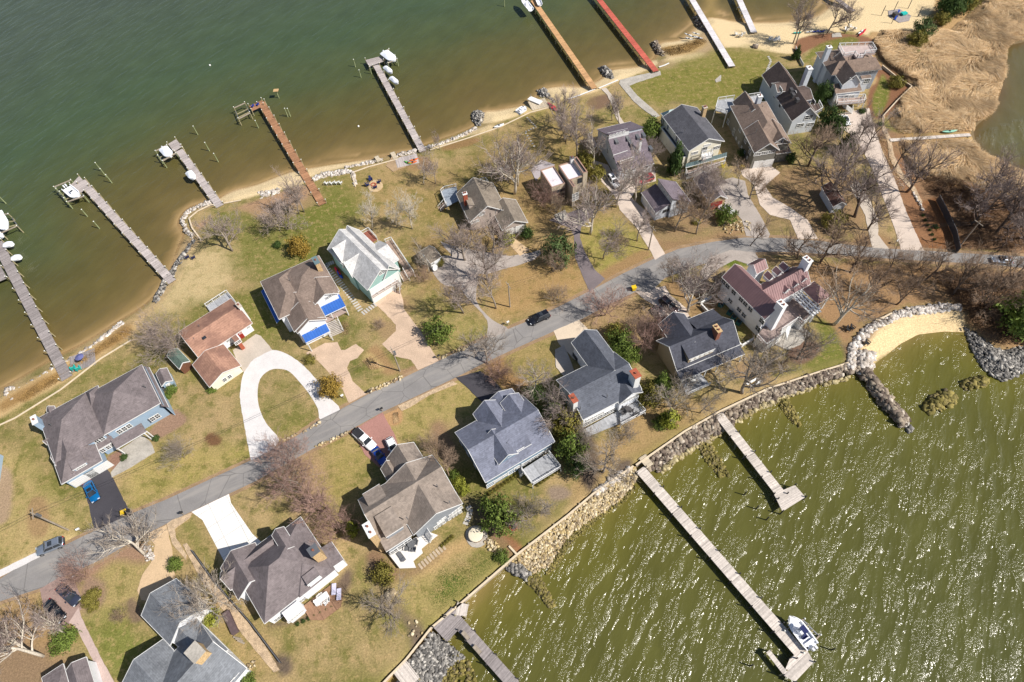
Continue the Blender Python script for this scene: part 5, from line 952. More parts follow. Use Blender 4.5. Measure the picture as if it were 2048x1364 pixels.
for a, b in ((u0_+.3, v0_+.3), (u1_-.3, v0_+.3), (u0_+.3, v1_-.3), (u1_-.3, v1_-.3)): pp.bar(h.w(a, b, 0), h.w(a, b, 4.5), .3)
split8('pavilion_post', pp, WHITE, h.root)
for p in ((310, 415), (360, 470), (440, 550), (395, 660), (535, 645), (590, 700), (655, 770), (510, 775), (572, 845)): h.win(A, 'W', [(Z(*p), 1.3, 1.3)])
h.win(A, 'W', [(Z(755, 1020), 1.4, 1.6), (Z(805, 925), 1.4, 1.4)])
terr = [Z(735, 1125), Z(1100, 650), Z(1290, 560), Z(1570, 720), Z(1330, 960), Z(1270, 900), Z(1045, 1055), Z(1060, 1115), Z(850, 1250)]
h.deck(terr, 2.6, planks('terrace_boards', C(160, 142, 136), 'X', 1.2, .1, .7), [3, 4, 5, 6, 7, 8], px_z=2.6, skirt=WHITE)
pg = MB()
for k in range(6): a = P(*Z(1180+k*58, 600+k*50), 4.7); b = P(*Z(1290+k*52, 520+k*48), 4.7); pg.bar(a, b, .3, .3)
for k in range(4): a = P(*Z(1200+k*34, 590-k*18), 4.9); b = P(*Z(1470+k*34, 860-k*18), 4.9); pg.bar(a, b, .28, .25)
for p in ((1200, 590), (1470, 860), (1560, 745), (1310, 530)): c = P(*Z(*p), 4.7); pg.bar((c.x, c.y, 2.6), (c.x, c.y, 4.7), .3)
h.stairs(Z(1180, 900), Z(1190, 1010), 2.6, .1, 7.0, WHITE, 8, False)
h.chimney(Z(1400, 125), 11.2, 1.1, 1.8, S_WHITE, WHITE, 0, 2); h.chimney(Z(1065, 700), 10.6, 1.2, 1.8, S_WHITE, WHITE, 0, 2); h.done([('seams', sm, MR_RED), ('seams', s_e, MR_RED), ('seams', s_t, MR_RED), ('pergola', pg, WHITE)])
# ---------------------------------------------------------------- charcoal roof, brown shingle gable
Z = ZE; h = House('charcoal_house', 'charcoal roofed house with orange brick chimney next to the big white house', Z(1380, 640), Z(1940, 405), 4.4, S_TAN, R_CHAR)
A = h.block(Z(1190, 375), Z(1385, 650), 4.4, 0, noroof=True, nowall=True); uW, vS = h.uv(Z(1380, 645), 4.0); uE, _ = h.uv(Z(1955, 400), 4.0); vN = h.uv(Z(1190, 372), 4.0)[1]
A = h.block(None, None, 4.0, 3.4, 'gable', 'u', ov=.5, uv=(uW, vS, uE, vN)); nr = h.block(None, None, 4.4, 2.6, 'gable', 'v', ov=.4, uv=(h.uv(Z(1280, 320), 4.4)[0], vN-5, h.uv(Z(1500, 195), 4.4)[0], vN+3.2)); n2_ = h.block(None, None, 4.4, 1.8, 'shed', hi='S', ov=.3, uv=(h.uv(Z(1500, 195), 4.4)[0]-.3, vN-4, uE-.2, h.uv(Z(1640, 110), 4.4)[1]))
ds = h.block(None, None, 6.2, .9, 'shed', hi='N', ov=.15, z0=4.5, uv=(h.uv(Z(1490, 545), 6.0)[0], h.uv(Z(1490, 545), 6.0)[1], h.uv(Z(1725, 440), 6.0)[0], h.uv(Z(1490, 545), 6.0)[1]+3.2)); ps = h.block(None, None, 3.2, .7, 'shed', hi='N', nowall=True, ov=.1, uv=(uW, vS-2, uE, vS+.6))
h.rowwin(ds, 'S', Z(1520, 545), Z(1700, 460), 5, .9, .7); h.rowwin(A, 'S', Z(1400, 690), Z(1560, 620), 4, 1.2, 1.8); h.deck([Z(1395, 690), Z(1560, 620), Z(1680, 770), Z(1470, 865)], .8, DECKG, [0, 2], px_z=.8, posts=False)
pp = MB(); 
for k in range(6): a = h.w(uW+.3+(uE-uW-.6)*k/5, vS-1.8, 0); pp.bar(a, a+Vector((0, 0, 3.1)), .2)
split8('porch_post', pp, WHITE, h.root); h.chimney(Z(1750, 260), 8.6, .9, 1.9, BRICKD, STONE, 0, 2); h.win(nr, 'N', []) ; h.done()
# ---------------------------------------------------------------- dark grey long house with two white chimneys
h = House('long_grey_house', 'white house with long dark grey cross gabled roof and two red topped chimneys', Z(525, 1090), Z(1062, 812), 4.8, S_WHITE, R_SLATE)
uW, vS = h.uv(Z(525, 1090), 4.8); uE = h.uv(Z(1062, 812), 4.8)[0]; vN = h.uv(Z(318, 712), 4.8)[1]
A = h.block(None, None, 4.8, 2.6, 'gable', 'u', ov=.45, uv=(uW, vS, uE, vN))
uw = h.uv(Z(430, 400), 5.0)[0]; wing = h.block(None, None, 5.0, 2.5, 'gable', 'v', ov=.45, uv=(h.uv(Z(430, 400), 5.0)[0], vN-5, h.uv(Z(660, 285), 5.0)[0], h.uv(Z(545, 280), 7.0)[1]))
fg = h.block(None, None, 4.7, 1.9, 'gable', 'v', ov=.4, uv=(h.uv(Z(845, 925), 4.7)[0], vS-.6, h.uv(Z(1055, 815), 4.7)[0], vS+6))
h.rowwin(A, 'S', Z(570, 1090), Z(700, 1025), 5, 1.0, 1.0); h.rowwin(A, 'S', Z(560, 1145), Z(790, 1030), 5, 1.3, 1.6); h.rowwin(fg, 'S', Z(890, 930), Z(1020, 860), 4, 1.0, 1.1); h.win(wing, 'W', [(Z(445, 520), .9, 1.2), (Z(468, 545), .9, 1.2)], frame=DKT)
h.garage(wing, 'N', Z(560, 290), 4.8); h.chimney(Z(1005, 670), 9.4, 1.3, 1.9, WHITE, BRICK, 0, 1); h.chimney(Z(440, 895), 8.4, 1.0, 1.8, WHITE, BRICK, 0, 1)
h.deck([Z(520, 1185), Z(855, 1000), Z(870, 1120), Z(560, 1245)], .5, DECKG, None, px_z=.5, posts=False); h.deck([Z(860, 1010), Z(1010, 925), Z(1095, 1020), Z(870, 1140)], 1.2, DECKG, [1, 2], px_z=1.2); h.vents([Z(505, 968), Z(750, 858)], 7.0); h.done()
# ---------------------------------------------------------------- blue-grey house, lawn to the bulkhead
Z = ZH; h = House('blue_grey_house', 'dusty blue house with blue grey roof and raised grey deck facing the water', Z(1072, 680), Z(1583, 378), 4.4, S_DBLUE, R_BLUEG)
uW, vS = h.uv(Z(1072, 682), 4.4); uE = h.uv(Z(1583, 378), 4.4)[0]; vN = h.uv(Z(835, 320), 4.4)[1]
A = h.block(None, None, 4.4, 3.4, 'gable', 'u', ov=.45, uv=(uW, vS, uE, vN)); 
nw_ = h.block(None, None, 4.6, 2.7, 'gable', 'v', ov=.3, uv=(h.uv(Z(985, 170), 4.6)[0]-.2, vN-5, h.uv(Z(1135, 120), 4.6)[0]+1.4, vN+1.5)); nb = h.block(None, None, 5.4, 1.5, 'gable', 'v', ov=.3, uv=(h.uv(Z(1190, 110), 5.4)[0], vN-4.6, h.uv(Z(1330, 40), 5.4)[0], vN+.3), z0=0); n3 = h.block(None, None, 4.0, 1.8, 'gable', 'v', ov=.3, uv=(h.uv(Z(1080, 110), 4)[0], vN-1, h.uv(Z(1290, 20), 4)[0], h.uv(Z(1170, 10), 5.8)[1]))
d1 = h.block(None, None, 6.0, 1.9, 'gable', 'v', ov=.3, z0=4.4, uv=(h.uv(Z(1135, 465), 6.0)[0]-.4, h.uv(Z(1190, 540), 6.0)[1], h.uv(Z(1300, 445), 6.0)[0], h.uv(Z(1190, 540), 6.0)[1]+6)); d2 = h.block(None, None, 5.9, 1.2, 'shed', hi='N', ov=.2, z0=4.4, uv=(h.uv(Z(1235, 500), 5.9)[0], h.uv(Z(1235, 500), 5.9)[1], h.uv(Z(1412, 395), 5.9)[0], h.uv(Z(1235, 500), 5.9)[1]+5.5))
h.rowwin(d2, 'S', Z(1245, 488), Z(1345, 430), 5, .8, .6); h.rowwin(A, 'S', Z(1155, 665), Z(1220, 625), 3, 1.3, .9); h.rowwin(A, 'S', Z(1300, 572), Z(1335, 553), 2, 1.2, .9); h.rowwin(A, 'S', Z(1375, 535), Z(1530, 440), 4, 1.5, 1.4); h.rowwin(A, 'S', Z(1110, 695), Z(1265, 600), 2, 1.8, 1.6, frame=WHITE, glass=S_DBLUE)
h.deck([Z(1340, 590), Z(1540, 460), Z(1628, 575), Z(1422, 700)], 1.7, DECKG, [1, 2, 3], px_z=1.7); h.stairs(Z(1350, 585), Z(1320, 615), 1.6, .1, 1.6, DECKG, 5); h.vents([Z(1312, 268), Z(1065, 433), Z(1232, 388)], 7.0)
h.win(A, 'W', [(Z(900, 420), 1.0, 1.3), (Z(950, 500), 1.0, 1.3), (Z(1000, 570), 1.0, 1.3)]); h.done()
# ---------------------------------------------------------------- tan roof, grey siding, white terrace
h = House('tan_roofed_house', 'grey house with big tan cross gabled roof and dazzling white terrace', Z(338, 1192), Z(900, 830), 5.0, S_GREY, R_TAN)
uW, vS = h.uv(Z(338, 1192), 5.0); uE = h.uv(Z(900, 830), 5.0)[0]; vN = h.uv(Z(68, 850), 5.0)[1]; a0_, a1_ = uW, uE
A = h.block(None, None, 5.0, 3.3, 'gable', 'u', ov=.45, uv=(uW, vS+2.2, uE, vN)); ew = h.block(None, None, 5.0, 3.0, 'gable', 'v', ov=.45, uv=(h.uv(Z(560, 1100), 5.0)[0], vS-.2, uE, vS+11)); sw_ = h.block(None, None, 4.9, .9, 'shed', hi='N', ov=.4, uv=(uW, vS, h.uv(Z(520, 1050), 5.0)[0], vS+3))
nn = h.block(None, None, 5.0, 2.7, 'gable', 'v', ov=.35, uv=(h.uv(Z(315, 460), 5)[0], vN-5, h.uv(Z(560, 450), 5)[0]+.5, h.uv(Z(480, 375), 7.4)[1])); n4 = h.block(None, None, 4.2, 1.7, 'gable', 'v', ov=.3, uv=(h.uv(Z(270, 530), 4.2)[0], vN-2, h.uv(Z(400, 500), 4.2)[0], vN+3.4))
sd = h.block(None, None, 7.0, .9, 'shed', hi='N', ov=.15, z0=5.2, uv=(h.uv(Z(340, 1090), 6.8)[0], h.uv(Z(340, 1090), 6.8)[1], h.uv(Z(465, 1000), 6.8)[0], h.uv(Z(340, 1090), 6.8)[1]+4)); nd = h.block(None, None, 6.8, .9, 'shed', hi='S', ov=.15, z0=5.2, uv=(h.uv(Z(165, 770), 6.8)[0], h.uv(Z(165, 770), 6.8)[1]-4, h.uv(Z(290, 690), 6.8)[0], h.uv(Z(165, 770), 6.8)[1]))
h.rowwin(ew, 'S', Z(720, 1030), Z(765, 995), 3, 1.0, 1.3); h.rowwin(ew, 'S', Z(730, 975), Z(765, 945), 3, .9, .8); h.rowwin(ew, 'S', Z(820, 920), Z(885, 870), 4, 1.0, 1.2); h.rowwin(ew, 'S', Z(820, 960), Z(885, 915), 4, 1.0, 1.2); h.rowwin(sw_, 'S', Z(400, 1190), Z(500, 1120), 3, 1.6, 1.9)
h.deck([Z(400, 1180), Z(560, 1085), Z(640, 1040), Z(720, 1070), Z(600, 1170), Z(610, 1200), Z(540, 1260), Z(560, 1310), Z(440, 1315), Z(350, 1200)], 1.0, DECKW, None, px_z=1.0, posts=False); h.stairs(Z(660, 1040), Z(640, 1090), 3.2, 1.0, 2.2, WHITE, 9)
h.chimney(Z(215, 1030), 9.4, 1.2, 2.6, STONE, WHITE, 0, 2); h.vents([Z(713, 697), Z(490, 937), Z(805, 818)], 8.0); h.done()
# ---------------------------------------------------------------- mauve-grey roofed house with brown deck
Z = ZG; h = House('mauve_grey_house', 'mauve grey roofed house with stone chimney and brown timber deck', Z(550, 1250), Z(1258, 690), 4.0, S_WHITE, R_MAUVE)
uW, vS = h.uv(Z(550, 1250), 4.0); uE = h.uv(Z(1258, 690), 4.0)[0]; vN = h.uv(Z(965, 138), 4.0)[1]
A = h.block(None, None, 4.0, 4.6, 'hip', 'u', ov=.45, uv=(uW, vS, uE, vN-.2))
e1 = h.block(None, None, 4.1, 2.6, 'hip', 'v', ov=.4, nt='W', uv=(h.uv(Z(870, 930), 4)[0], vS-.3, uE+.03, vN+.05)); w1 = h.block(None, None, 3.6, 3.0, 'gable', 'v', ov=.35, uv=(h.uv(Z(110, 695), 3.6)[0], h.uv(Z(300, 1000), 3.6)[1], h.uv(Z(460, 440), 3.6)[0], h.uv(Z(300, 480), 5.6)[1])); w2 = h.block(None, None, 3.7, 2.2, 'gable', 'u', ov=.35, uv=(h.uv(Z(110, 695), 3.6)[0]-.3, h.uv(Z(235, 890), 3.7)[1], uW+9, h.uv(Z(150, 765), 3.7)[1]+1))
s1 = h.block(None, None, 6.4, 1.9, 'gable', 'v', ov=.2, z0=4, uv=(h.uv(Z(610, 1045), 6)[0], h.uv(Z(640, 1050), 6.0)[1], h.uv(Z(640, 1050), 6)[0]+3.4, vS+10)) if False else None
dN = h.block(None, None, 6.2, 1.2, 'gable', 'v', ov=.25, z0=4, uv=(h.uv(Z(615, 345), 6.2)[0], vN-5.0, h.uv(Z(795, 300), 6.2)[0]-.4, vN-.6)); dE = h.block(None, None, 4.0, .5, 'shed', hi='W', ov=.2, uv=(uE-.4, vS+.3, h.uv(Z(1378, 645), 4.0)[0], h.uv(Z(1215, 425), 4.0)[1]))
dS = h.block(None, None, 5.6, .5, 'shed', hi='N', ov=.1, z0=4, uv=(h.uv(Z(985, 860), 5.6)[0], h.uv(Z(985, 860), 5.6)[1]-.2, h.uv(Z(1115, 760), 5.6)[0], h.uv(Z(985, 860), 5.6)[1]+1.6)); h.win(dS, 'S', [(Z(1050, 815), 2.4, .6)], mull=4)
h.rowwin(A, 'S', Z(940, 1020), Z(1215, 800), 7, 1.0, 1.1, frame=WHITE); h.rowwin(A, 'S', Z(680, 1200), Z(860, 1060), 4, 1.2, 1.3)
st = h.block(None, None, 2.4, .7, 'shed', hi='N', ov=.1, uv=(h.uv(Z(790, 1230), 2.2)[0], h.uv(Z(790, 1230), 2.2)[1], h.uv(Z(960, 1110), 2.2)[0], h.uv(Z(790, 1230), 2.2)[1]+1.6), roof=MEMB)
h.rowwin(st, 'S', Z(815, 1215), Z(915, 1130), 3, 1.1, .9); h.deck([Z(930, 1080), Z(1230, 850), Z(1340, 960), Z(1320, 1080), Z(1140, 1215), Z(1010, 1210), Z(960, 1120)], .5, planks('brown_deck_boards', C(156, 122, 98), 'X', 1.1, .1, .75), None, px_z=.5, posts=False)
h.chimney(Z(1045, 510), 8.8, 1.5, 1.6, STONE, METAL, 0, 1); h.garage(w1, 'N', Z(380, 440), 4.6); h.done()
# ---------------------------------------------------------------- steel-grey roofs at the bottom
Z = ZK; h = House('steel_grey_house', 'white house with wide steel grey roof and orange stone chimney at the bottom edge', Z(1380, 1380), Z(1515, 1195), 3.4, S_WHITE, R_STEEL)
_d = P(*Z(1515, 1195), 3.4)-P(*Z(1150, 835), 3.4); a2 = math.atan2(_d.y, _d.x)+math.pi/2; h.a = a2; h.u = Vector((math.cos(a2), math.sin(a2), 0)); h.v = Vector((-h.u.y, h.u.x, 0)); h.root.rotation_euler = (0, 0, a2); WM[h.root] = Matrix.Translation(h.o0) @ Matrix.Rotation(a2, 4, 'Z')
uE, vR = h.uv(Z(1515, 1195), 3.6); vT_ = h.uv(Z(1050, 655), 3.6)[1]; u1_ = h.uv(Z(250, 1135), 3.6)[0]
A = h.block(None, None, 3.6, 3.8, 'gable', 'u', ov=.45, uv=(uE-20, vR-.3, uE, vT_)); B2_ = h.block(None, None, 3.5, 2.6, 'gable', 'v', ov=.4, uv=(h.uv(Z(120, 1390), 3.5)[0], vR-4, h.uv(Z(640, 960), 3.5)[0]+.2, h.uv(Z(240, 1140), 6.1)[1]))
C2_ = h.block(None, None, 3.4, 2.2, 'gable', 'v', ov=.4, uv=(h.uv(Z(695, 900), 3.4)[0], vT_-7, h.uv(Z(985, 705), 3.4)[0]+.3, h.uv(Z(760, 740), 5.6)[1])) 
D2_ = h.block(None, None, 4.4, 2.8, 'gable', 'v', ov=.3, uv=(h.uv(Z(625, 905), 4.4)[0], h.uv(Z(750, 715), 7.2)[1]-.2, h.uv(Z(1045, 525), 4.4)[0]+.2, h.uv(Z(470, 350), 7.2)[1]))
h.chimney(Z(950, 1030), 9.2, 2.0, 2.4, STONE, SLATE, 0, 0); h.rowwin(A, 'S', Z(1375, 1350), Z(1480, 1245), 3, 1.2, 1.2); h.vents([Z(965, 1222)], 6.8); h.done()
Z = zoom(0, 909, 3); h = House('grey_cottage', 'mauve roofed cottage with white eaves cut off by the bottom edge', Z(140, 1364), Z(330, 1240), 3.0, S_WHITE, R_MAUVE); h.block(Z(150, 1380), Z(360, 1225), 3.0, 1.4, 'hip', ov=.4, uv=(2.6, -12, 6, -1.2)); h.block(Z(240, 1320), Z(500, 1390), 3.2, 1.2, 'gable', 'v', uv=(6.2, -14, 9.5, -2.6), ov=.3); h.done()
h = House('blue_cottage', 'corner of a pale blue cottage at the left edge of the lawns', Z(-90, 160), Z(15, 130), 3.0, S_BLUE, R_MAUVE); b = h.block(None, None, 3.0, 2, 'hip', ov=.4, uv=(-10, 0, .9, 7)); h.done()
# ================================================================ ROCKS, BULKHEADS, PIERS, BOATS
def ico():
    t = (1+5**.5)/2; v = np.array([(-1, t, 0), (1, t, 0), (-1, -t, 0), (1, -t, 0), (0, -1, t), (0, 1, t), (0, -1, -t), (0, 1, -t), (t, 0, -1), (t, 0, 1), (-t, 0, -1), (-t, 0, 1)], float); v /= np.linalg.norm(v[0])
    f = np.array([(0, 11, 5), (0, 5, 1), (0, 1, 7), (0, 7, 10), (0, 10, 11), (1, 5, 9), (5, 11, 4), (11, 10, 2), (10, 7, 6), (7, 1, 8), (3, 9, 4), (3, 4, 2), (3, 2, 6), (3, 6, 8), (3, 8, 9), (4, 9, 5), (2, 4, 11), (6, 2, 10), (8, 6, 7), (9, 8, 1)])
    return v, f
ICV, ICF = ico()
def rockmat(name, stops, rough=.9):
    if name in MATS: return MATS[name]
    t = NT(name).set(rough, 0, .25); g = t.n('NewGeometry'); c = t.ramp(g.outputs['Random Per Island'], stops)
    c = t.mix(1.0, c, t.rng(t.noise(g.outputs['Position'], 4, 4, .7), .3, .7, .72, 1.25), 'MULTIPLY'); t.col(c); t.bump(t.noise(g.outputs['Position'], 6, 4, .7), .6, .08); MATS[name] = t.m; return t.m
RK_PALE = rockmat('pale_rubble', [(0, C(176, 164, 150)), (.4, C(234, 226, 218)), (.7, C(150, 138, 124)), (1, C(240, 236, 230))]); RK_MIX = rockmat('brown_boulders', [(0, C(82, 70, 62)), (.35, C(132, 118, 106)), (.6, C(176, 162, 142)), (.8, C(98, 86, 78)), (1, C(214, 202, 184))])
RK_YEL = rockmat('yellowed_rubble', [(0, C(186, 170, 122)), (.3, C(140, 126, 88)), (.6, C(206, 192, 150)), (1, C(116, 104, 78))]); RK_DARK = rockmat('dark_armour_stone', [(0, C(92, 90, 88)), (.4, C(160, 156, 150)), (.65, C(80, 78, 76)), (1, C(216, 210, 200))])
RK_CREAM = rockmat('cream_cobbles', [(0, C(214, 192, 140)), (.25, C(164, 142, 100)), (.55, C(236, 220, 186)), (.8, C(136, 118, 92)), (1, C(206, 190, 160))]); RK_WEED = rockmat('weedy_stones', [(0, C(128, 118, 62)), (.4, C(98, 92, 52)), (.7, C(160, 146, 84)), (1, C(110, 100, 78))])
def rocks(name, label, poly, n, size, m, z0, z1, kind=True, flat=.7, seed=1, dirn=None, group=None, cat='rocks', parent=None):
    """stones filling a pixel polygon, heights from z0 on its first edge side to z1 at its far side"""
    rg = np.random.default_rng(seed*17+n); q = np.array([P(u, v, (z0+z1)/2).xy[:] for u, v in poly]); lo, hi = q.min(0), q.max(0); pts = []
    while len(pts) < n:
        c = lo+rg.random((n*3, 2))*(hi-lo); d = sdist(c[:, 0], c[:, 1], q); pts += list(np.column_stack([c, d])[d > 0])
    pts = np.array(pts[:n]); s = size[0]+(size[1]-size[0])*rg.random(n)**1.6
    if dirn is not None: a = P(*dirn[0], 0).xy; b = P(*dirn[1], 0).xy; ab = np.array(b)-np.array(a); t = np.clip(((pts[:, :2]-np.array(a))@ab)/(ab@ab), 0, 1); z = z0+(z1-z0)*t
    else: z = z1+(z0-z1)*np.clip(pts[:, 2]/max(pts[:, 2].max(), .1)*1.4, 0, 1)
    V = ICV[None]*(1+(rg.random((n, 12, 1))-.5)*.75)*.9; sc = np.column_stack([s*(.8+.5*rg.random(n)), s*(.7+.4*rg.random(n)), s*flat*(.8+.4*rg.random(n))])[:, None]; V = V*sc
    a = rg.random(n)*6.28; ca, sa = np.cos(a)[:, None], np.sin(a)[:, None]; tx = (rg.random(n)-.5)[:, None]*1.0
    x, y, zz = V[..., 0]*ca-V[..., 1]*sa, V[..., 0]*sa+V[..., 1]*ca, V[..., 2]+V[..., 0]*tx
    V = np.stack([x+pts[:, 0, None], y+pts[:, 1, None], zz+(z+(rg.random(n)-.5)*.2)[:, None]], -1).reshape(-1, 3); Fc = (ICF[None]+np.arange(n)[:, None, None]*12).reshape(-1, 3)
    o = link(name, npmesh(name, V, Fc, m)); WM[o] = Matrix.Identity(4); tag(o, label, cat, group, 'stuff'); return o
def strip(line, w_in, w_out):
    """band around a pixel polyline; widths in pixels to either side (below = out)"""
    up, dn = [], []
    for i, (u, v) in enumerate(line):
        a = line[max(i-1, 0)]; b = line[min(i+1, len(line)-1)]; dx, dy = b[0]-a[0], b[1]-a[1]; L = math.hypot(dx, dy); nx, ny = -dy/L, dx/L
        up.append((u-nx*w_in, v-ny*w_in)); dn.append((u+nx*w_out, v+ny*w_out))
    return up+dn[::-1]
# south revetment in stretches
rocks('riprap', 'brown boulder slope below the pale seawall between the two straight piers', [(1300, 914), (1370, 868), (1441, 826), (1452, 838), (1470, 850), (1420, 874), (1370, 902), (1318, 944), (1296, 935)], 620, (.32, .7), RK_MIX, -.1, -1.1, dirn=((1360, 872), (1376, 900)), seed=1)
rocks('riprap', 'grey brown boulder slope under the seawall east of the T headed pier', [(1441, 824), (1536, 780), (1640, 746), (1706, 726), (1718, 742), (1640, 766), (1560, 792), (1500, 818), (1462, 846)], 900, (.32, .72), RK_MIX, -.1, -1.1, dirn=((1570, 768), (1580, 795)), seed=2)
rocks('riprap', 'yellowed stones along the water edge of the eastern boulder slope', strip([(1470, 842), (1520, 812), (1580, 788), (1640, 768), (1700, 752)], 3, 5), 170, (.4, .75), RK_YEL, -1.0, -1.2, seed=3)
rocks('riprap', 'yellowed stones along the water edge between the straight piers', strip([(1318, 942), (1370, 904), (1420, 876), (1455, 850)], 3, 5), 140, (.4, .75), RK_YEL, -1.0, -1.2, seed=33)
rocks('riprap', 'cream cobble bank below the lawn seawall west of the long pier', [(1267, 934), (1187, 989), (1134, 1034), (1034, 1111), (1010, 1130), (1060, 1150), (1100, 1130), (1130, 1080), (1170, 1045), (1230, 1010), (1262, 975), (1278, 950)], 2600, (.16, .42), RK_CREAM, -.15, -1.15, dirn=((1130, 1036), (1150, 1070)), seed=4)
rocks('riprap', 'large pale slabs at the top of the cobble bank beside the long pier', strip([(1262, 940), (1230, 962), (1190, 992)], 2, 9), 90, (.5, 1.0), RK_PALE, -.1, -.4, seed=5, flat=.5)
rocks('riprap', 'brown weedy fringe of the cobble bank', [(1262, 975), (1230, 1005), (1170, 1040), (1130, 1080), (1100, 1130), (1090, 1150), (1110, 1140), (1142, 1088), (1190, 1044), (1250, 1004), (1274, 972)], 900, (.14, .34), RK_WEED, -1.05, -1.2, seed=6)
rocks('riprap', 'blue grey stones at the corner of the cobble bank', [(1020, 1122), (1040, 1128), (1062, 1146), (1052, 1160), (1030, 1148), (1012, 1134)], 260, (.25, .55), RK_DARK, -.4, -1.1, seed=7)
rocks('rock_groyne', 'weedy cobble spit running out from the corner of the cobble bank', [(1030, 1130), (1080, 1150), (1095, 1180), (1112, 1212), (1098, 1214), (1070, 1180), (1045, 1158)], 700, (.16, .4), RK_WEED, -.9, -1.2, seed=8, cat='groyne')
rocks('rock_groyne', 'sunken stone spit left of the T headed pier', [(1388, 880), (1410, 866), (1425, 890), (1445, 925), (1458, 950), (1440, 955), (1415, 925)], 420, (.2, .5), RK_WEED, -1.0, -1.25, seed=9, cat='groyne')
rocks('rock_groyne', 'short sunken stone spit right of the T headed pier', [(1550, 800), (1572, 792), (1590, 820), (1605, 852), (1596, 856), (1570, 828)], 260, (.2, .5), RK_WEED, -1.0, -1.25, seed=10, cat='groyne')
rocks('rock_groyne', 'long dark boulder groyne guarding the cove beach', strip([(1722, 735), (1750, 770), (1780, 812), (1812, 845)], 11, 11), 330, (.45, .95), RK_MIX, -.1, -1.1, seed=11, cat='groyne')
rocks('rock_groyne', 'low dark tip stones beyond the long cove groyne', [(1806, 846), (1818, 842), (1826, 862), (1818, 868)], 30, (.3, .6), RK_DARK, -1.0, -1.2, seed=12, cat='groyne')
rocks('riprap', 'pale boulder arc curving round the back of the cove beach', strip([(1702, 738), (1704, 700), (1722, 672), (1752, 650), (1790, 630), (1840, 620), (1890, 614), (1922, 616)], 7, 7), 560, (.35, .8), RK_PALE, .35, -.2, seed=13)
rocks('riprap', 'mound of pale boulders where the groyne meets the seawall', [(1708, 700), (1740, 698), (1750, 715), (1742, 735), (1725, 750), (1708, 735)], 160, (.5, .9), RK_PALE, .1, -.8, seed=14)
rocks('riprap', 'dark rubble bank along the far right shore beyond the cove', [(1930, 650), (1960, 668), (1985, 690), (2010, 700), (2048, 685), (2100, 680), (2100, 725), (2048, 742), (2010, 760), (1985, 750), (1962, 722), (1945, 690)], 1500, (.24, .6), RK_DARK, .1, -1.1, seed=15)
rocks('rock_islet', 'larger mound of mossy rocks standing in the cove mouth', [(1846, 812), (1865, 792), (1895, 782), (1914, 790), (1912, 806), (1880, 820), (1858, 826)], 150, (.45, .85), RK_WEED, -.4, -1.2, seed=16, cat='rock islet')
rocks('rock_islet', 'smaller mound of mossy rocks nearest the right shore', [(1926, 765), (1945, 756), (1972, 752), (1978, 766), (1950, 778), (1932, 778)], 90, (.45, .85), RK_WEED, -.4, -1.2, seed=17, cat='rock islet')
rocks('riprap', 'blue grey armour stone below the timber seawall at the bottom', [(862, 1262), (880, 1275), (930, 1315), (900, 1330), (880, 1364), (830, 1390), (790, 1380), (815, 1330), (840, 1296)], 1300, (.18, .5), RK_DARK, -.1, -1.1, dirn=((840, 1290), (890, 1330)), seed=18)
rocks('riprap', 'scattered weedy stones in the shallows beside the bottom pier', [(905, 1300), (935, 1320), (950, 1345), (960, 1400), (860, 1400), (890, 1340)], 420, (.2, .5), RK_WEED, -1.0, -1.25, seed=19)
# north shore
rocks('riprap', 'white rubble sill along the shore near the teal chairs', strip([(30, 785), (62, 768), (110, 738), (150, 718), (190, 690), (245, 645)], 4, 4), 330, (.3, .65), RK_PALE, -.4, -.8, seed=20)
rocks('riprap', 'white rubble hook at the left end of the shore sill', strip([(28, 802), (14, 790), (12, 780), (30, 778)], 4, 4), 70, (.3, .65), RK_PALE, -.3, -.7, seed=21)
rocks('riprap', 'grey stones on the bank beside the second pier', strip([(392, 478), (372, 505), (350, 535), (330, 565), (310, 605)], 6, 6), 420, (.2, .55), RK_DARK, -.1, -.7, seed=22)
rocks('riprap', 'white rubble on the bank between the brown pier and the fire pit', strip([(622, 362), (650, 350), (690, 345), (705, 345), (712, 372)], 6, 6), 330, (.3, .7), RK_PALE, .1, -.5, seed=23)
rocks('riprap', 'white rubble below the lawn wall left of the long grey pier', strip([(690, 338), (740, 326), (765, 320)], 4, 4), 160, (.3, .6), RK_PALE, -.2, -.7, seed=24)
rocks('riprap', 'white rubble either side of the long grey pier foot', strip([(792, 312), (840, 300), (880, 290), (920, 274), (955, 256)], 4, 4), 340, (.3, .6), RK_PALE, -.3, -.8, seed=25)
rocks('riprap', 'pale stone edging round the point below the curved wall', strip([(430, 402), (400, 412), (375, 424), (364, 440), (372, 460), (388, 474)], 4, 4), 260, (.25, .55), RK_PALE, -.1, -.6, seed=26)
rocks('riprap', 'pale rubble pile on the sand behind the bare oaks', [(515, 385), (560, 376), (560, 386), (520, 400)], 120, (.3, .6), RK_PALE, .1, -.3, seed=27)
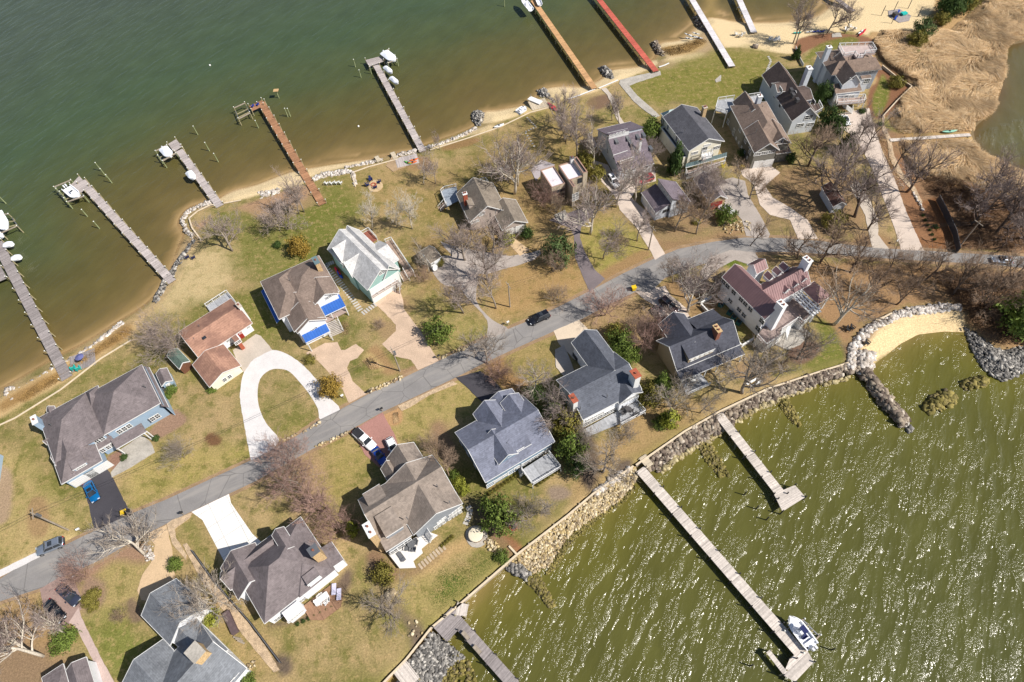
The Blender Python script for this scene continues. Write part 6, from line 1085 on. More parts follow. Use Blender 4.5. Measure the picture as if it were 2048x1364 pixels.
for lab, poly, m, n in (('dark oval stone groyne on the small beach left of the kayaks', [(942, 224), (955, 218), (968, 222), (969, 240), (962, 254), (952, 250), (945, 238)], RK_DARK, 130), ('dark stone groyne beside the pink kayaks', [(1076, 178), (1090, 174), (1104, 190), (1118, 208), (1120, 222), (1104, 214), (1090, 200), (1078, 190)], RK_DARK, 210),
    ('dark stone groyne between the orange and red piers', [(1198, 134), (1212, 130), (1224, 142), (1233, 160), (1222, 165), (1208, 150)], RK_DARK, 150), ('speckled stone groyne right of the red pier', [(1302, 84), (1314, 80), (1324, 96), (1334, 112), (1326, 116), (1312, 104)], RK_MIX, 130), ('speckled stone groyne under the tall white pier', [(1386, 34), (1396, 30), (1408, 50), (1418, 72), (1410, 74), (1396, 56)], RK_MIX, 150)):
    rocks('rock_groyne', lab, poly, int(n*1.7), (.22, .55), m, -.1, -1.1, seed=n, cat='groyne', group='groynes on the north beaches')
def wall(name, label, pts, z=.25, zb=-1.6, w=.35, m=None, cap=None, cat='seawall', group=None, piles=0):
    o = thing(name, label, cat, P(*pts[0], 0)); f = MB(); c = MB(); q = [P(u, v, z) for u, v in pts]
    for a, b in zip(q[:-1], q[1:]):
        A = Vector((a.x, a.y, (z+zb)/2)); B = Vector((b.x, b.y, (z+zb)/2)); f.bar(A, B, w*.5, z-zb-.1); c.bar(Vector((a.x, a.y, z)), Vector((b.x, b.y, z)), w, .12)
    obj('wall_face', f, m or WOODG, o); obj('cap', c, cap or CREAMCAP, o)
    if piles:
        for a, b in zip(q[:-1], q[1:]):
            n = int((b-a).length/piles); d = (b-a).normalized(); sd = Vector((d.y, -d.x, 0))*(w*.5+.08)
            for k in range(n): p = a.lerp(b, (k+.5)/n)+sd; k_ = MB(); k_.tube([(p.x, p.y, -1.7), (p.x, p.y, z+.12)], .14, 7); obj('pile', k_, WOODG, o)
    return o
CREAMCAP = mat('cream_timber_cap', C(226, 208, 180), .85, .1, 1)
wall('seawall', 'long timber seawall with cream cap edging the lawn above the cobble bank', [(1267, 932), (1187, 987), (1134, 1032), (1034, 1109)], piles=4)
wall('seawall', 'cream capped timber seawall with piles beside the patchy lawn', [(1034, 1109), (919, 1209), (862, 1256)], piles=3.5); wall('seawall', 'timber seawall along the bottom lawn above blue grey stone', [(862, 1256), (812, 1319), (775, 1357), (735, 1400)], m=STONE)
wall('seawall', 'pale capped seawall between the long pier and the T headed pier', [(1272, 930), (1301, 910), (1370, 862), (1441, 822)]); wall('seawall', 'pale capped seawall running from the T headed pier to the cove', [(1441, 822), (1536, 777), (1640, 743), (1709, 722), (1700, 698)])
wall('retaining_wall', 'low cream wall behind the cove boulders', [(1752, 640), (1768, 634), (1784, 626)], .6, -.1, cat='wall'); wall('retaining_wall', 'short wooden wall beside the brown mulch patch near the hot tub', [(1034, 1109), (1018, 1092)], .3, -.1, cat='wall'); wall('seawall', 'white capped wall along the beach between the kayaks and the orange pier', [(1136, 198), (1160, 190), (1190, 178)], cap=WHITE); wall('seawall', 'white capped wall between the orange pier and the dark groyne', [(1198, 176), (1222, 166), (1236, 160)], cap=WHITE)
wall('seawall', 'white capped wall at the foot of the red pier', [(1318, 134), (1330, 130), (1338, 126)], cap=WHITE); wall('seawall', 'long grey lawn edge wall left of the long grey pier', [(705, 345), (735, 334), (765, 326), (795, 318)], .1); wall('seawall', 'grey timber lawn edge wall right of the long grey pier', [(860, 300), (930, 278), (1000, 254), (1060, 225), (1098, 215)], .1); wall('seawall', 'pale timber edge of the blue house lawn', [(-40, 868), (30, 836), (120, 780), (200, 718), (262, 680)], .08)
wall('seawall', 'curved cream edge wall round the point', [(482, 400), (450, 406), (420, 410), (395, 422), (378, 436), (384, 455), (402, 480)], .2); wall('retaining_wall', 'narrow stone wall dropping beside the brown pier', [(703, 345), (711, 373)], .2, -.2, cat='wall', m=STONE)
wall('fence', 'cream retaining fence along the reed marsh below the top house', [(1766, 232), (1795, 200), (1824, 172), (1790, 150), (1765, 130)], .7, -.1, .25, cat='fence'); wall('fence', 'dark boundary fence between the stone strip and the mauve house', [(383, 1100), (430, 1165), (500, 1245), (560, 1325)], .9, -.1, .12, DKT, METAL, 'fence'); wall('fence', 'low white fence behind the dark brown roofed house', [(1592, 92), (1602, 118), (1608, 128)], .9, 0, .1, WHITE, WHITE, 'fence')
wall('fence', 'tall dark fence with a deep shadow beside the tilled bed', [(1880, 390), (1898, 425), (1914, 460), (1922, 496)], 1.9, 0, .15, DKT, DKT, 'fence'); wall('retaining_wall', 'white garden wall at the corner of the big white house', [(1402, 605), (1424, 592), (1408, 598)], 1.0, 0, .3, WHITE, WHITE, 'wall'); wall('retaining_wall', 'long white garden wall between the charcoal and white houses', [(1403, 608), (1440, 646), (1484, 690), (1508, 676)], 1.0, 0, .3, WHITE, WHITE, 'wall')
# ---------------------------------------------------------------- piers
PL = {'grey': planks('pier_grey', C(190, 180, 176)), 'dgrey': planks('pier_dark_grey', C(158, 150, 148)), 'pale': planks('pier_pale', C(214, 204, 194)), 'brown': planks('pier_brown', C(172, 128, 96)), 'orange': planks('pier_orange', C(208, 164, 118), var=.16), 'red': planks('pier_red', C(200, 104, 88), var=.14), 'white': planks('pier_white', C(226, 222, 224), var=.08), 'ltan': planks('pier_light_tan', C(204, 190, 166))}
PILE = mat('pile_timber', C(166, 156, 122), .9, .2, 2, .2, 8); PILEG = mat('green_pile_timber', C(150, 158, 116), .9, .2, 2); PILED = mat('dark_pile', C(60, 58, 58), .8); CAPW = mat('white_pile_cap', C(236, 238, 232), .6)
_pile = {}
def piling(p, top, parent=None, m=None, cap=True, r=.15, label=None, group=None, tilt=0):
    """one round pile; top-level when free standing"""
    base = -2.6; h = round((top-base)*5)/5; key = (h, m, r)
    if key not in _pile:
        a = MB(); a.tube([(0, 0, 0), (0, 0, h*.5), (0, 0, h)], [r, r*.95, r*.88], 8); me = bpy.data.meshes.new('piling'); me.from_pydata([tuple(v) for v in a.v], [], a.f); me.materials.append(m or PILE)
        c = MB(); c.tube([(0, 0, h), (0, 0, h+.05), (0, 0, h+.16)], [r*1.1, r*1.1, .02], 8); mc = bpy.data.meshes.new('piling_cap'); mc.from_pydata([tuple(v) for v in c.v], [], c.f); mc.materials.append(CAPW); _pile[key] = (me, mc)
    me, mc = _pile[key]; o = link('piling', me, None, parent)
    if parent: o.location = WM[parent].inverted() @ Vector((p.x, p.y, base))
    else: o.location = (p.x, p.y, base); tag(o, label, 'piling', group)
    if cap: link('piling_cap', mc, None, o)
    return o
def pier(label, a, b, w, m, z=.3, step=4.5, heads=(), piles=True, ztop=None, off=0, pm=None, group='piers', pcap=True, name='pier', both=True):
    """a, b: pixels of the deck's centre line ends; heads: extra deck rectangles as pixel polygons"""
    A, B = P(*a, z), P(*b, z); d = B-A; L = d.length; rz = math.atan2(d.y, d.x); o = thing(name, label, 'pier', (A.x, A.y, z), rz, group)
    dk = MB(); dk.box((L/2, 0, -.06), (L, w, .1)); me = obj('deck', dk, m, o, local=True)
    j = MB()
    for s_ in (-1, 1): j.box((L/2, s_*(w/2-.12), -.24), (L, .09, .26))
    j.box((L/2, 0, -.24), (L, .09, .26)); obj('stringer', j, WOODG, o, local=True)
    if piles:
        n = max(1, int(L/step)); sd = Vector((-d.y, d.x, 0)).normalized()
        for k in range(n+1):
            c = A.lerp(B, (k+.08)/(n+.16))
            for e in ((-1, 1) if both else (1,)): piling(c+sd*e*(w/2+.13), (ztop if ztop is not None else z+.75), o, pm, pcap, .13)
            cb = MB(); x = (k+.08)/(n+.16)*L; cb.box((x, 0, -.46), (.16, w+.3, .18)); obj('cross_beam', cb, WOODG, o, local=True)
    for hd in heads:
        q = [P(u, v, z) for u, v in hd]; hb = MB(); hb.prism([(p.x, p.y) for p in q], z-.115, z-.008); obj('pier_head', hb, m, o)
        for i, p in enumerate(q): piling(p, (ztop if ztop is not None else z+.75), o, pm, pcap, .13)
    return o
pier('grey plank pier with a boat lift, second from the left shore end', (163, 362), (344, 563), 2.0, PL['grey'], .3, heads=[[(142, 369), (158, 352), (178, 372), (160, 386)]])
pier('grey plank pier with a short L head and white covered boat', (358, 300), (440, 412), 2.0, PL['grey'], .3, heads=[[(336, 288), (352, 278), (364, 292), (348, 304)]])
pier('reddish brown plank pier with an L head and blue chairs', (522, 204), (645, 408), 2.0, PL['brown'], .4, heads=[[(498, 212), (524, 200), (528, 210), (504, 222)]])
pier('long grey plank pier with boats and kayak racks, at the lawn with orange kayaks', (752, 130), (846, 302), 1.9, PL['grey'], .3, heads=[[(731, 120), (762, 112), (768, 122), (738, 133)]])
pier('long dark grey pier with covered jet skis, at the far left', (-6, 485), (134, 756), 2.3, PL['dgrey'], .3, heads=[[(-40, 545), (0, 530), (14, 556), (-30, 575)]])
pier('light orange plank pier without tall piles', (1066, 0), (1189, 176), 1.8, PL['orange'], .8, ztop=.7, pcap=False, heads=[]); pier('bright red plank pier', (1190, -12), (1312, 142), 1.8, PL['red'], .8, ztop=.7, pcap=False); pier('tall white plank pier reaching the lawn', (1378, -12), (1464, 132), 1.9, PL['white'], .9, ztop=.8, pcap=False); pier('white plank pier ending on the sand with round floats', (1474, -12), (1508, 64), 1.9, PL['white'], .8, ztop=.7, pcap=False)
pier('short grey pier at the top edge beside the playground', (1662, -12), (1706, 22), 1.6, PL['dgrey'], .6, ztop=.5, pcap=False)
pier('T headed pale plank pier on the south side', (1437, 828), (1568, 996), 1.9, PL['pale'], .3, heads=[[(1548, 988), (1590, 970), (1611, 994), (1565, 1023)]], pm=PILED, pcap=False, ztop=.9)
pier('longest pale plank pier with the white motor boat, on the south side', (1280, 938), (1606, 1312), 2.0, PL['pale'], .3, pm=PILED, pcap=False, ztop=.9, heads=[[(1580, 1316), (1612, 1296), (1628, 1324), (1590, 1364), (1566, 1350)]])
o = pier('narrow plank catwalk parallel to the long pier end', (1536, 1302), (1572, 1348), .8, PL['pale'], .28, step=6, pcap=False, ztop=.4, group='piers')
pier('grey plank pier at the bottom starting from the low platform', (896, 1222), (1030, 1372), 1.9, PL['dgrey'], .3, pm=PILED, pcap=False, ztop=.8, heads=[[(866, 1254), (892, 1232), (916, 1260), (894, 1284)]])
pier('small pale platform in the bottom corner of the seawall', (800, 1364), (826, 1338), 3.4, PL['pale'], .25, pcap=False, ztop=.3, step=8); pier('short ramp with white rails beside the bottom pier', (912, 1217), (935, 1221), 2.0, PL['pale'], .32, step=8, pcap=False, ztop=.9)
pier('small pale landing with dark gap beside the longest pier', (1284, 912), (1300, 932), 1.6, PL['ltan'], .2, step=5, pcap=False, ztop=.3); pier('long thin grey boardwalk crossing the reed marsh to the pond', (1780, 280), (1941, 269), 1.1, PL['pale'], .25, step=8, ztop=.3, pcap=False)
pier('weathered plank deck with blue umbrella by the left pier foot', (140, 730), (190, 712), 4.6, PL['dgrey'], .1, step=9, pcap=False, ztop=.05); pier('grey plank deck with colourful kayaks beside the long grey pier', (792, 326), (836, 316), 4.0, PL['grey'], .15, step=8, pcap=False, ztop=.05)
pier('short plank stub left of the kayak deck', (752, 312), (758, 322), 1.1, PL['ltan'], .2, step=4, pcap=False, ztop=.3); pier('longer plank stub beside the kayak deck', (784, 304), (792, 318), 1.2, PL['ltan'], .2, step=4, pcap=False, ztop=.3); pier('small beach landing deck with white lids near the pink kayaks', (1060, 212), (1094, 204), 4.2, PL['ltan'], .1, step=8, pcap=False, ztop=.05)
# free-standing mooring piles
for k, (u, v, top) in enumerate([(142, 412, 1.9), (126, 393, 1.9), (133, 399, 1.9), (224, 366, 1.9), (213, 354, 1.9), (203, 342, 1.9), (175, 433, 1.5), (199, 457, 1.5), (12, 407, 2.0), (395.7, 269.4, 1.7), (419, 302, 1.7), (436.7, 324, 1.7), (576, 234, 1.7), (517, 256, 1.5), (581, 233, 1.6), (711, 134, 1.5), (722, 155, 1.5), (743, 148, 1.4), (1009, 13, 1.6), (326, 327, 1.8), (793, 126, 1.6)]):
    piling(P(u, v, WATER), top, None, PILEG, True, .15, 'greenish white capped mooring pile '+('beside the boat lift of the second pier' if k < 3 else 'in the trio right of the second pier head' if k < 6 else 'left of the second pier deck' if k < 8 else 'at the left edge' if k < 9 else 'right of the L headed pier' if k < 12 else 'near the brown pier' if k < 15 else 'left of the long grey pier head' if k < 18 else 'alone at the top near the orange pier' if k < 19 else 'at the lift corner of a pier head'), 'mooring piles off the north piers')
for k, (u, v) in enumerate([(1488, 990), (1512, 1018), (1532, 1040), (1662, 1300), (1500, 1332)]): piling(P(u, v, WATER), .6, None, PILED, False, .12, 'dark mooring pile standing free in the glittering south water', 'mooring piles in the south water')
# ---------------------------------------------------------------- boats
GEL = mat('white_gelcoat', C(244, 246, 250, .9), .25, .03, spec=.5); SHRINK = mat('white_boat_cover', C(240, 244, 252, .9), .5, .04); NAVY = mat('navy_canvas', C(40, 48, 96), .8, .1); BLUEP = mat('blue_plastic', C(28, 70, 170), .5, .1); TEAL = mat('teal_plastic', C(44, 196, 186), .5, .1); REDP = mat('red_plastic', C(214, 34, 62), .45, .1); ORNG = mat('orange_plastic', C(232, 112, 48), .5, .1); GRNP = mat('green_plastic', C(120, 196, 90), .5, .1); MINTP = mat('mint_plastic', C(150, 206, 180), .5, .1); YELP = mat('yellow_plastic', C(244, 204, 40), .5, .05); DGRN = mat('dark_teal_metal', C(40, 92, 92), .6)
def hullmb(L, W, H, nose=.38, n=12, z0=0, deckz=None, floor=None):
    """pointed-bow hull, sheer rising to the bow, open inside down to the floor"""
    mb = MB(); st = [i/n for i in range(n+1)]; rings = []
    for t in st:
        x = -L/2+L*t; k = 1 if t < 1-nose else math.cos((t-(1-nose))/nose*math.pi/2)**.75
        wv = max(W/2*k*(.94+.06*min(1, t*4)), .02); sh = z0+H*(1+.25*t*t); kz = z0+(H*.75*max(0, (t-.75)/.25)**1.5)
        rings.append([(x, -wv, sh), (x, -wv*.86, z0+H*.45+kz*.3), (x, -wv*.25, z0+kz), (x, wv*.25, z0+kz), (x, wv*.86, z0+H*.45+kz*.3), (x, wv, sh), (x, wv*.84, sh), (x, wv*.8, floor if floor and t < .97 else sh-.02), (x, -wv*.8, floor if floor and t < .97 else sh-.02), (x, -wv*.84, sh)])
    m_ = len(rings[0]); vs = [p for r in rings for p in r]; fs = []
    for i in range(n):
        for k in range(m_): k2 = (k+1) % m_; fs.append((i*m_+k, (i+1)*m_+k, (i+1)*m_+k2, i*m_+k2))
    fs.append(tuple(range(m_))); fs.append(tuple(n*m_+k for k in reversed(range(m_)))); mb.add(vs, fs); return mb
def boat(label, a, b, W, z=.2, cover=False, console=True, tower=False, motor=1, cabin=False, group='boats moored at the piers', cat='boat', name='motor_boat'):
    """a: stern pixel, b: bow pixel at deck height"""
    A, B = P(*a, z+.8), P(*b, z+.8); d = B-A; L = d.length; c = (A+B)/2; o = thing(name, label, cat, (c.x, c.y, z), math.atan2(d.y, d.x), group)
    hb = obj('hull', hullmb(L, W, .85, floor=.35), GEL, o, local=True)
    if cover:
        mb = MB(); n = 10; m_ = 7; vs = []
        for i in range(n+1):
            t = i/n; x = -L/2+L*t; k = 1 if t < .62 else math.cos((t-.62)/.38*math.pi/2)**.75; w_ = max(W/2*k, .03)
            for j in range(m_): a_ = -1+2*j/(m_-1); vs.append((x, a_*w_*1.03, .86+.2*t*t+(1-a_*a_)*(.75*(1-abs(t-.45)*1.3))))
        mb.add(vs, [(i*m_+j, (i+1)*m_+j, (i+1)*m_+j+1, i*m_+j+1) for i in range(n) for j in range(m_-1)]); obj('boat_cover', mb, SHRINK, o, True, local=True)
    else:
        fl = MB(); fl.box((-L*.06, 0, .38), (L*.78, W*.72, .05)); obj('cockpit_floor', fl, GEL, o, local=True)
        bw = MB(); bw.add([(L*.22, -W*.36, .98), (L*.22, W*.36, .98), (L*.34, W*.26, 1.03), (L*.46, 0, 1.1), (L*.34, -W*.26, 1.03), (L*.22, -W*.36, .5), (L*.22, W*.36, .5)], [(0, 1, 2, 3, 4), (1, 0, 5, 6)]); obj('foredeck', bw, GEL, o, local=True)
        if console:
            cs = MB(); cs.box((0, 0, .85), (.9, .8, .9)); cs.box((.2, 0, 1.38), (.35, .7, .3)); co = obj('console', cs, GEL, o, local=True); ws = MB(); ws.box((.44, 0, 1.5), (.05, .7, .4)); obj('windscreen', ws, GLASS, co, local=True)
            se = MB(); se.box((-.9, 0, .65), (.5, .9, .5)); se.box((-1.12, 0, 1.0), (.1, .9, .4)); obj('seat', se, NAVY if tower else GEL, o, local=True); be = MB(); be.box((-L*.36, 0, .6), (.5, W*.7, .4)); obj('stern_bench', be, GEL, o, local=True)
        if tower:
            tw = MB(); [tw.tube([(x, y, .5), (x*.8, y*.8, 2.4)], .035, 6) for x in (-.5, .6) for y in (-.6, .6)]; obj('t_top_frame', tw, METAL, o, local=True); tp = MB(); tp.box((.05, 0, 2.45), (1.2, .9, .08)); obj('t_top', tp, NAVY, o, local=True)
    for k in range(motor):
        mt = MB(); y = (k-(motor-1)/2)*.6; mt.box((-L/2-.25, y, .95), (.5, .36, .55)); mt.box((-L/2-.2, y, .35), (.16, .14, .8)); obj('outboard_motor', mt, mat('outboard_white', C(226, 228, 232), .4), o, local=True)
    return o
def lift(label, corners, z=1.2, m=None, beams=True, zb=.0):
    """boat lift: four tall piles, two cradle beams"""
    q = [P(*p, z) for p in corners]; o = thing('boat_lift', label, 'boat lift', (q[0].x, q[0].y, 0), 0, 'boat lifts at the piers')
    for p in q: piling(p, z+.3, o, m or PILEG, True, .14)
    for i, j in ((0, 1), (3, 2)): b_ = MB(); b_.bar(Vector((q[i].x, q[i].y, z)), Vector((q[j].x, q[j].y, z)), .2, .25); obj('top_beam', b_, WOODG, o)
    for i, j in ((0, 3), (1, 2)): b_ = MB(); b_.bar(Vector((q[i].x, q[i].y, zb)), Vector((q[j].x, q[j].y, zb)), .22, .2); obj('cradle_beam', b_, METAL, o)
    for t in (.35, .65):
        a = q[0].lerp(q[3], t); c = q[1].lerp(q[2], t); b_ = MB(); b_.bar(Vector((a.x, a.y, zb+.15)), Vector((c.x, c.y, zb+.15)), .16, .2); obj('bunk', b_, PILE, o)
    return o
boat('open white motor boat with navy seats on the lift of the second pier', (131, 373), (158, 396), 2.7, .3, motor=2); lift('boat lift with greenish piles holding the open white boat', [(108, 374), (142, 360), (168, 392), (134, 404)])
boat('large white shrink wrapped boat on the lift at the left edge', (-8, 426), (12, 460), 3.0, .3, cover=True); lift('boat lift at the left edge with tan piles', [(-20, 430), (17, 428), (34, 452), (2, 466)], m=PILE)
boat('white covered boat on the lift at the L headed pier', (326, 296), (342, 314), 2.5, .3, cover=True); lift('boat lift beside the L headed pier with the white covered boat', [(311, 302), (334, 290), (352, 306), (325, 322)])
boat('small white covered runabout halfway along the L headed pier', (377, 344), (388, 358), 1.9, .1, cover=True, motor=0)
boat('white covered boat on the lift at the head of the long grey pier', (768, 104), (790, 122), 3.0, .4, cover=True); lift('boat lift at the head of the long grey pier', [(763, 108), (778, 98), (794, 118), (776, 126)])
for lab, a, b in (('upper white covered jet ski beside the long grey pier', (770, 134), (784, 146)), ('lower white covered jet ski beside the long grey pier', (782, 155), (796, 167)), ('upper white covered jet ski on its ramp at the far left pier', (8, 490), (28, 487)), ('lower white covered jet ski on its ramp at the far left pier', (24, 517), (44, 513)), ('white jet ski at the left edge above the covered pair', (-12, 464), (6, 474))): boat(lab, a, b, 1.6, 0, cover=True, motor=0, group='covered jet skis', cat='jet ski', name='jet_ski')
boat('white motor boat hanging at the left of the orange pier head', (1062, 18), (1044, -4), 2.2, 1.0, motor=0); boat('small white boat at the right of the orange pier head', (1080, 8), (1072, -12), 1.8, .8, motor=1, console=False)
boat('white centre console boat with navy canopy beside the longest pier', (1626, 1294), (1578, 1232), 2.6, .4, tower=True, motor=2); lift('low boat lift with pale beams under the centre console boat', [(1568, 1262), (1608, 1238), (1640, 1270), (1606, 1306)], .2, PILED, zb=-.5)
lift('empty boat lift with tan cradle beams at the brown pier head', [(468, 216), (490, 206), (500, 226), (477, 238)], 1.0, PILE)
# ================================================================ CARS AND SMALL THINGS
def paint(name, col, rough=.25, metal=.3):
    t = NT(name).set(rough, metal, .5); t.b.inputs['Coat Weight'].default_value = .6; t.b.inputs['Base Color'].default_value = (*col, 1); return t.m
TYRE = BLACK; RIM = mat('alloy_rim', C(190, 192, 196), .3, .05, metal=.8); HEADL = mat('headlight_glass', C(226, 232, 238), .1); TAILL = mat('tail_light_red', C(170, 24, 24), .3); PLASTIC = mat('dark_bumper_plastic', C(50, 50, 54), .7)
def loft(sts):
    """sts: (x, halfwidth, zbottom, zbelt, ztop) -> body shell"""
    vs = []; fs = []; m_ = 8
    for x, w_, zb, zs, zt in sts: vs += [(x, -w_*.9, zb), (x, w_*.9, zb), (x, w_, zb+.14), (x, w_, zs-.08), (x, w_*.93, zt-.03), (x, w_*.6, zt+.01), (x, -w_*.6, zt+.01), (x, -w_*.93, zt-.03), ] if False else [(x, -w_*.92, zb), (x, w_*.92, zb), (x, w_, zb+.18), (x, w_*.985, zs), (x, w_*.86, zt), (x, -w_*.86, zt), (x, -w_*.985, zs), (x, -w_, zb+.18)]
    n = len(sts)-1
    for i in range(n):
        for k in range(m_): k2 = (k+1) % m_; fs.append((i*m_+k, (i+1)*m_+k, (i+1)*m_+k2, i*m_+k2)[::-1])
    fs.append(tuple(range(m_))); fs.append(tuple(n*m_+k for k in reversed(range(m_)))); mb = MB(); mb.add(vs, fs); return mb
def car(label, rear, front, kind, p, group='parked cars', L=None, zc=.8, name=None, W=None):
    A, B = P(*rear, zc), P(*front, zc); d = B-A; L = L or min(max(d.length, 4.2), 6.1); c = (A+B)/2
    W = W or {'sedan': 1.84, 'suv': 1.98, 'pickup': 2.04, 'hatch': 1.8, 'van': 2.0, 'coupe': 1.84}[kind]; h = W/2
    o = thing(name or {'sedan': 'parked_car', 'suv': 'parked_suv', 'pickup': 'pickup_truck', 'hatch': 'parked_car', 'van': 'parked_suv', 'coupe': 'parked_car'}[kind], label, {'pickup': 'pickup truck', 'suv': 'suv', 'van': 'suv'}.get(kind, 'car'), (c.x, c.y, .03), math.atan2(d.y, d.x), group)
    f, r = L/2, -L/2; hz = {'suv': 1.02, 'pickup': 1.08, 'van': .95}.get(kind, .86); top = {'suv': 1.74, 'pickup': 1.82, 'van': 1.74, 'hatch': 1.48, 'coupe': 1.34}.get(kind, 1.44)
    body = loft([(r, h*.80, .42, .62, hz*.86), (r+.12, h*.93, .3, .66, hz*.95), (r+.6, h, .26, .7, hz), (0, h, .24, .7, hz+.02), (f-1.3, h, .26, .68, hz-.02), (f-.5, h*.96, .28, .62, hz-.1), (f-.14, h*.86, .32, .58, hz-.2), (f, h*.66, .4, .54, hz-.32)])
    obj('body', body, p, o, True, local=True)
    # greenhouse
    x0, x1, xr0, xr1 = {'suv': (r+.12, f-1.45, r+.42, f-2.2), 'van': (r+.12, f-1.25, r+.4, f-2.1), 'pickup': (-.55, f-1.5, -.35, f-2.2), 'hatch': (r+.15, f-1.3, r+.75, f-2.1), 'sedan': (r+.55, f-1.3, r+1.25, f-2.15), 'coupe': (r+.6, f-1.5, r+1.4, f-2.2)}[kind]
    wb, wt = h*.88, h*.70; gl = MB(); gl.add([(x0, -wb, hz-.03), (x1, -wb, hz-.03), (x1, wb, hz-.03), (x0, wb, hz-.03), (xr0, -wt, top-.06), (xr1, -wt, top-.06), (xr1, wt, top-.06), (xr0, wt, top-.06)], [(3, 2, 1, 0), (4, 5, 6, 7), (0, 1, 5, 4), (1, 2, 6, 5), (2, 3, 7, 6), (3, 0, 4, 7)]); obj('windows', gl, GLASS, o, local=True)
    rf = MB(); e = .04; zt = top; a0, a1 = xr0-.06, xr1+.06; rf.add([(a0, -wt-e, zt-.07), (a1, -wt-e, zt-.07), (a1, wt+e, zt-.07), (a0, wt+e, zt-.07), (a0+.12, -wt*.85, zt), (a1-.12, -wt*.85, zt+.0), (a1-.12, wt*.85, zt), (a0+.12, wt*.85, zt)], [(3, 2, 1, 0), (4, 5, 6, 7), (0, 1, 5, 4), (1, 2, 6, 5), (2, 3, 7, 6), (3, 0, 4, 7)])
    for s_ in (-1, 1): rf.bar((x1, s_*wb, hz), (xr1, s_*wt, zt-.06), .07); rf.bar((x0, s_*wb, hz), (xr0, s_*wt, zt-.06), .09); rf.bar(((x0+x1)/2-.1, s_*(wb+.01), hz), ((xr0+xr1)/2-.1, s_*(wt+.01), zt-.05), .07)
    ro = obj('roof', rf, p, o, local=True)
    if kind in ('suv', 'van', 'sedan'): sr = MB(); sr.box(((xr0+xr1)/2+.35, 0, zt+.01), (.75, wt*1.3, .03)); obj('sunroof', sr, GLASS, ro, local=True)
    if kind in ('suv', 'van'):
        for s_ in (-1, 1): rk = MB(); rk.bar((xr0+.1, s_*wt*.92, zt+.06), (xr1-.1, s_*wt*.92, zt+.06), .05); obj('roof_rail', rk, METAL, ro, local=True)
    if kind == 'pickup':
        bd = MB(); bd.box(((r+.1-.6)/2, 0, hz+.03), (L/2-.75, h*1.62, .05)); obj('bed_cover', bd, PLASTIC, o, local=True)
    for sx in (f-.85, r+.9):
        for s_ in (-1, 1):
            R_ = .37 if kind in ('suv', 'pickup', 'van') else .33; t_ = MB(); t_.tube([(sx, s_*(h-.24), R_), (sx, s_*(h+.01), R_)], R_, 14); w_ = obj('wheel', t_, TYRE, o, local=True); rm_ = MB(); rm_.tube([(sx, s_*(h+.0), R_), (sx, s_*(h+.03), R_)], R_*.62, 10); obj('rim', rm_, RIM, w_, local=True)
    for s_ in (-1, 1):
        a_ = MB(); a_.box((f-.2, s_*h*.62, hz-.27), (.3, .36, .16)); obj('headlight', a_, HEADL, o, local=True); b_ = MB(); b_.box((r+.06, s_*h*.74, hz-.2), (.14, .26, .26)); obj('tail_light', b_, TAILL, o, local=True); m2 = MB(); m2.box((x1-.35, s_*(h+.1), hz+.08), (.18, .2, .15)); obj('side_mirror', m2, p, o, local=True)
    bp = MB(); bp.box((f-.03, 0, .42), (.12, h*1.3, .16)); bp.box((r+.02, 0, .45), (.12, h*1.5, .18)); obj('bumper', bp, PLASTIC, o, local=True)
    return o
PT = {'blue': paint('metallic_blue', C(16, 118, 184)), 'silver': paint('silver_paint', C(168, 178, 192), .3, .6), 'black': paint('black_paint', (.012, .013, .018)), 'white': paint('white_car_paint', C(244, 244, 246, .9), .3, 0), 'red': paint('red_paint', C(180, 22, 40)), 'dkgrey': paint('graphite_paint', C(70, 78, 92)), 'cobalt': paint('cobalt_paint', C(20, 70, 170)), 'maroon': paint('brown_plum_paint', C(74, 56, 58)), 'slateb': paint('slate_blue_paint', C(66, 72, 92))}
car('bright blue saloon parked nose down on the blacktop driveway', (173, 964), (191, 1001), 'sedan', PT['blue']); car('silver SUV parked on the white gravel roadside strip', (127, 1081), (71, 1104), 'suv', PT['silver'])
car('black SUV driving on the asphalt road', (1098, 626), (1058, 644), 'van', PT['black'], 'cars on the road'); car('white and dark pickup truck on the red paver drive', (709, 860), (748, 896), 'pickup', PT['white']); car('cobalt blue car in the shade beside the pickup truck', (748, 896), (768, 926), 'sedan', PT['cobalt']); car('small white car half under the tan roofed house eave', (778, 878), (792, 906), 'hatch', PT['white'])
car('slate blue saloon on the brown gravel pad', (117, 1172), (154, 1206), 'sedan', PT['slateb']); car('black coupe beside the slate blue saloon on the gravel pad', (92, 1204), (124, 1240), 'coupe', PT['black']); car('white SUV with sunroof beside the clerestory house', (1219, 350), (1236, 374), 'suv', PT['white']); car('red SUV with white roof stripe on the car court', (1306, 352), (1272, 364), 'suv', PT['red'])
car('white hatchback on the pale drive below the roof deck house', (1685, 230), (1697, 248), 'sedan', PT['white']); car('long white car parked by the red door garage', (1440, 412), (1468, 424), 'sedan', PT['white']); car('silver saloon driving at the right end of the road', (2022, 520), (1988, 518), 'sedan', PT['silver'], 'cars on the road')
car('plum brown SUV on the pale driveway under branches, right of two', (1322, 596), (1354, 624), 'suv', PT['maroon']); car('plum brown saloon on the pale driveway under branches, left of two', (1308, 614), (1336, 640), 'sedan', PT['maroon'])
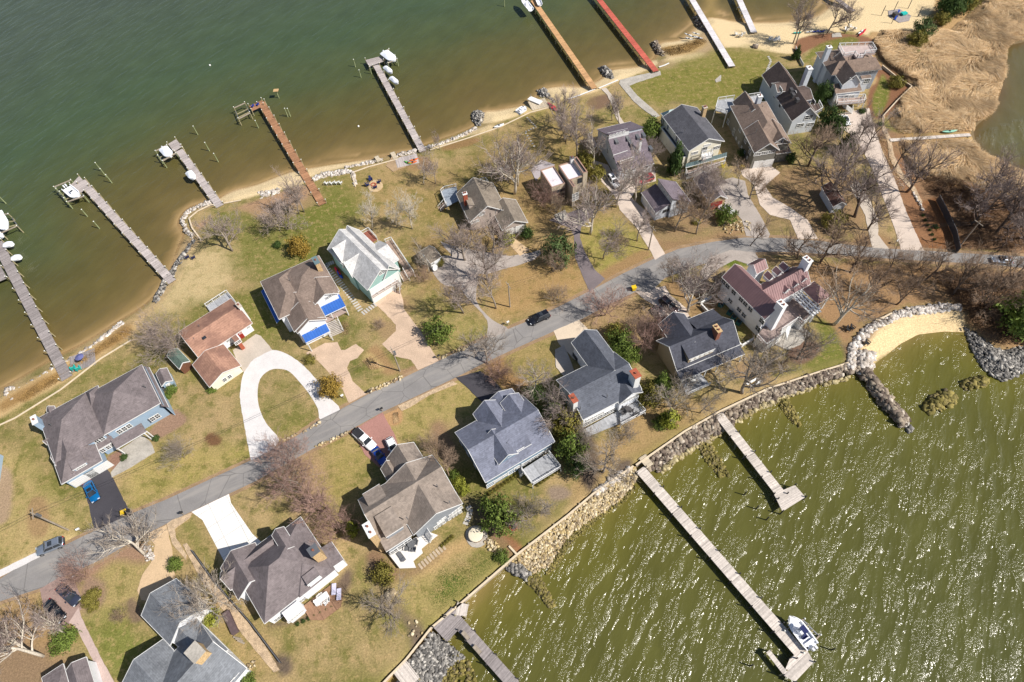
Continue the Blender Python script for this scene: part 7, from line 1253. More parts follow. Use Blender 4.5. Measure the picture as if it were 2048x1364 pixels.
# ---------------------------------------------------------------- kayaks, chairs, tables
def kayak(label, a, b, m, w=.75, z=.25, group='kayaks', cat='kayak', name='kayak'):
    A, B = P(*a, z), P(*b, z); d = B-A; L = max(d.length, 2.4); c = (A+B)/2; o = thing(name, label, cat, (c.x, c.y, z-.15), math.atan2(d.y, d.x), group); mb = MB(); n = 10; vs = []
    for i in range(n+1):
        t = -1+2*i/n; ww = w/2*max((1-t*t), .02)**.6; zz = .12*t*t
        vs += [(t*L/2, -ww, .2+zz), (t*L/2, 0, .02+zz), (t*L/2, ww, .2+zz), (t*L/2, 0, .34+zz)]
    mb.add(vs, [(i*4+k, (i+1)*4+k, (i+1)*4+(k+1) % 4, i*4+(k+1) % 4)[::-1] for i in range(n) for k in range(4)]); obj('hull', mb, m, o, True, local=True); ck = MB(); ck.tube([(0, 0, .3), (0, 0, .37)], [.28, .25], 10); obj('cockpit', ck, BLACK, o, local=True); return o
kayak('upper pink red kayak lying by the beach landing', (1095, 206), (1113, 217), REDP, .95); kayak('lower pink red kayak lying by the beach landing', (1098, 213), (1118, 223), REDP, .95); kayak('orange kayak on the grey plank deck', (820, 326), (830, 324), ORNG); kayak('green kayak on the grey plank deck', (812, 324), (820, 327), GRNP); kayak('orange kayak nearest the water on the plank deck', (822, 321), (834, 318), ORNG)
kayak('red kayak beside the stepping path of the mint house', (669, 534), (682, 550), REDP); kayak('blue kayak beside the stepping path of the mint house', (674, 542), (686, 558), BLUEP); kayak('mint canoe beside the marsh boardwalk', (1884, 264), (1914, 261), MINTP, 1.1, .4, cat='canoe', name='canoe'); kayak('white upturned dinghy on the grass above the small beach', (988, 255), (1008, 248), WHITE, 1.3, .3, cat='dinghy', name='dinghy')
kayak('red and white canoe leaning at the edge of the mulch bed', (1718, 72), (1732, 58), REDP, .8, .4); kayak('white paddle board beside the red canoe', (1716, 68), (1726, 60), WHITE, .7, .4, name='paddle_board', cat='paddle board'); kayak('turquoise kayak on the beach between tall trees', (1588, 66), (1600, 65), TEAL); kayak('white kayak left of the blue ones on the beach', (1612, 65), (1625, 62), WHITE); kayak('navy kayak next to the white kayak on the beach', (1626, 64), (1636, 62), BLUEP); kayak('navy kayak nearest the stone steps on the beach', (1638, 64), (1648, 62), BLUEP); kayak('long white board lying on sand behind the playground', (1778, 67), (1800, 68), WHITE, .6, .2, name='paddle_board', cat='paddle board')
for i, (u, v) in enumerate([(1376, 68), (1392, 66), (1386, 72), (1378, 76), (1398, 74)]): kayak('white sit on kayak in the jumble on the sand by the white piers', (u-5, v), (u+5, v+3), WHITE, .7, .3, 'white kayaks on the sand')
def chair(label, p, rz, m, group=None, z=0, s=1.0, name='adirondack_chair'):
    c = P(*p, z); o = thing(name, label, 'chair', (c.x, c.y, z), rz, group); o.scale = (s, s, s)
    a = MB(); a.box((0, 0, .33), (.55, .55, .05)); obj('seat', a, m, o, local=True); b = MB(); b.add([(-.26, -.27, .32), (-.26, .27, .32), (-.52, .22, 1.0), (-.52, -.22, 1.0), (-.22, -.27, .3), (-.22, .27, .3), (-.48, .22, 1.02), (-.48, -.22, 1.02)], [(0, 1, 2, 3), (7, 6, 5, 4), (0, 4, 5, 1), (1, 5, 6, 2), (2, 6, 7, 3), (3, 7, 4, 0)]); obj('backrest', b, m, o, local=True)
    for s_ in (-1, 1):
        r = MB(); r.box((.0, s_*.33, .56), (.75, .14, .04)); obj('armrest', r, m, o, local=True)
        for x in (-.28, .3): l = MB(); l.box((x, s_*.3, .27), (.07, .06, .54)); obj('leg', l, m, o, local=True)
    return o
for i, (u, v) in enumerate([(653, 369), (663, 369), (672, 368), (681, 368)]): chair(['leftmost', 'second from left', 'third from left', 'rightmost'][i]+' of four white lawn chairs in a row', (u, v), 1.2, WHITE, 'white lawn chairs in a row', s=1.25)
for lab, u, v, r in (('blue lawn chair on the far side of the fire pit', 742, 361.6, -1.2), ('blue lawn chair right of the fire pit', 758.6, 366, 2.8), ('blue lawn chair below the fire pit', 751, 376.7, 1.9), ('blue lawn chair left of the fire pit', 736, 371.7, .3)): chair(lab, (u, v), r, NAVY, 'blue chairs round the fire pit', s=1.3)
for lab, u, v in (('left teal lawn chair on the weathered deck', 149, 738), ('right teal lawn chair on the weathered deck', 159, 739)): chair(lab, (u, v), 2.2, TEAL, 'teal chairs on the deck', .16, 1.4)
for lab, u, v in (('left navy chair on the grey stones', 376, 516), ('right navy chair on the grey stones', 388, 517)): chair(lab, (u, v), 2.2, NAVY, 'navy chairs on the bank', s=1.2)
for lab, u, v in (('left blue chair on the brown pier head', 506, 214), ('right blue chair on the brown pier head', 516, 211)): chair(lab, (u, v), 2.6, BLUEP, 'blue chairs on the brown pier', .42, 1.1)
for lab, u, v in (('left black chair on the dry grass above the cove', 1696, 661), ('right black chair on the dry grass above the cove', 1703, 658), ('black chair among the pale boulders of the groyne', 1733, 688)): chair(lab, (u, v), -1, BLACK, 'black chairs at the cove', .1, 1.3)
for i, (u, v) in enumerate([(1472, 71), (1480, 74), (1486, 70), (1540, 79), (1548, 83), (1556, 82), (1692, 62), (1700, 56), (1708, 60), (1340+200, 82)]): chair('white beach chair standing on the sand of the top beach', (u, v), i*.9, WHITE, 'white beach chairs', s=1.3)
def fire_pit(label, p, r=.7, m=None):
    c = P(*p, 0); o = thing('fire_pit', label, 'fire pit', (c.x, c.y, 0), 0)
    for k in range(10): a = k*.628; s_ = MB(); s_.ball((r*math.cos(a), r*math.sin(a), .15), (.26, .2, .2), 6, 4, .2); obj('stone', s_, m or RK_PALE, o, local=True)
    a = MB(); a.tube([(0, 0, .02), (0, 0, .1)], r*.75, 12); obj('ash_bed', a, BLACK, o, local=True)
fire_pit('round fire pit ringed by blue chairs', (747, 370), .6, BRICK); fire_pit('stone ring fire pit on the lawn by the bare tree', (1026, 1053), .7, BRICK)
def table(label, p, z=0, r=.6, m=None, square=None, rz=0, name='patio_table', h=.74, group=None):
    c = P(*p, z); o = thing(name, label, 'table', (c.x, c.y, z), rz, group); t = MB()
    if square: t.box((0, 0, h), (*square, .06))
    else: t.tube([(0, 0, h-.03), (0, 0, h+.03)], r, 16)
    obj('tabletop', t, m or WHITE, o, local=True)
    for x, y in (((-1, -1), (1, -1), (1, 1), (-1, 1))): l = MB(); q = (square[0]/2-.08, square[1]/2-.08) if square else (r*.6, r*.6); l.box((x*q[0], y*q[1], h/2-.02), (.06, .06, h-.04)); obj('leg', l, m or WHITE, o, local=True)
    return o
# hot tub
c = P(952, 1072, 0); o = thing('hot_tub', 'round cream covered hot tub on the slate circle', 'hot tub', (c.x, c.y, 0)); mb = MB(); mb.tube([(0, 0, 0), (0, 0, .85)], 1.25, 24); obj('tub', mb, mat('tub_side', C(150, 120, 96), .8), o, local=True); mb = MB(); mb.tube([(0, 0, .86), (0, 0, .98), (0, 0, 1.02)], [1.35, 1.35, 1.2], 24); obj('cover', mb, mat('tub_cover', C(238, 226, 200), .6, .05), o, True, local=True)
table('long white dining table on the brown timber deck', (645, 1199), .5, square=(2.6, 1.1), rz=.6)
for i, (u, v) in enumerate([(635, 1204), (640, 1193), (647, 1189), (654, 1193), (657, 1201), (652, 1207), (641, 1208)]): chair('white dining chair round the long white table on the brown deck', (u, v), i*.8, WHITE, 'white dining chairs on the brown deck', .5, .9, 'dining_chair')
def lounger(label, p, rz, m, z=0, group=None):
    c = P(*p, z); o = thing('sun_lounger', label, 'sun lounger', (c.x, c.y, z), rz, group); a = MB(); a.box((0, 0, .35), (1.4, .75, .1)); obj('mattress', a, m, o, local=True); b = MB(); b.box((-.95, 0, .48), (.6, .75, .1)); obj('backrest', b, m, o, local=True); 
    for x in (-.8, .6):
        for y in (-.3, .3): l = MB(); l.box((x, y, .15), (.06, .06, .3)); obj('leg', l, WHITE, o, local=True)
LIL = mat('lilac_cushion', C(206, 204, 226), .8)
for lab, u, v in (('upper pale lilac lounger on the brown deck', 669, 1176), ('lower pale lilac lounger on the brown deck', 679, 1186)): lounger(lab, (u, v), 1.65, LIL, .5, 'lilac loungers')
table('round grey table on the dazzling terrace', (824, 1122-32), 1.0, .7, METAL)
for i, (u, v) in enumerate([(808, 1090), (816, 1098), (828, 1100), (832, 1086)]): chair('grey cushioned chair around the round table on the dazzling terrace', (u, v), i*1.5, METAL, 'grey chairs on the white terrace', 1.0, 1.2, 'patio_chair')
lounger('grey lounger at the left of the dazzling terrace', (802, 1112), 2.2, METAL, 1.0)
for i, (u, v) in enumerate([(1380, 744), (1386, 758), (1392, 768), (1374, 756)]): chair('pale chair on the grey deck of the charcoal house', (u, v), i*1.4, WHITE, 'pale chairs on the grey deck', .8, 1.2, 'patio_chair')
table('pale table on the grey deck of the charcoal house', (1384, 762), .8, .6)
for i, (u, v) in enumerate([(1250, 815), (1262, 822), (1272, 830), (1246, 828)]): chair('dark chair on the rear deck of the long grey house', (u, v), i*1.2, DKT, 'dark chairs on the rear deck', 1.2, 1.2, 'patio_chair')
table('dark table on the rear deck of the long grey house', (1256, 822), 1.2, .7, DKT)
for lab, u, v in (('upper long white bench by the seawall oak', 1504, 764), ('lower long white bench by the seawall oak', 1511, 770)):
    c = P(u, v, 0); o = thing('garden_bench', lab, 'bench', (c.x, c.y, 0), .45, 'white benches'); a = MB(); a.box((0, 0, .45), (3.0, .45, .07)); obj('seat', a, WHITE, o, local=True)
    for x in (-1.2, 1.2): l = MB(); l.box((x, 0, .21), (.1, .4, .42)); obj('leg', l, WHITE, o, local=True)
# wheelie bins, mailboxes, air conditioners
def bin_(label, p, m, rz=0):
    c = P(*p, 0); o = thing('wheelie_bin', label, 'bin', (c.x, c.y, 0), rz); a = MB(); a.add([(-.25, -.25, .08), (.25, -.25, .08), (.25, .25, .08), (-.25, .25, .08), (-.33, -.3, 1.0), (.33, -.3, 1.0), (.33, .3, 1.0), (-.33, .3, 1.0)], [(3, 2, 1, 0), (4, 5, 6, 7), (0, 1, 5, 4), (1, 2, 6, 5), (2, 3, 7, 6), (3, 0, 4, 7)]); obj('bin_body', a, m, o, local=True); l = MB(); l.box((0, 0, 1.05), (.76, .68, .1)); obj('lid', l, m, o, local=True)
    for y in (-.24, .24): w_ = MB(); w_.tube([(-.28, y-.04, .12), (-.28, y+.04, .12)], .12, 8); obj('wheel', w_, BLACK, o, local=True)
    o.scale = (1.4, 1.4, 1.1)
bin_('yellow wheelie bin where the blacktop driveway meets the road', (253, 1028), YELP, .4); bin_('dark wheelie bin next to the yellow one at the road', (261, 1028), BLACK, .4); bin_('yellow wheelie bin at the road junction', (1267, 580), YELP, .2)
def mailbox(label, p, m=None, rz=0):
    c = P(*p, 0); o = thing('mailbox', label, 'mailbox', (c.x, c.y, 0), rz, 'mailboxes along the road'); a = MB(); a.box((0, 0, .55), (.12, .12, 1.1)); obj('post', a, WOODG, o, local=True); b = MB(); b.box((0, 0, 1.2), (.6, .3, .26)); b.tube([(-.3, 0, 1.33), (.3, 0, 1.33)], .15, 10); obj('box', b, m or WHITE, o, local=True)
for lab, u, v, m in (('white mailbox where the horseshoe drive meets the road', 687, 796, WHITE), ('black mailbox opposite the white concrete driveway', 368, 1029, BLACK), ('black mailbox at the orange paver drive', 742, 787, BLACK), ('black mailbox at the wide paver drive', 878, 717, BLACK), ('white mailbox at the grey drive mouth', 1016, 650, WHITE), ('white mailbox near the bare roadside stones', 765, 822, BLACK), ('white mailbox by the lane corner', 1790, 488, WHITE), ('small white box on the bed beside the gravel pad', 155, 1157, WHITE), ('white marker box beneath the leaning utility pole', 163, 1062, WHITE)): mailbox(lab, (u, v), m, .5)
for i, (u, v) in enumerate([(1441, 612), (1458, 628), (1466, 638), (1476, 648)]):
    c = P(u, v, 0); o = thing('air_conditioner', 'teal grey air conditioner in the row under the white house wall', 'air conditioner', (c.x, c.y, 0), -.8, 'air conditioners beside the white house'); a = MB(); a.box((0, 0, .5), (1.0, .95, .95)); obj('casing', a, DGRN, o, local=True); f = MB(); f.tube([(0, 0, .98), (0, 0, 1.03)], .36, 12); obj('fan_grille', f, BLACK, o, local=True)
c = P(332, 778, 0); o = thing('air_conditioner', 'grey air conditioner behind the light blue shed', 'air conditioner', (c.x, c.y, 0), .5); a = MB(); a.box((0, 0, .45), (.9, .9, .85)); obj('casing', a, METAL, o, local=True); f = MB(); f.tube([(0, 0, .88), (0, 0, .93)], .36, 12); obj('fan_grille', f, BLACK, o, local=True)
# utility poles and wires
def upole(label, base, h, arm=True, lean=(0, 0), tr=False):
    c = P(*base, 0); o = thing('utility_pole', label, 'utility pole', (c.x, c.y, 0), 0, 'utility poles'); a = MB(); a.tube([(0, 0, -.3), (lean[0]*.5, lean[1]*.5, h*.5), (lean[0], lean[1], h)], [.17, .15, .11], 9); obj('pole', a, WOODG, o, local=True)
    if arm: b = MB(); b.box((lean[0], lean[1], h-.6), (2.2, .12, .14), 2.0); obj('crossarm', b, WOODG, o, local=True)
    if tr: t_ = MB(); t_.tube([(lean[0]+.3, lean[1], h-2.1), (lean[0]+.3, lean[1], h-1.1)], .28, 10); obj('transformer', t_, METAL, o, local=True)
    return Vector((c.x+lean[0], c.y+lean[1], h-.55))
t1 = upole('leaning pale utility pole by the left road end', (137, 1060), 10.4, tr=True); t2 = upole('thin utility pole between the paver drives', (800, 742), 8.8, tr=True); t3 = upole('tall utility pole beside the grey drive lawn', (1020, 614), 8.5); t4 = upole('utility pole at the mouth of the pale drive', (1297, 500), 8.0); t5 = upole('utility pole on the right among roadside trees', (1918, 494), 8.5)
t0 = Vector((t1.x-60, t1.y-28, t1.z)); t6 = Vector((t5.x+60, t5.y-2, t5.z))
for i, (a, b) in enumerate(((t0, t1), (t1, t2), (t2, t3), (t3, t4), (t4, t5), (t5, t6))):
    for k in (0, 1):
        w_ = MB(); pts = [a.lerp(b, s/14)+Vector((0, k*.7-.35, -1.1*(1-(2*s/14-1)**2)*(1+.3*k))) for s in range(15)]; w_.tube(pts, .018, 4, False); o = obj('overhead_wire', w_, BLACK); tag(o, ('upper', 'lower')[k]+' black overhead wire, span '+['west of the leaning pole', 'between the leaning pole and the paver drive pole', 'between the paver drive pole and the lawn pole', 'between the lawn pole and the pale drive pole', 'from the pale drive to the right hand pole', 'running out of frame at the right'][i], 'wire', 'overhead wires')
# osprey platform
c = P(558, 196, WATER); o = thing('nest_platform', 'wooden nest platform on a pole in the water by the brown pier', 'nest platform', (c.x, c.y, WATER)); a = MB(); a.tube([(0, 0, -1), (0, 0, 2.6)], .14, 8); obj('post', a, PILEG, o, local=True); a = MB(); a.box((0, 0, 2.65), (1.5, 1.3, .12)); obj('platform', a, mat('nest_boards', C(206, 172, 124), .9), o, local=True); a = MB(); a.bar((0, 0, 1.6), (.6, 0, 2.6), .1); a.bar((0, 0, 1.6), (-.6, 0, 2.6), .1); obj('brace', a, PILE, o, local=True)
# playground
c = P(1800, 32, 0); o = thing('playground_set', 'small playground frame with teal seat on the grey mat', 'playground', (c.x, c.y, 0), .3)
for x, y in ((-5, -2.2), (-5, 2.6), (4.5, -2.6), (5, 2.4), (0, 3)): a = MB(); a.tube([(x, y, 0), (x, y, 3.2)], .1, 8); obj('post', a, DKT, o, local=True)
a = MB(); a.box((1.2, 0, .6), (1.8, 1.2, .5)); obj('seat', a, TEAL, o, local=True); a = MB(); a.bar((-3, -1.2, .2), (0, 1.2, 1.4), .5, .1); obj('slide', a, BLUEP, o, local=True); a = MB(); a.box((-1.8, .4, .7), (1.4, 1.4, 1.2)); obj('climber', a, DKT, o, local=True)
# umbrella, lids, log, net, pier furniture
c = P(168, 722, .1); o = thing('folded_umbrella', 'small blue umbrella on the weathered deck', 'umbrella', (c.x, c.y, .1)); a = MB(); a.tube([(0, 0, 2.05), (0, 0, 1.85), (0, 0, 1.7)], [.05, .6, .95], 8); obj('canopy', a, mat('faded_blue_canvas', C(104, 108, 156), .8), o, local=True); a = MB(); a.tube([(0, 0, 0), (0, 0, 2.0)], .03, 6); obj('pole', a, METAL, o, local=True)
c = P(1070, 202, .2); o = thing('swim_platform', 'white tilted swim raft beside the beach landing', 'raft', (c.x, c.y, .2), -.7); a = MB(); a.box((0, 0, .2), (4.2, 1.7, .25)); obj('raft_deck', a, WHITE, o, local=True); a = MB(); a.tube([(-1.9, .6, .3), (-1.9, .6, 1.3)], .06, 6); obj('ladder_post', a, METAL, o, local=True)
boat('white pontoon boat with round rail at the beach landing', (1036, 224), (1052, 214), 2.4, -.2, motor=0, console=True, cat='boat')
c = P(464, 1246, 0); o = thing('log_pile', 'long dark covered log pile beside the stone strip', 'log pile', (c.x, c.y, 0), -1.0); a = MB(); a.box((0, 0, .45), (4.2, 1.1, .8)); obj('tarp', a, mat('brown_tarp', C(104, 88, 90), .9, .2), o, local=True); [obj('log', MB().tube([(2.3+k*.5, -.6+.2*k, .2+.1*k), (3.4+k*.5, .3+.1*k, .2)], .16, 7), WOODG, o, local=True) for k in range(3)]
for lab, u, v in (('upper grey deck box on the bottom pier', 932, 1272), ('lower grey deck box on the bottom pier', 955, 1300)):
    c = P(u, v, .3); o = thing('deck_box', lab, 'deck box', (c.x, c.y, .3), -.85, 'boxes on the bottom pier'); a = MB(); a.box((0, 0, .3), (1.5, .6, .6)); obj('box', a, DKT, o, local=True); a = MB(); a.box((0, 0, .63), (1.56, .66, .07)); obj('lid', a, WOODG, o, local=True)
for i, (u, v) in enumerate([(1478, 15), (1481, 22), (1484, 28), (1488, 35), (1492, 42)]):
    c = P(u, v, 0); a = MB(); a.ball((c.x, c.y, .1), (.5, .35, .3), 8, 6); o = obj('float', a, WHITE, None, True); tag(o, 'white float hanging beside the white pier on the sand', 'float', 'floats along the white pier')
c = P(420, 131, WATER); a = MB(); a.ball((c.x, c.y, WATER+.1), .3, 8, 6); o = obj('buoy', a, WHITE, None, True); tag(o, 'tiny white buoy alone in the open north water', 'buoy'); c = P(717, 253, WATER); a = MB(); a.ball((c.x, c.y, WATER+.1), .3, 8, 6); o = obj('buoy', a, WHITE, None, True); tag(o, 'tiny white buoy in the brown shallows left of the long grey pier', 'buoy')
c = P(870, 540, 0); o = thing('satellite_dish', 'white satellite dish on a stub by the grey drive', 'satellite dish', (c.x, c.y, 0)); a = MB(); a.tube([(0, 0, 0), (0, 0, .8)], .05, 6); obj('post', a, METAL, o, local=True); a = MB(); a.tube([(0, 0, .8), (.1, -.1, .95), (.2, -.2, 1.0)], [.1, .6, .75], 12); obj('dish', a, WHITE, o, local=True)
table('white coffee table on the reed side patio of the pale house', (1630, 180-24), 0, .6)
c = P(1006, 466, 0)
for lab, p, s_, m in (('chunk of pale boulders on the lawn behind the flat roofed house', (1008, 342), 2.2, RK_PALE), ('tan boulder heap on the top beach', (1512, 92), 1.0, RK_MIX), ('single pale boulder at the edge of the mulch by the bare tree', (782, 1186), 1.1, RK_CREAM)):
    q = [(p[0]-5*s_, p[1]-3*s_), (p[0]+5*s_, p[1]-3*s_), (p[0]+5*s_, p[1]+3*s_), (p[0]-5*s_, p[1]+3*s_)]; rocks('boulders', lab, q, int(10*s_), (.5, 1.0), m, .3, .1, seed=int(p[0]), cat='boulders')
for lab, q, n, m in (('line of tan roadside stones below the orange paver gardens', strip([(735, 784), (770, 770), (805, 754)], 3, 3), 60, RK_CREAM), ('line of tan roadside stones by the wide lawn', strip([(880, 716), (905, 706), (935, 694)], 2, 2), 34, RK_CREAM), ('row of small stones edging the pale drive bed', strip([(1826, 385), (1840, 408), (1846, 420)], 2, 2), 40, RK_PALE), ('scattered stones along the road below the horseshoe lawn', strip([(560, 884), (600, 866), (640, 846)], 2, 2), 26, RK_CREAM), ('line of stones along the road above the mauve house lawn', strip([(630, 894), (680, 872), (700, 862)], 2, 2), 40, RK_CREAM), ('tan rockery beside the slate circle', [(965, 1075), (990, 1080), (1005, 1100), (990, 1112), (972, 1096)], 60, RK_CREAM), ('orange boulders beside the steel grey house', [(494, 1325), (512, 1322), (514, 1340), (500, 1346)], 12, RK_CREAM), ('boulders scattered in the dark mulch bed by the seawall', [(810, 1240), (840, 1235), (845, 1275), (820, 1280)], 9, RK_CREAM), ('rubble around the gnarly oak foot', [(285, 1095), (305, 1090), (308, 1118), (290, 1124)], 50, RK_PALE), ('rockery by the lane below the stone garage', [(1440, 446), (1500, 440), (1500, 462), (1450, 468)], 60, RK_CREAM)): rocks('garden_stones', lab, q, n, (.18, .42), m, .15, .1, seed=n, cat='stones')
# ================================================================ TREES AND PLANTS
TWIG = tinted('twigs', .9, .28); BARK = tinted('bark', .95, .1, nscale=3); LEAF_ = tinted('leaves', .75, .38, .25)
def bare_tree(seed, H=13, spread=.5, trunk=.28, limbs=6, lv=(5, 5, 4, 3), lean=.08, multi=1, fork=.35, tw=.0155, droop=.0, r0=.24):
    rg = random.Random(seed); T = MB(); K = MB()
    def go(p, d, L, r, l):
        n = 4 if l < 2 else (3 if l < 4 else 2); pts = [p.copy()]; q = p.copy(); dd = d.copy()
        for i in range(n):
            dd = (dd+Vector((rg.uniform(-1, 1), rg.uniform(-1, 1), rg.uniform(-.5, .8)))*(.16+.06*l)+Vector((0, 0, .07-droop))).normalized(); q = q+dd*L/n; pts.append(q.copy())
        re = max(r*(.45 if l else .55), tw*.8); rad = [r+(re-r)*i/n for i in range(n+1)]
        (T if l <= 2 else K).tube(pts, rad, (8, 6, 4, 3, 3, 3)[l], l < 1)
        if l >= len(lv): return
        nc = limbs if l == 0 else lv[l]
        for k in range(nc):
            t = (fork+(1-fork)*(k+.5)/nc) if l == 0 else rg.uniform(.25, 1.0); j = min(int(t*n), n-1); f = t*n-j; b = pts[j].lerp(pts[j+1], f); bd = (pts[j+1]-pts[j]).normalized()
            a = rg.uniform(0, 6.28)+k*2.4; sd = bd.orthogonal().normalized(); sd = Matrix.Rotation(a, 3, bd) @ sd; ang = rg.uniform(.5, .95)*(1.15 if l == 0 else 1); nd = (bd*math.cos(ang)+sd*math.sin(ang)).normalized()
            Lc = (H*spread*rg.uniform(.75, 1.15)*(1-.35*(t-fork)) if l == 0 else L*rg.uniform(.42, .68)); rc = max(r*(.62-.2*t) if l == 0 else r*.5, tw)
            go(b, nd, Lc, rc, l+1)
        if l <= 2: go(pts[-1], (dd+Vector((rg.uniform(-.3, .3), rg.uniform(-.3, .3), .2))).normalized(), L*.6, re, l+1)
    for m_ in range(multi):
        a = m_*2.2+rg.random(); ln = lean if multi == 1 else .38; go(Vector((.25*m_*math.cos(a), .25*m_*math.sin(a), -.2)), Vector((math.cos(a)*ln, math.sin(a)*ln, 1)).normalized(), H*(.62 if multi == 1 else .5), r0 if multi == 1 else r0*.6, 0)
    return T, K
BT = {}
def mk(kind, seed, **k):
    T, K = bare_tree(seed, **k); o = thing('bare_tree', 'x', 'tree', (0, 0, 0)); t = obj('trunk', T, BARK, o, True, local=True); c = obj('crown', K, TWIG, o, local=True); BT.setdefault(kind, []).append(o)
for s_ in range(3): mk('oak', 11+s_, H=12, spread=.52, limbs=7, lean=.12, fork=.3, r0=.34, lv=(0, 6, 5, 5))
for s_ in range(3): mk('tall', 31+s_, H=14, spread=.30, limbs=8, lean=.06, fork=.42, r0=.22, lv=(0, 5, 5, 5))
for s_ in range(2): mk('bush', 51+s_, H=6.5, spread=.52, limbs=6, multi=5, fork=.15, r0=.12, tw=.011, lv=(0, 4, 4, 3))
for s_ in range(2): mk('multi', 71+s_, H=11, spread=.42, limbs=5, multi=3, fork=.3, r0=.26, lv=(0, 5, 5, 4))
_used = set()
GREYB, PALEB, PURP, REDT, BRN, DKB = (*C(160, 148, 136), 1), (*C(208, 198, 182), 1), (*C(168, 152, 144), 1), (*C(168, 138, 126), 1), (*C(160, 138, 118), 1), (*C(110, 96, 86), 1)
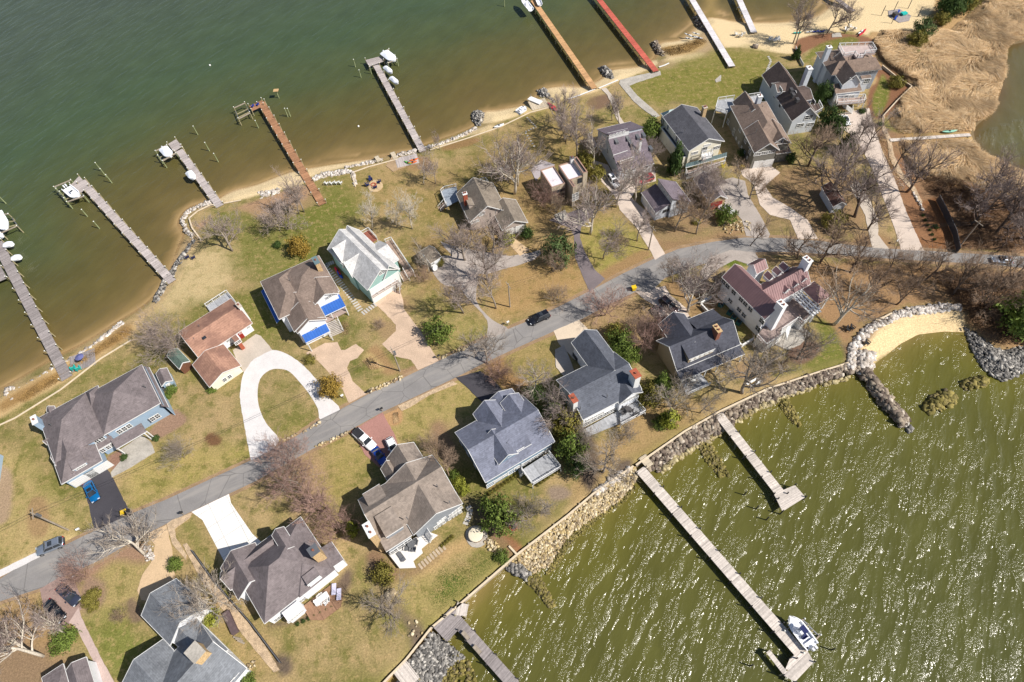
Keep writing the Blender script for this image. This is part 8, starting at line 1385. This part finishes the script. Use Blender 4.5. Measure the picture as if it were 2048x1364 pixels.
TREES = [  # u, v (foot), kind, scale, bark, twig, label
 (575, 457, 'multi', 1.05, GREYB, PURP, 'grey many stemmed tree on the brown bed left of the brown pier'), (608, 424, 'tall', .85, GREYB, PURP, 'slim grey tree between the many stemmed tree and the brown pier'), (598, 428, 'tall', .75, GREYB, PURP, 'thin tree touching the brown pier side'),
 (465, 502, 'oak', .8, GREYB, PURP, 'wide low grey tree on the lawn behind the point'), (345, 697, 'bush', 1.5, GREYB, PURP, 'round bushy tree at the corner of the ranch house'), (745, 460, 'tall', .72, PALEB, PALEB, 'pale leaning sapling on the lawn below the fire pit'), (794, 455, 'tall', .7, PALEB, PALEB, 'left slim pale birch above the mint house'), (825, 458, 'tall', .75, PALEB, PALEB, 'right slim pale birch above the mint house'),
 (871, 367, 'tall', .62, GREYB, PURP, 'right small tree in the dark oval mulch bed'), (848, 370, 'tall', .6, PALEB, PURP, 'left small tree in the dark oval mulch bed'), (1029, 388, 'oak', 1.15, PALEB, PURP, 'big pale barked tree behind the khaki house'), (1016, 360, 'multi', .95, PALEB, PURP, 'second pale tree crowding the big one behind the khaki house'), (1036, 372, 'tall', .9, PALEB, PURP, 'slim pale tree right of the big one by the reddish bush'),
 (1122, 260, 'oak', .8, GREYB, PURP, 'bare tree nearest the pink kayaks'), (1131, 283, 'tall', .8, GREYB, PURP, 'slim tree in the middle of the shady grove'), (1141, 273, 'oak', .75, GREYB, PURP, 'bushy crowned tree of the shady grove'), (1153, 316, 'tall', 1.1, GREYB, PURP, 'tall thick tree behind the flat roofed house'), (1224, 241, 'tall', .6, GREYB, PURP, 'left of two small trees by the curved concrete path'), (1237, 249, 'tall', .6, GREYB, PURP, 'right of two small trees by the curved concrete path'),
 (1186, 332, 'tall', .85, PALEB, PURP, 'slim pale tree at the left of the clerestory house'), (1232, 414, 'tall', 1.15, PALEB, PURP, 'very tall slim pale tree by the driveway bend'), (1271, 403, 'tall', .95, PALEB, PURP, 'left of twin pale trunks by the pale blue garage'), (1280, 391, 'tall', .95, GREYB, PURP, 'right of twin pale trunks by the pale blue garage'), (1180, 468, 'oak', 1.1, PALEB, PURP, 'big tree with forked pale trunk beside the grey driveway'), (1300, 318, 'multi', .6, GREYB, PURP, 'grey tree between the clerestory and cream houses'),
 (1092, 404, 'bush', 1.0, REDT, REDT, 'round reddish brown bush left of the flat roofed house'), (1112, 425, 'bush', .7, GREYB, BRN, 'small brown bush at the front of the flat roofed house'), (1206, 518, 'tall', .8, GREYB, PURP, 'straight tree in the middle of the triangle lawn'), (1274, 482, 'tall', .75, GREYB, PURP, 'tree beside the pale drive before the road'), (1240, 500, 'bush', .6, GREYB, BRN, 'small twiggy bush on the triangle lawn'),
 (1349, 463, 'tall', .8, GREYB, BRN, 'tree left of the rockery near the road'), (1392, 468, 'tall', .85, GREYB, BRN, 'leaning tree just above the rockery'), (1356, 430, 'multi', .6, GREYB, PURP, 'tree growing against the pale blue garage front'), (1404, 395, 'bush', 1.3, GREYB, PURP, 'dense purple thicket between garage and stone garage'), (1414, 370, 'bush', 1.1, GREYB, PURP, 'smaller purple thicket behind the stone garage'), (1500, 398, 'oak', .65, GREYB, BRN, 'spreading tree between the two pale drives'), (1475, 372, 'tall', .55, GREYB, BRN, 'thin tree on the edge of the upper pale drive'),
 (1586, 86, 'tall', .95, GREYB, PURP, 'left of two tall trees on the top beach'), (1592, 88, 'tall', .9, GREYB, PURP, 'right of two tall trees on the top beach'), (1654, 66, 'oak', .7, GREYB, PURP, 'tree beside the stone steps on the top beach'), (1689, 67, 'tall', .8, GREYB, PURP, 'tree between the white chairs and the stone steps'),
 (1616, 332, 'oak', .9, DKB, BRN, 'round crowned dark oak below the pale house'), (1728, 308, 'tall', .95, DKB, PURP, 'tree beside the long pale lane with its crown over it'), (1708, 296, 'tall', .8, DKB, PURP, 'thin dark tree left of the long pale lane'), (1813, 384, 'oak', 1.05, DKB, PURP, 'large leaning tree right of the long pale lane'), (1709, 434, 'oak', 1.15, DKB, PURP, 'large branching tree in front of the rusty shed'), (1735, 460, 'oak', .8, DKB, PURP, 'branching tree between the two lanes near the road'), (1650, 400, 'oak', 1.0, DKB, PURP, 'purple crowned tree over the rusty roofed shed'), (1690, 360, 'oak', .9, DKB, PURP, 'crowded purple tree behind the rusty roofed shed'), (1790, 335, 'tall', .8, DKB, BRN, 'thin tree on the marsh edge by the boardwalk'),
 (1965, 392, 'oak', .9, DKB, PURP, 'upper left tree of the right hand wood'), (2010, 420, 'oak', 1.0, DKB, PURP, 'upper right tree of the right hand wood'), (1940, 450, 'oak', 1.0, DKB, PURP, 'tree behind the tall dark fence'), (1990, 470, 'oak', 1.1, DKB, PURP, 'middle tree of the right hand wood'), (2040, 480, 'oak', 1.0, DKB, PURP, 'rightmost tree of the wood above the road'),
 (1114, 602, 'bush', .7, GREYB, BRN, 'small twiggy tree on the amber lawn above the road'), (1106, 543, 'multi', .6, GREYB, BRN, 'bare tree mixed with the evergreen by the grey driveway'), (1209, 630, 'multi', .85, REDT, REDT, 'reddish many stemmed tree on the roadside bank'), (1369, 594, 'tall', .9, PALEB, PURP, 'slim pale tree behind the plum brown cars'), (1376, 624, 'oak', .95, PALEB, PURP, 'big pale tree right of the plum brown cars'), (1345, 566, 'tall', .6, GREYB, BRN, 'small tree at the edge of the drive mouth'), (1290, 690, 'multi', .8, REDT, REDT, 'reddish tree in front of the charcoal house'), (1318, 650, 'bush', .8, REDT, PURP, 'reddish bush against the charcoal house eave'), (1262, 660, 'bush', .6, GREYB, BRN, 'small bare tree on the dry lawn near the plum cars'),
 (1484, 786, 'oak', 1.1, GREYB, GREYB, 'spreading grey oak on the lawn by the two white benches'), (1346, 812, 'multi', .8, PALEB, GREYB, 'pale gnarled tree left of the grey deck corner'), (1072, 776, 'tall', .8, PALEB, PURP, 'slim pale tree on the lawn left of the long grey house'), (1110, 850, 'oak', .75, GREYB, PURP, 'grey purple tree against the long grey house corner'), (1160, 888, 'bush', .9, GREYB, GREYB, 'bare bush behind the rear deck'), (1400, 826, 'tall', .55, GREYB, GREYB, 'thin tree by the seawall with a long shadow'),
 (1668, 649, 'oak', 1.1, PALEB, BRN, 'pale leaning tree on the dry slope above the cove'), (1639, 526, 'oak', .9, DKB, BRN, 'dark tree right of the big white house chimney'), (1594, 516, 'oak', .7, DKB, BRN, 'spreading tree behind the white house at the road'), (1793, 609, 'oak', .6, DKB, BRN, 'low dark tree at the back of the cove slope'), (1594, 719, 'oak', .75, DKB, GREYB, 'small tree in the round mulch bed'), (1769, 553, 'tall', .7, DKB, BRN, 'tree in the middle of the dry slope'), (1996, 584, 'oak', .9, DKB, BRN, 'tree below the road near the silver car'), (1906, 589, 'oak', .8, DKB, BRN, 'dark twiggy tree at the head of the cove'), (1966, 612, 'multi', 1.1, DKB, BRN, 'dense dark tree right of the cove'), (1700, 545, 'oak', .8, DKB, BRN, 'spreading tree below the road right of the white house'), (1740, 590, 'oak', .7, DKB, BRN, 'low spreading tree on the dry slope near the boulders'), (1850, 560, 'oak', .7, DKB, BRN, 'wide dark tree under the road at the wood edge'), (1565, 800-60, 'bush', .6, GREYB, BRN, 'bare shrub on the bank west of the green lawn'), (1830, 540, 'bush', 1.0, DKB, BRN, 'brown thicket along the lower road edge'), (1410, 560, 'multi', .75, PALEB, PURP, 'pale tree left of the big white house'), (1440, 610-24, 'bush', .7, GREYB, PURP, 'grey shrub tree at the white garden wall corner'), (1500, 492, 'tall', .6, DKB, BRN, 'small tree above the grassy island by the road'),
 (290, 1110, 'oak', .82, PALEB, GREYB, 'gnarled pale oak leaning over the road'), (168, 1150, 'bush', .85, REDT, REDT, 'feathery reddish tree leaning over the road edge'), (133, 1268, 'tall', .7, PALEB, PURP, 'long pale trunk leaning across the black coupe'), (87, 1312, 'oak', .9, PALEB, PURP, 'large pale tree at the lower left corner'), (20, 1300, 'oak', .9, GREYB, PURP, 'purple crowned tree in the lower left corner'), (432, 1206, 'multi', 1.0, PALEB, GREYB, 'gnarled pale tree overhanging the steel grey garage'), (245, 1232, 'bush', .35, BRN, BRN, 'tiny bare shrub in the round lawn bed'),
 (655, 1022, 'multi', .9, REDT, REDT, 'reddish tree between the mauve and tan roofed houses'), (680, 1065, 'bush', 1.0, REDT, REDT, 'dense reddish shrub tree against the tan roofed house'), (600, 985, 'multi', .95, GREYB, REDT, 'pinkish bare tree over the road near the red pavers'), (580, 930, 'bush', 1.2, GREYB, REDT, 'pinkish twiggy crown beside the road'), (785, 1229, 'oak', .62, GREYB, GREYB, 'small bare tree at the dark mulch bed with radiating shadow'), (899, 955, 'tall', .62, BRN, BRN, 'slim brown tree between tan and blue grey houses'), (870, 905, 'bush', .7, BRN, BRN, 'brown shrub tree near the dark patio'),
 (927, 626, 'tall', 1.0, GREYB, PURP, 'tall bare tree on the wide lawn right of the evergreen'), (992, 617, 'tall', .9, GREYB, PURP, 'slim tree right of the grey drive'), (975, 560, 'oak', .8, GREYB, PURP, 'bare tree over the grey circular drive'), (930, 520, 'oak', .85, GREYB, PURP, 'purple crowned tree above the circular drive'), (985, 510, 'oak', .8, GREYB, PURP, 'purple crowned tree behind the khaki house drive'), (858, 545, 'tall', .7, PALEB, GREYB, 'thin pale tree by the khaki roofed garage'), (846, 560, 'bush', .7, REDT, BRN, 'brown shrub tree beside the wooden side stairs'), (975, 728, 'oak', .7, GREYB, GREYB, 'bare roadside tree casting a shadow on the road'), (1000, 752, 'bush', .8, REDT, REDT, 'orange brown feathery bush beside the blacktop drive'), (363, 916, 'bush', .7, GREYB, GREYB, 'round bare shrub in front of the light blue house'), (1056, 1038, 'multi', .62, GREYB, GREYB, 'twisted grey tree on the lawn above the cobble bank'), (1089, 1026, 'tall', .45, PALEB, GREYB, 'smaller pale tree right of the twisted grey tree'), (1205, 945, 'oak', .75, GREYB, GREYB, 'spreading bare tree between the blue grey house and the long pier'), (1255, 870, 'bush', .6, GREYB, GREYB, 'bare shrub on the dry slope below the rear deck'), (760, 655, 'bush', .35, GREYB, BRN, 'tiny bare tree in the bed between the paver drives'), (880, 300, 'tall', .4, GREYB, PURP, 'tiny sapling at the foot of the long grey pier'),
]
for i, (u, v, kd, s_, bk, tg, lab) in enumerate(TREES):
    c = P(u, v, 0); pr = BT[kd][i % len(BT[kd])]; key = pr.name
    if key in _used: o = copy_tree(pr, (c.x, c.y, 0), (i*2.39) % 6.28, lab, 'bare trees')
    else: o = pr; _used.add(key); o.location = (c.x, c.y, 0); o.rotation_euler = (0, 0, (i*2.39) % 6.28); o['label'] = lab; o['group'] = 'bare trees'
    q = s_*random.uniform(.95, 1.05); o.scale = (q, q, q*random.uniform(.92, 1.06))
    for ch in o.children: ch.color = bk if ch.name.startswith('trunk') else tg
# ---------------------------------------------------------------- evergreens
def leafmesh(name, seed, n, shape, size, clump=40):
    rg = np.random.default_rng(seed); cc = []; 
    while len(cc) < clump:
        d = rg.normal(size=3); d /= np.linalg.norm(d); r = rg.random()**.4; x, y, z = d*r
        if shape == 'cone':
            z = (z+1)/2; z = z**1.3; rr = (1-z)*.95+.05; x, y = x*rr, y*rr; cc.append((x, y, z))
        else: cc.append((x, y, (z+1)/2))
    cc = np.array(cc); k = rg.integers(0, clump, n); rad = .30 if shape != 'cone' else .2
    off = rg.normal(size=(n, 3))*rad*.5; off[:, 2] *= .5; c = cc[k]+off; c[:, 2] = np.clip(c[:, 2], 0, 1.05); s = size*(.6+.8*rg.random(n))
    nrm = c-np.array([0, 0, .35]); nrm /= np.linalg.norm(nrm, axis=1)[:, None]+1e-6; nrm += rg.normal(size=(n, 3))*.55; nrm /= np.linalg.norm(nrm, axis=1)[:, None]
    t = np.cross(nrm, rg.normal(size=(n, 3))); t /= np.linalg.norm(t, axis=1)[:, None]; b = np.cross(nrm, t)
    V = np.stack([c-t*s[:, None], c+b*s[:, None]*.55, c+t*s[:, None], c-b*s[:, None]*.55], 1).reshape(-1, 3); return npmesh(name, V, np.arange(n*4).reshape(-1, 4), LEAF_)
EG = {}
def mke(kind, seed, n, shape, size, clump, tr=.25):
    o = thing('evergreen', 'x', 'tree', (0, 0, 0)); T = MB(); T.tube([(0, 0, -.02), (0, 0, tr), (.03, .02, .85)], [.05, .04, .01], 7)
    for k in range(6): a = k*1.05; T.tube([(0, 0, .15+k*.1), (.5*math.cos(a)*(1-.1*k), .5*math.sin(a)*(1-.1*k), .3+k*.1)], [.02, .006], 4)
    obj('trunk', T, BARK, o, local=True); link('crown', leafmesh('crown', seed, n, shape, size, clump), None, o); EG[kind] = o
mke('round', 1, 4200, 'ball', .055, 70); mke('cone', 2, 4200, 'cone', .06, 70); mke('box', 3, 2200, 'ball', .07, 60); mke('loose', 4, 2600, 'ball', .06, 34)
GR, DG, GOLD, OLIVE, YG, BG = (*C(112, 130, 58), 1), (*C(76, 98, 48), 1), (*C(164, 136, 62), 1), (*C(138, 130, 62), 1), (*C(160, 164, 66), 1), (*C(96, 116, 68), 1)
EV = [  # u, v foot, kind, radius, height, colour, label, category
 (604, 505, 'round', 3.1, 5.5, GOLD, 'golden brown evergreen on the lawn above the taupe house', 'tree'), (664, 780, 'round', 3.0, 4.5, GOLD, 'golden evergreen at the end of the horseshoe drive', 'tree'), (877, 675, 'loose', 3.6, 5.5, GR, 'broad dark green magnolia on the wide lawn', 'tree'), (556, 492, 'box', 1.3, 1.4, DG, 'small green shrub left of the golden brown evergreen', 'shrub'),
 (1347, 345, 'cone', 3.4, 10, DG, 'tall dark conifer in front of the cream house', 'tree'), (1300, 272, 'round', 3.2, 6, GR, 'round green evergreen behind the clerestory house', 'tree'), (1168, 330, 'box', 2.8, 4.5, OLIVE, 'upper olive shrub beside the flat roofed house', 'shrub'), (1192, 356, 'box', 2.8, 4, OLIVE, 'lower olive shrub beside the flat roofed house', 'shrub'), (1118, 520, 'loose', 4.2, 7.5, BG, 'loose grey green evergreen beside the grey driveway', 'tree'),
 (1014, 484, 'box', 2.1, 3.2, YG, 'round clipped bush left of the garage doors', 'shrub'), (1053, 474, 'box', 1.9, 3.4, DG, 'round clipped bush right of the garage doors', 'shrub'), (1240, 700, 'round', 3.6, 6.5, GR, 'broad green evergreen between the long grey and charcoal houses', 'tree'), (1226, 675, 'round', 2.6, 5, OLIVE, 'smaller olive evergreen beside the long grey wing', 'tree'), (1256, 720, 'round', 2.6, 5, GR, 'low end of the evergreen row by the long grey wing', 'tree'),
 (1318, 785, 'cone', 3.6, 8, GR, 'ragged green conifer in front of the charcoal house', 'tree'), (1296, 800, 'round', 3.2, 5.5, OLIVE, 'olive evergreen left of the ragged conifer', 'tree'), (1336, 846, 'cone', 3.2, 5.5, YG, 'bright yellow green bush on the dry bank', 'shrub'), (1066, 800, 'round', 2.6, 5, BG, 'dark green evergreen at the corner of the long grey house lawn', 'tree'), (1106, 835, 'round', 2.8, 7, GR, 'upper evergreen of the row beside the blue grey house', 'tree'), (1128, 865, 'round', 3.6, 8, OLIVE, 'middle evergreen of the row beside the blue grey house', 'tree'), (1140, 905, 'round', 3.6, 7, GR, 'lower evergreen of the row beside the blue grey house', 'tree'), (1152, 940, 'loose', 2.6, 5, DG, 'dark evergreen at the deck corner of the blue grey house', 'tree'),
 (998, 1040, 'loose', 4.2, 6.5, GR, 'broad green tree beside the slate circle', 'tree'), (918, 968, 'box', 1.4, 2.2, YG, 'upper bush of the bright green hedge by the tan roof', 'shrub'), (928, 982, 'box', 1.4, 2.2, YG, 'lower bush of the bright green hedge by the tan roof', 'shrub'), (908, 954, 'box', 1.2, 2.0, GR, 'small bush at the top of the bright hedge', 'shrub'), (770, 1150, 'box', 2.4, 3.2, OLIVE, 'olive bush at the terrace corner of the tan roofed house', 'shrub'), (1004, 1114, 'box', 1.5, 1.6, GR, 'round clipped bush by the seawall corner', 'shrub'), (706, 1062, 'cone', 2.2, 4, YG, 'yellow green conifer beside the tan roofed house', 'tree'),
 (134, 1282, 'box', 2.6, 2.6, GR, 'large round clipped bush left of the pink path', 'shrub'), (354, 1130, 'box', 1.6, 2.0, GR, 'round bush at the bend of the tan drive', 'shrub'), (496, 1364, 'box', 1.7, 1.8, GR, 'clipped green ball at the bottom edge', 'shrub'), (424, 1238, 'box', 2.0, 2.2, YG, 'yellow green bush behind the steel grey garage', 'shrub'), (176, 1202, 'box', 1.3, 1.1, OLIVE, 'left brown green mound in the bed by the gravel pad', 'shrub'), (190, 1190, 'box', 1.5, 1.2, OLIVE, 'upper brown green mound in the bed by the gravel pad', 'shrub'), (188, 1212, 'box', 1.3, 1.1, OLIVE, 'lower brown green mound in the bed by the gravel pad', 'shrub'),
 (1668, 268, 'round', 3.2, 6, DG, 'dark evergreen beside the pale drive, nearest the car', 'tree'), (1652, 256, 'round', 3.2, 7, DG, 'dark evergreen behind the bare tree by the pale house', 'tree'), (1688, 302, 'round', 2.6, 6, DG, 'lower dark evergreen along the pale drive', 'tree'), (1640, 205, 'round', 2.6, 7, DG, 'dark evergreen between the pale house and the roof deck house', 'tree'), (1590, 118, 'cone', 2.0, 4.5, DG, 'small dark conifer behind the pale house', 'tree'), (1895, 30, 'round', 4.8, 8, DG, 'large dark evergreen at the top edge', 'tree'), (1925, 18, 'round', 4.2, 7, OLIVE, 'olive evergreen beside the large one at the top edge', 'tree'), (1826, 96, 'round', 3.4, 5.5, OLIVE, 'dark olive evergreen in the reeds', 'tree'), (1840, 72, 'loose', 3.6, 5.5, BG, 'grey green bush in the upper reeds', 'shrub'), (1832, 112, 'box', 1.7, 2, GR, 'small bright green bush below the olive evergreen in the reeds', 'shrub'), (1878, 48, 'loose', 2.6, 4, OLIVE, 'small loose evergreen at the back of the play sand', 'shrub'),
 (1662, 452, 'loose', 3.4, 4.5, OLIVE, 'olive magnolia in front of the rusty roofed shed', 'tree'), (1448, 442, 'loose', 3.0, 4.5, GR, 'dark green tree beside the long white car', 'tree'), (2032, 650, 'round', 6.5, 9, GR, 'broad bright green conifer at the right edge', 'tree'), (1578, 324, 'box', 1.6, 3.2, DG, 'clipped dark green bush at the grey house corner', 'shrub'), (1440, 334, 'box', 1.4, 1.6, (*C(214, 196, 30), 1), 'bright yellow flowering bush by the cream house steps', 'shrub'), (1484, 336, 'box', .9, 1.0, (*C(214, 190, 40), 1), 'small yellow bush beside the grey house drive', 'shrub'), (1789, 172, 'box', 2.6, 3.2, OLIVE, 'round olive shrub in the mulch bed by the marsh fence', 'shrub'),
 (313, 918-40, 'box', .9, .9, DG, 'small green ball by the patio of the light blue house', 'shrub'), (250, 916, 'box', .9, .9, DG, 'green ball in the mulch patch by the garage wing', 'shrub'), (346, 782, 'box', 1.4, 2.0, GR, 'upper green bush next to the light blue shed', 'shrub'), (338, 794, 'box', .9, 1.2, GR, 'lower green bush next to the light blue shed', 'shrub'), (425, 781, 'box', 1.2, 1.1, GR, 'green bush at the ranch garage corner', 'shrub'), (880, 528, 'box', 1.4, 1.6, OLIVE, 'olive bush beside the khaki roofed garage', 'shrub'), (622, 722, 'loose', 1.5, 1.6, OLIVE, 'thin grey green shrub beside the taupe house drive', 'shrub'), (1480, 318-6, 'box', 1.2, 2.4, DG, 'dark shrub in the alley of the grey house', 'shrub'), (1318, 905-55, 'loose', 1.8, 2, GR, 'low green shrub left of the yellow green bush', 'shrub'), (1392, 446, 'box', 1.2, 1.2, OLIVE, 'small olive shrub in the yard of the garages', 'shrub'), (1430, 352, 'box', 1.3, 1.6, OLIVE, 'olive bush at the cream house steps', 'shrub'), (1870, 455, 'box', .8, .8, DG, 'small dark plant in the tilled bed', 'shrub'), (1724, 225, 'box', 1.2, 1.4, DG, 'small dark shrub at the roof deck house corner', 'shrub'), (1760, 250, 'box', .9, .9, DG, 'small dark shrub at the curving stone path', 'shrub'),
]
_ue = set()
for i, (u, v, kd, r, hh, col_, lab, cat) in enumerate(EV):
    c = P(u, v, 0); pr = EG[kd]; nm = 'evergreen_tree' if cat == 'tree' else 'shrub'
    if kd in _ue: o = copy_tree(pr, (c.x, c.y, 0), i*1.7 % 6.28, lab, 'evergreen trees' if cat == 'tree' else 'shrubs')
    else: o = pr; _ue.add(kd); o.location = (c.x, c.y, 0); o['label'] = lab; o['group'] = 'evergreen trees' if cat == 'tree' else 'shrubs'
    o['category'] = cat; o.name = nm; r *= .88; o.scale = (r, r, hh*.92)
    for ch in o.children: ch.color = (*C(110, 90, 74), 1) if ch.name.startswith('trunk') else col_
# rows of clipped foundation balls
def ball_row(a, b, n, lab, r=.42, col_=OLIVE):
    for k in range(n):
        u = a[0]+(b[0]-a[0])*k/max(n-1, 1); v = a[1]+(b[1]-a[1])*k/max(n-1, 1); c = P(u, v, 0); o = copy_tree(EG['box'], (c.x, c.y, 0), k, lab, lab, (r, r, r*1.5), col_); o['category'] = 'shrub'; o.name = 'clipped_shrub'
ball_row((978, 988), (1032, 953), 9, 'small round shrub in the row under the blue grey house wall'); ball_row((1075, 970), (1118, 940), 7, 'small round shrub in the row along the grey deck edge'); ball_row((884, 1092), (905, 1074), 5, 'small round shrub beside the stepping stone path', .35); ball_row((596, 1248), (664, 1214), 7, 'small dark shrub in the mulch around the brown deck', .4, DG); ball_row((1845, 432), (1868, 480), 6, 'small dark plant in the row of the tilled bed', .4, DG)
# ---------------------------------------------------------------- reed marsh, dune grass, brush
def blades(name, label, poly, n, h, w, cols, lean=.8, seed=5, patch=6.0, cat='reeds', swirl=2.2, base=0, hole=None):
    rg = np.random.default_rng(seed); q = np.array(W2(poly, 0)); lo, hi = q.min(0), q.max(0); c = lo+rg.random((n*4, 2))*(hi-lo); d = sdist(c[:, 0], c[:, 1], q)
    ok = d > 0; ok &= sdist(c[:, 0], c[:, 1], PONDW) < -.3
    c = c[ok][:n]; d = d[ok][:n]; n = len(c); X_, Y_ = c[:, 0], c[:, 1]
    a = (fbm(X_, Y_, patch*1.15, seed, 3)-.5)*5*swirl*.85+3.9+rg.normal(size=n)*.22; den = .5+.5*(fbm(X_, Y_, patch*.5, seed+9, 3)-.5); k = (den > .3) | (rg.random(n) < .3); c, a, d, den, X_, Y_ = c[k], a[k], d[k], den[k], X_[k], Y_[k]; n = len(c)
    H = h*(.75+.5*rg.random(n))*(.8+.4*den)*np.clip(.12+d/3.5, .1, 1); ln = lean*(.6+.7*fbm(X_, Y_, patch*.7, seed+4, 2)); dx, dy = np.cos(a), np.sin(a); z0 = np.full(n, base*1.0)
    B = np.stack([X_, Y_, z0], -1); M_ = np.stack([X_+dx*H*ln*.35, Y_+dy*H*ln*.35, z0+H*.6], -1); E = np.stack([X_+dx*H*ln, Y_+dy*H*ln, z0+H*.92-H*ln*.25], -1); s = np.stack([-dy, dx, np.zeros(n)], -1)*w*(.6+.8*rg.random(n))[:, None]
    V = np.stack([B-s, B+s, M_+s*1.1, M_-s*1.1, E+s*.5, E-s*.5], 1).reshape(-1, 3); i = np.arange(n)[:, None]*6; Fc = np.concatenate([i+np.array([[0, 1, 2, 3]]), i+np.array([[3, 2, 4, 5]])], 0)
    nm = 'dry_'+name
    if nm not in MATS:
        t = NT(nm).set(.85, 0, .2); g = t.n('NewGeometry'); cc = t.ramp(g.outputs['Random Per Island'], cols); cc = t.mix(1.0, cc, t.rng(t.noise(g.outputs['Position'], .22, 4, .6), .32, .68, .8, 1.2), 'MULTIPLY'); t.col(cc); MATS[nm] = t.m
    o = link(name, npmesh(name, V, Fc, MATS[nm])); tag(o, label, cat, None, 'stuff'); return o
RC = [(0, C(200, 166, 120)), (.35, C(228, 196, 150)), (.7, C(170, 134, 94)), (1, C(246, 222, 184))]
blades('reed_bed', 'swept golden brown reed bed between the top house and the pond', [(1742, 92), (1760, 60), (1850, 60), (1905, 60), (1960, 0), (2080, -60), (2160, 20), (2048, 90), (2012, 100), (2008, 190), (1985, 232), (1948, 262), (1800, 268), (1778, 250), (1778, 226), (1826, 172), (1768, 124)], 95000, 2.3, .034, RC, 1.25, 5, 7)
blades('reed_bed', 'paler reed fringe along the lower pond shore', [(1800, 278), (1940, 280), (1975, 314), (2048, 342), (2160, 372), (2160, 420), (2020, 392), (1930, 372), (1850, 360), (1812, 330)], 30000, 1.9, .033, RC, 1.2, 8, 6)
blades('dune_grass', 'brown dune grass on the left shore behind the white rubble', [(30, 800), (60, 776), (140, 728), (250, 655), (262, 668), (200, 706), (140, 752), (50, 806)], 5000, .7, .03, [(0, C(136, 108, 64)), (.5, C(176, 142, 88)), (1, C(112, 88, 52))], .8, 9, 3, 'grass')
blades('dune_grass', 'brown dune grass along the beach between the red and white piers', [(1320, 96), (1360, 88), (1404, 74), (1416, 84), (1380, 104), (1340, 112)], 3000, .7, .04, [(0, C(136, 108, 64)), (.5, C(196, 160, 104)), (1, C(150, 118, 70))], .8, 10, 3, 'grass')
blades('brush', 'brown brush and saplings on the marsh edge below the boardwalk', [(1800, 288), (1860, 300), (1900, 340), (1960, 372), (2048, 400), (2160, 420), (2160, 500), (1925, 500), (1900, 420), (1850, 380), (1815, 330)], 16000, 1.6, .028, [(0, C(120, 92, 70)), (.5, C(160, 128, 98)), (1, C(98, 76, 62))], .7, 12, 4, 'brush')
blades('brush', 'dry brown brush on the bank right of the cove', [(1860, 545), (2048, 545), (2160, 560), (2160, 690), (2048, 690), (1990, 690), (1935, 650), (1900, 600)], 14000, 1.4, .028, [(0, C(104, 84, 70)), (.5, C(146, 118, 94)), (1, C(84, 68, 60))], .7, 13, 4, 'brush')
blades('grass_clump', 'rusty ornamental grasses in the triangular bed by the paver drive', [(724, 722), (742, 712), (768, 736), (740, 740)], 900, 1.0, .03, [(0, C(150, 116, 78)), (1, C(226, 196, 150))], .8, 14, 2, 'grass'); blades('grass_clump', 'tan ornamental grass clump beside the red pavers', [(786, 826), (796, 824), (800, 844), (788, 848)], 900, 1.3, .03, [(0, C(206, 150, 96)), (1, C(236, 196, 140))], .7, 15, 2, 'grass'); blades('grass_clump', 'straw coloured grasses beside the blue porch stairs', [(668, 652), (690, 640), (702, 650), (698, 668), (682, 674)], 900, .9, .03, [(0, C(190, 158, 110)), (1, C(236, 214, 172))], .8, 16, 2, 'grass'); blades('grass_clump', 'brown planting beside the curved lane to the boardwalk', [(1756, 280), (1770, 260), (1792, 330), (1812, 380), (1800, 384), (1775, 340)], 1400, 1.0, .03, [(0, C(120, 98, 76)), (1, C(160, 134, 104))], .8, 17, 2, 'grass')
# tiny tufts of green weed in the patchy lawns
blades('lawn_tufts', 'dark green tufts scattered over the patchy seawall lawn', [(880, 1130), (1000, 1090), (1010, 1110), (930, 1190), (880, 1230), (850, 1200)], 3500, .16, .05, [(0, C(74, 96, 36)), (1, C(120, 132, 60))], .6, 18, 3, 'grass')
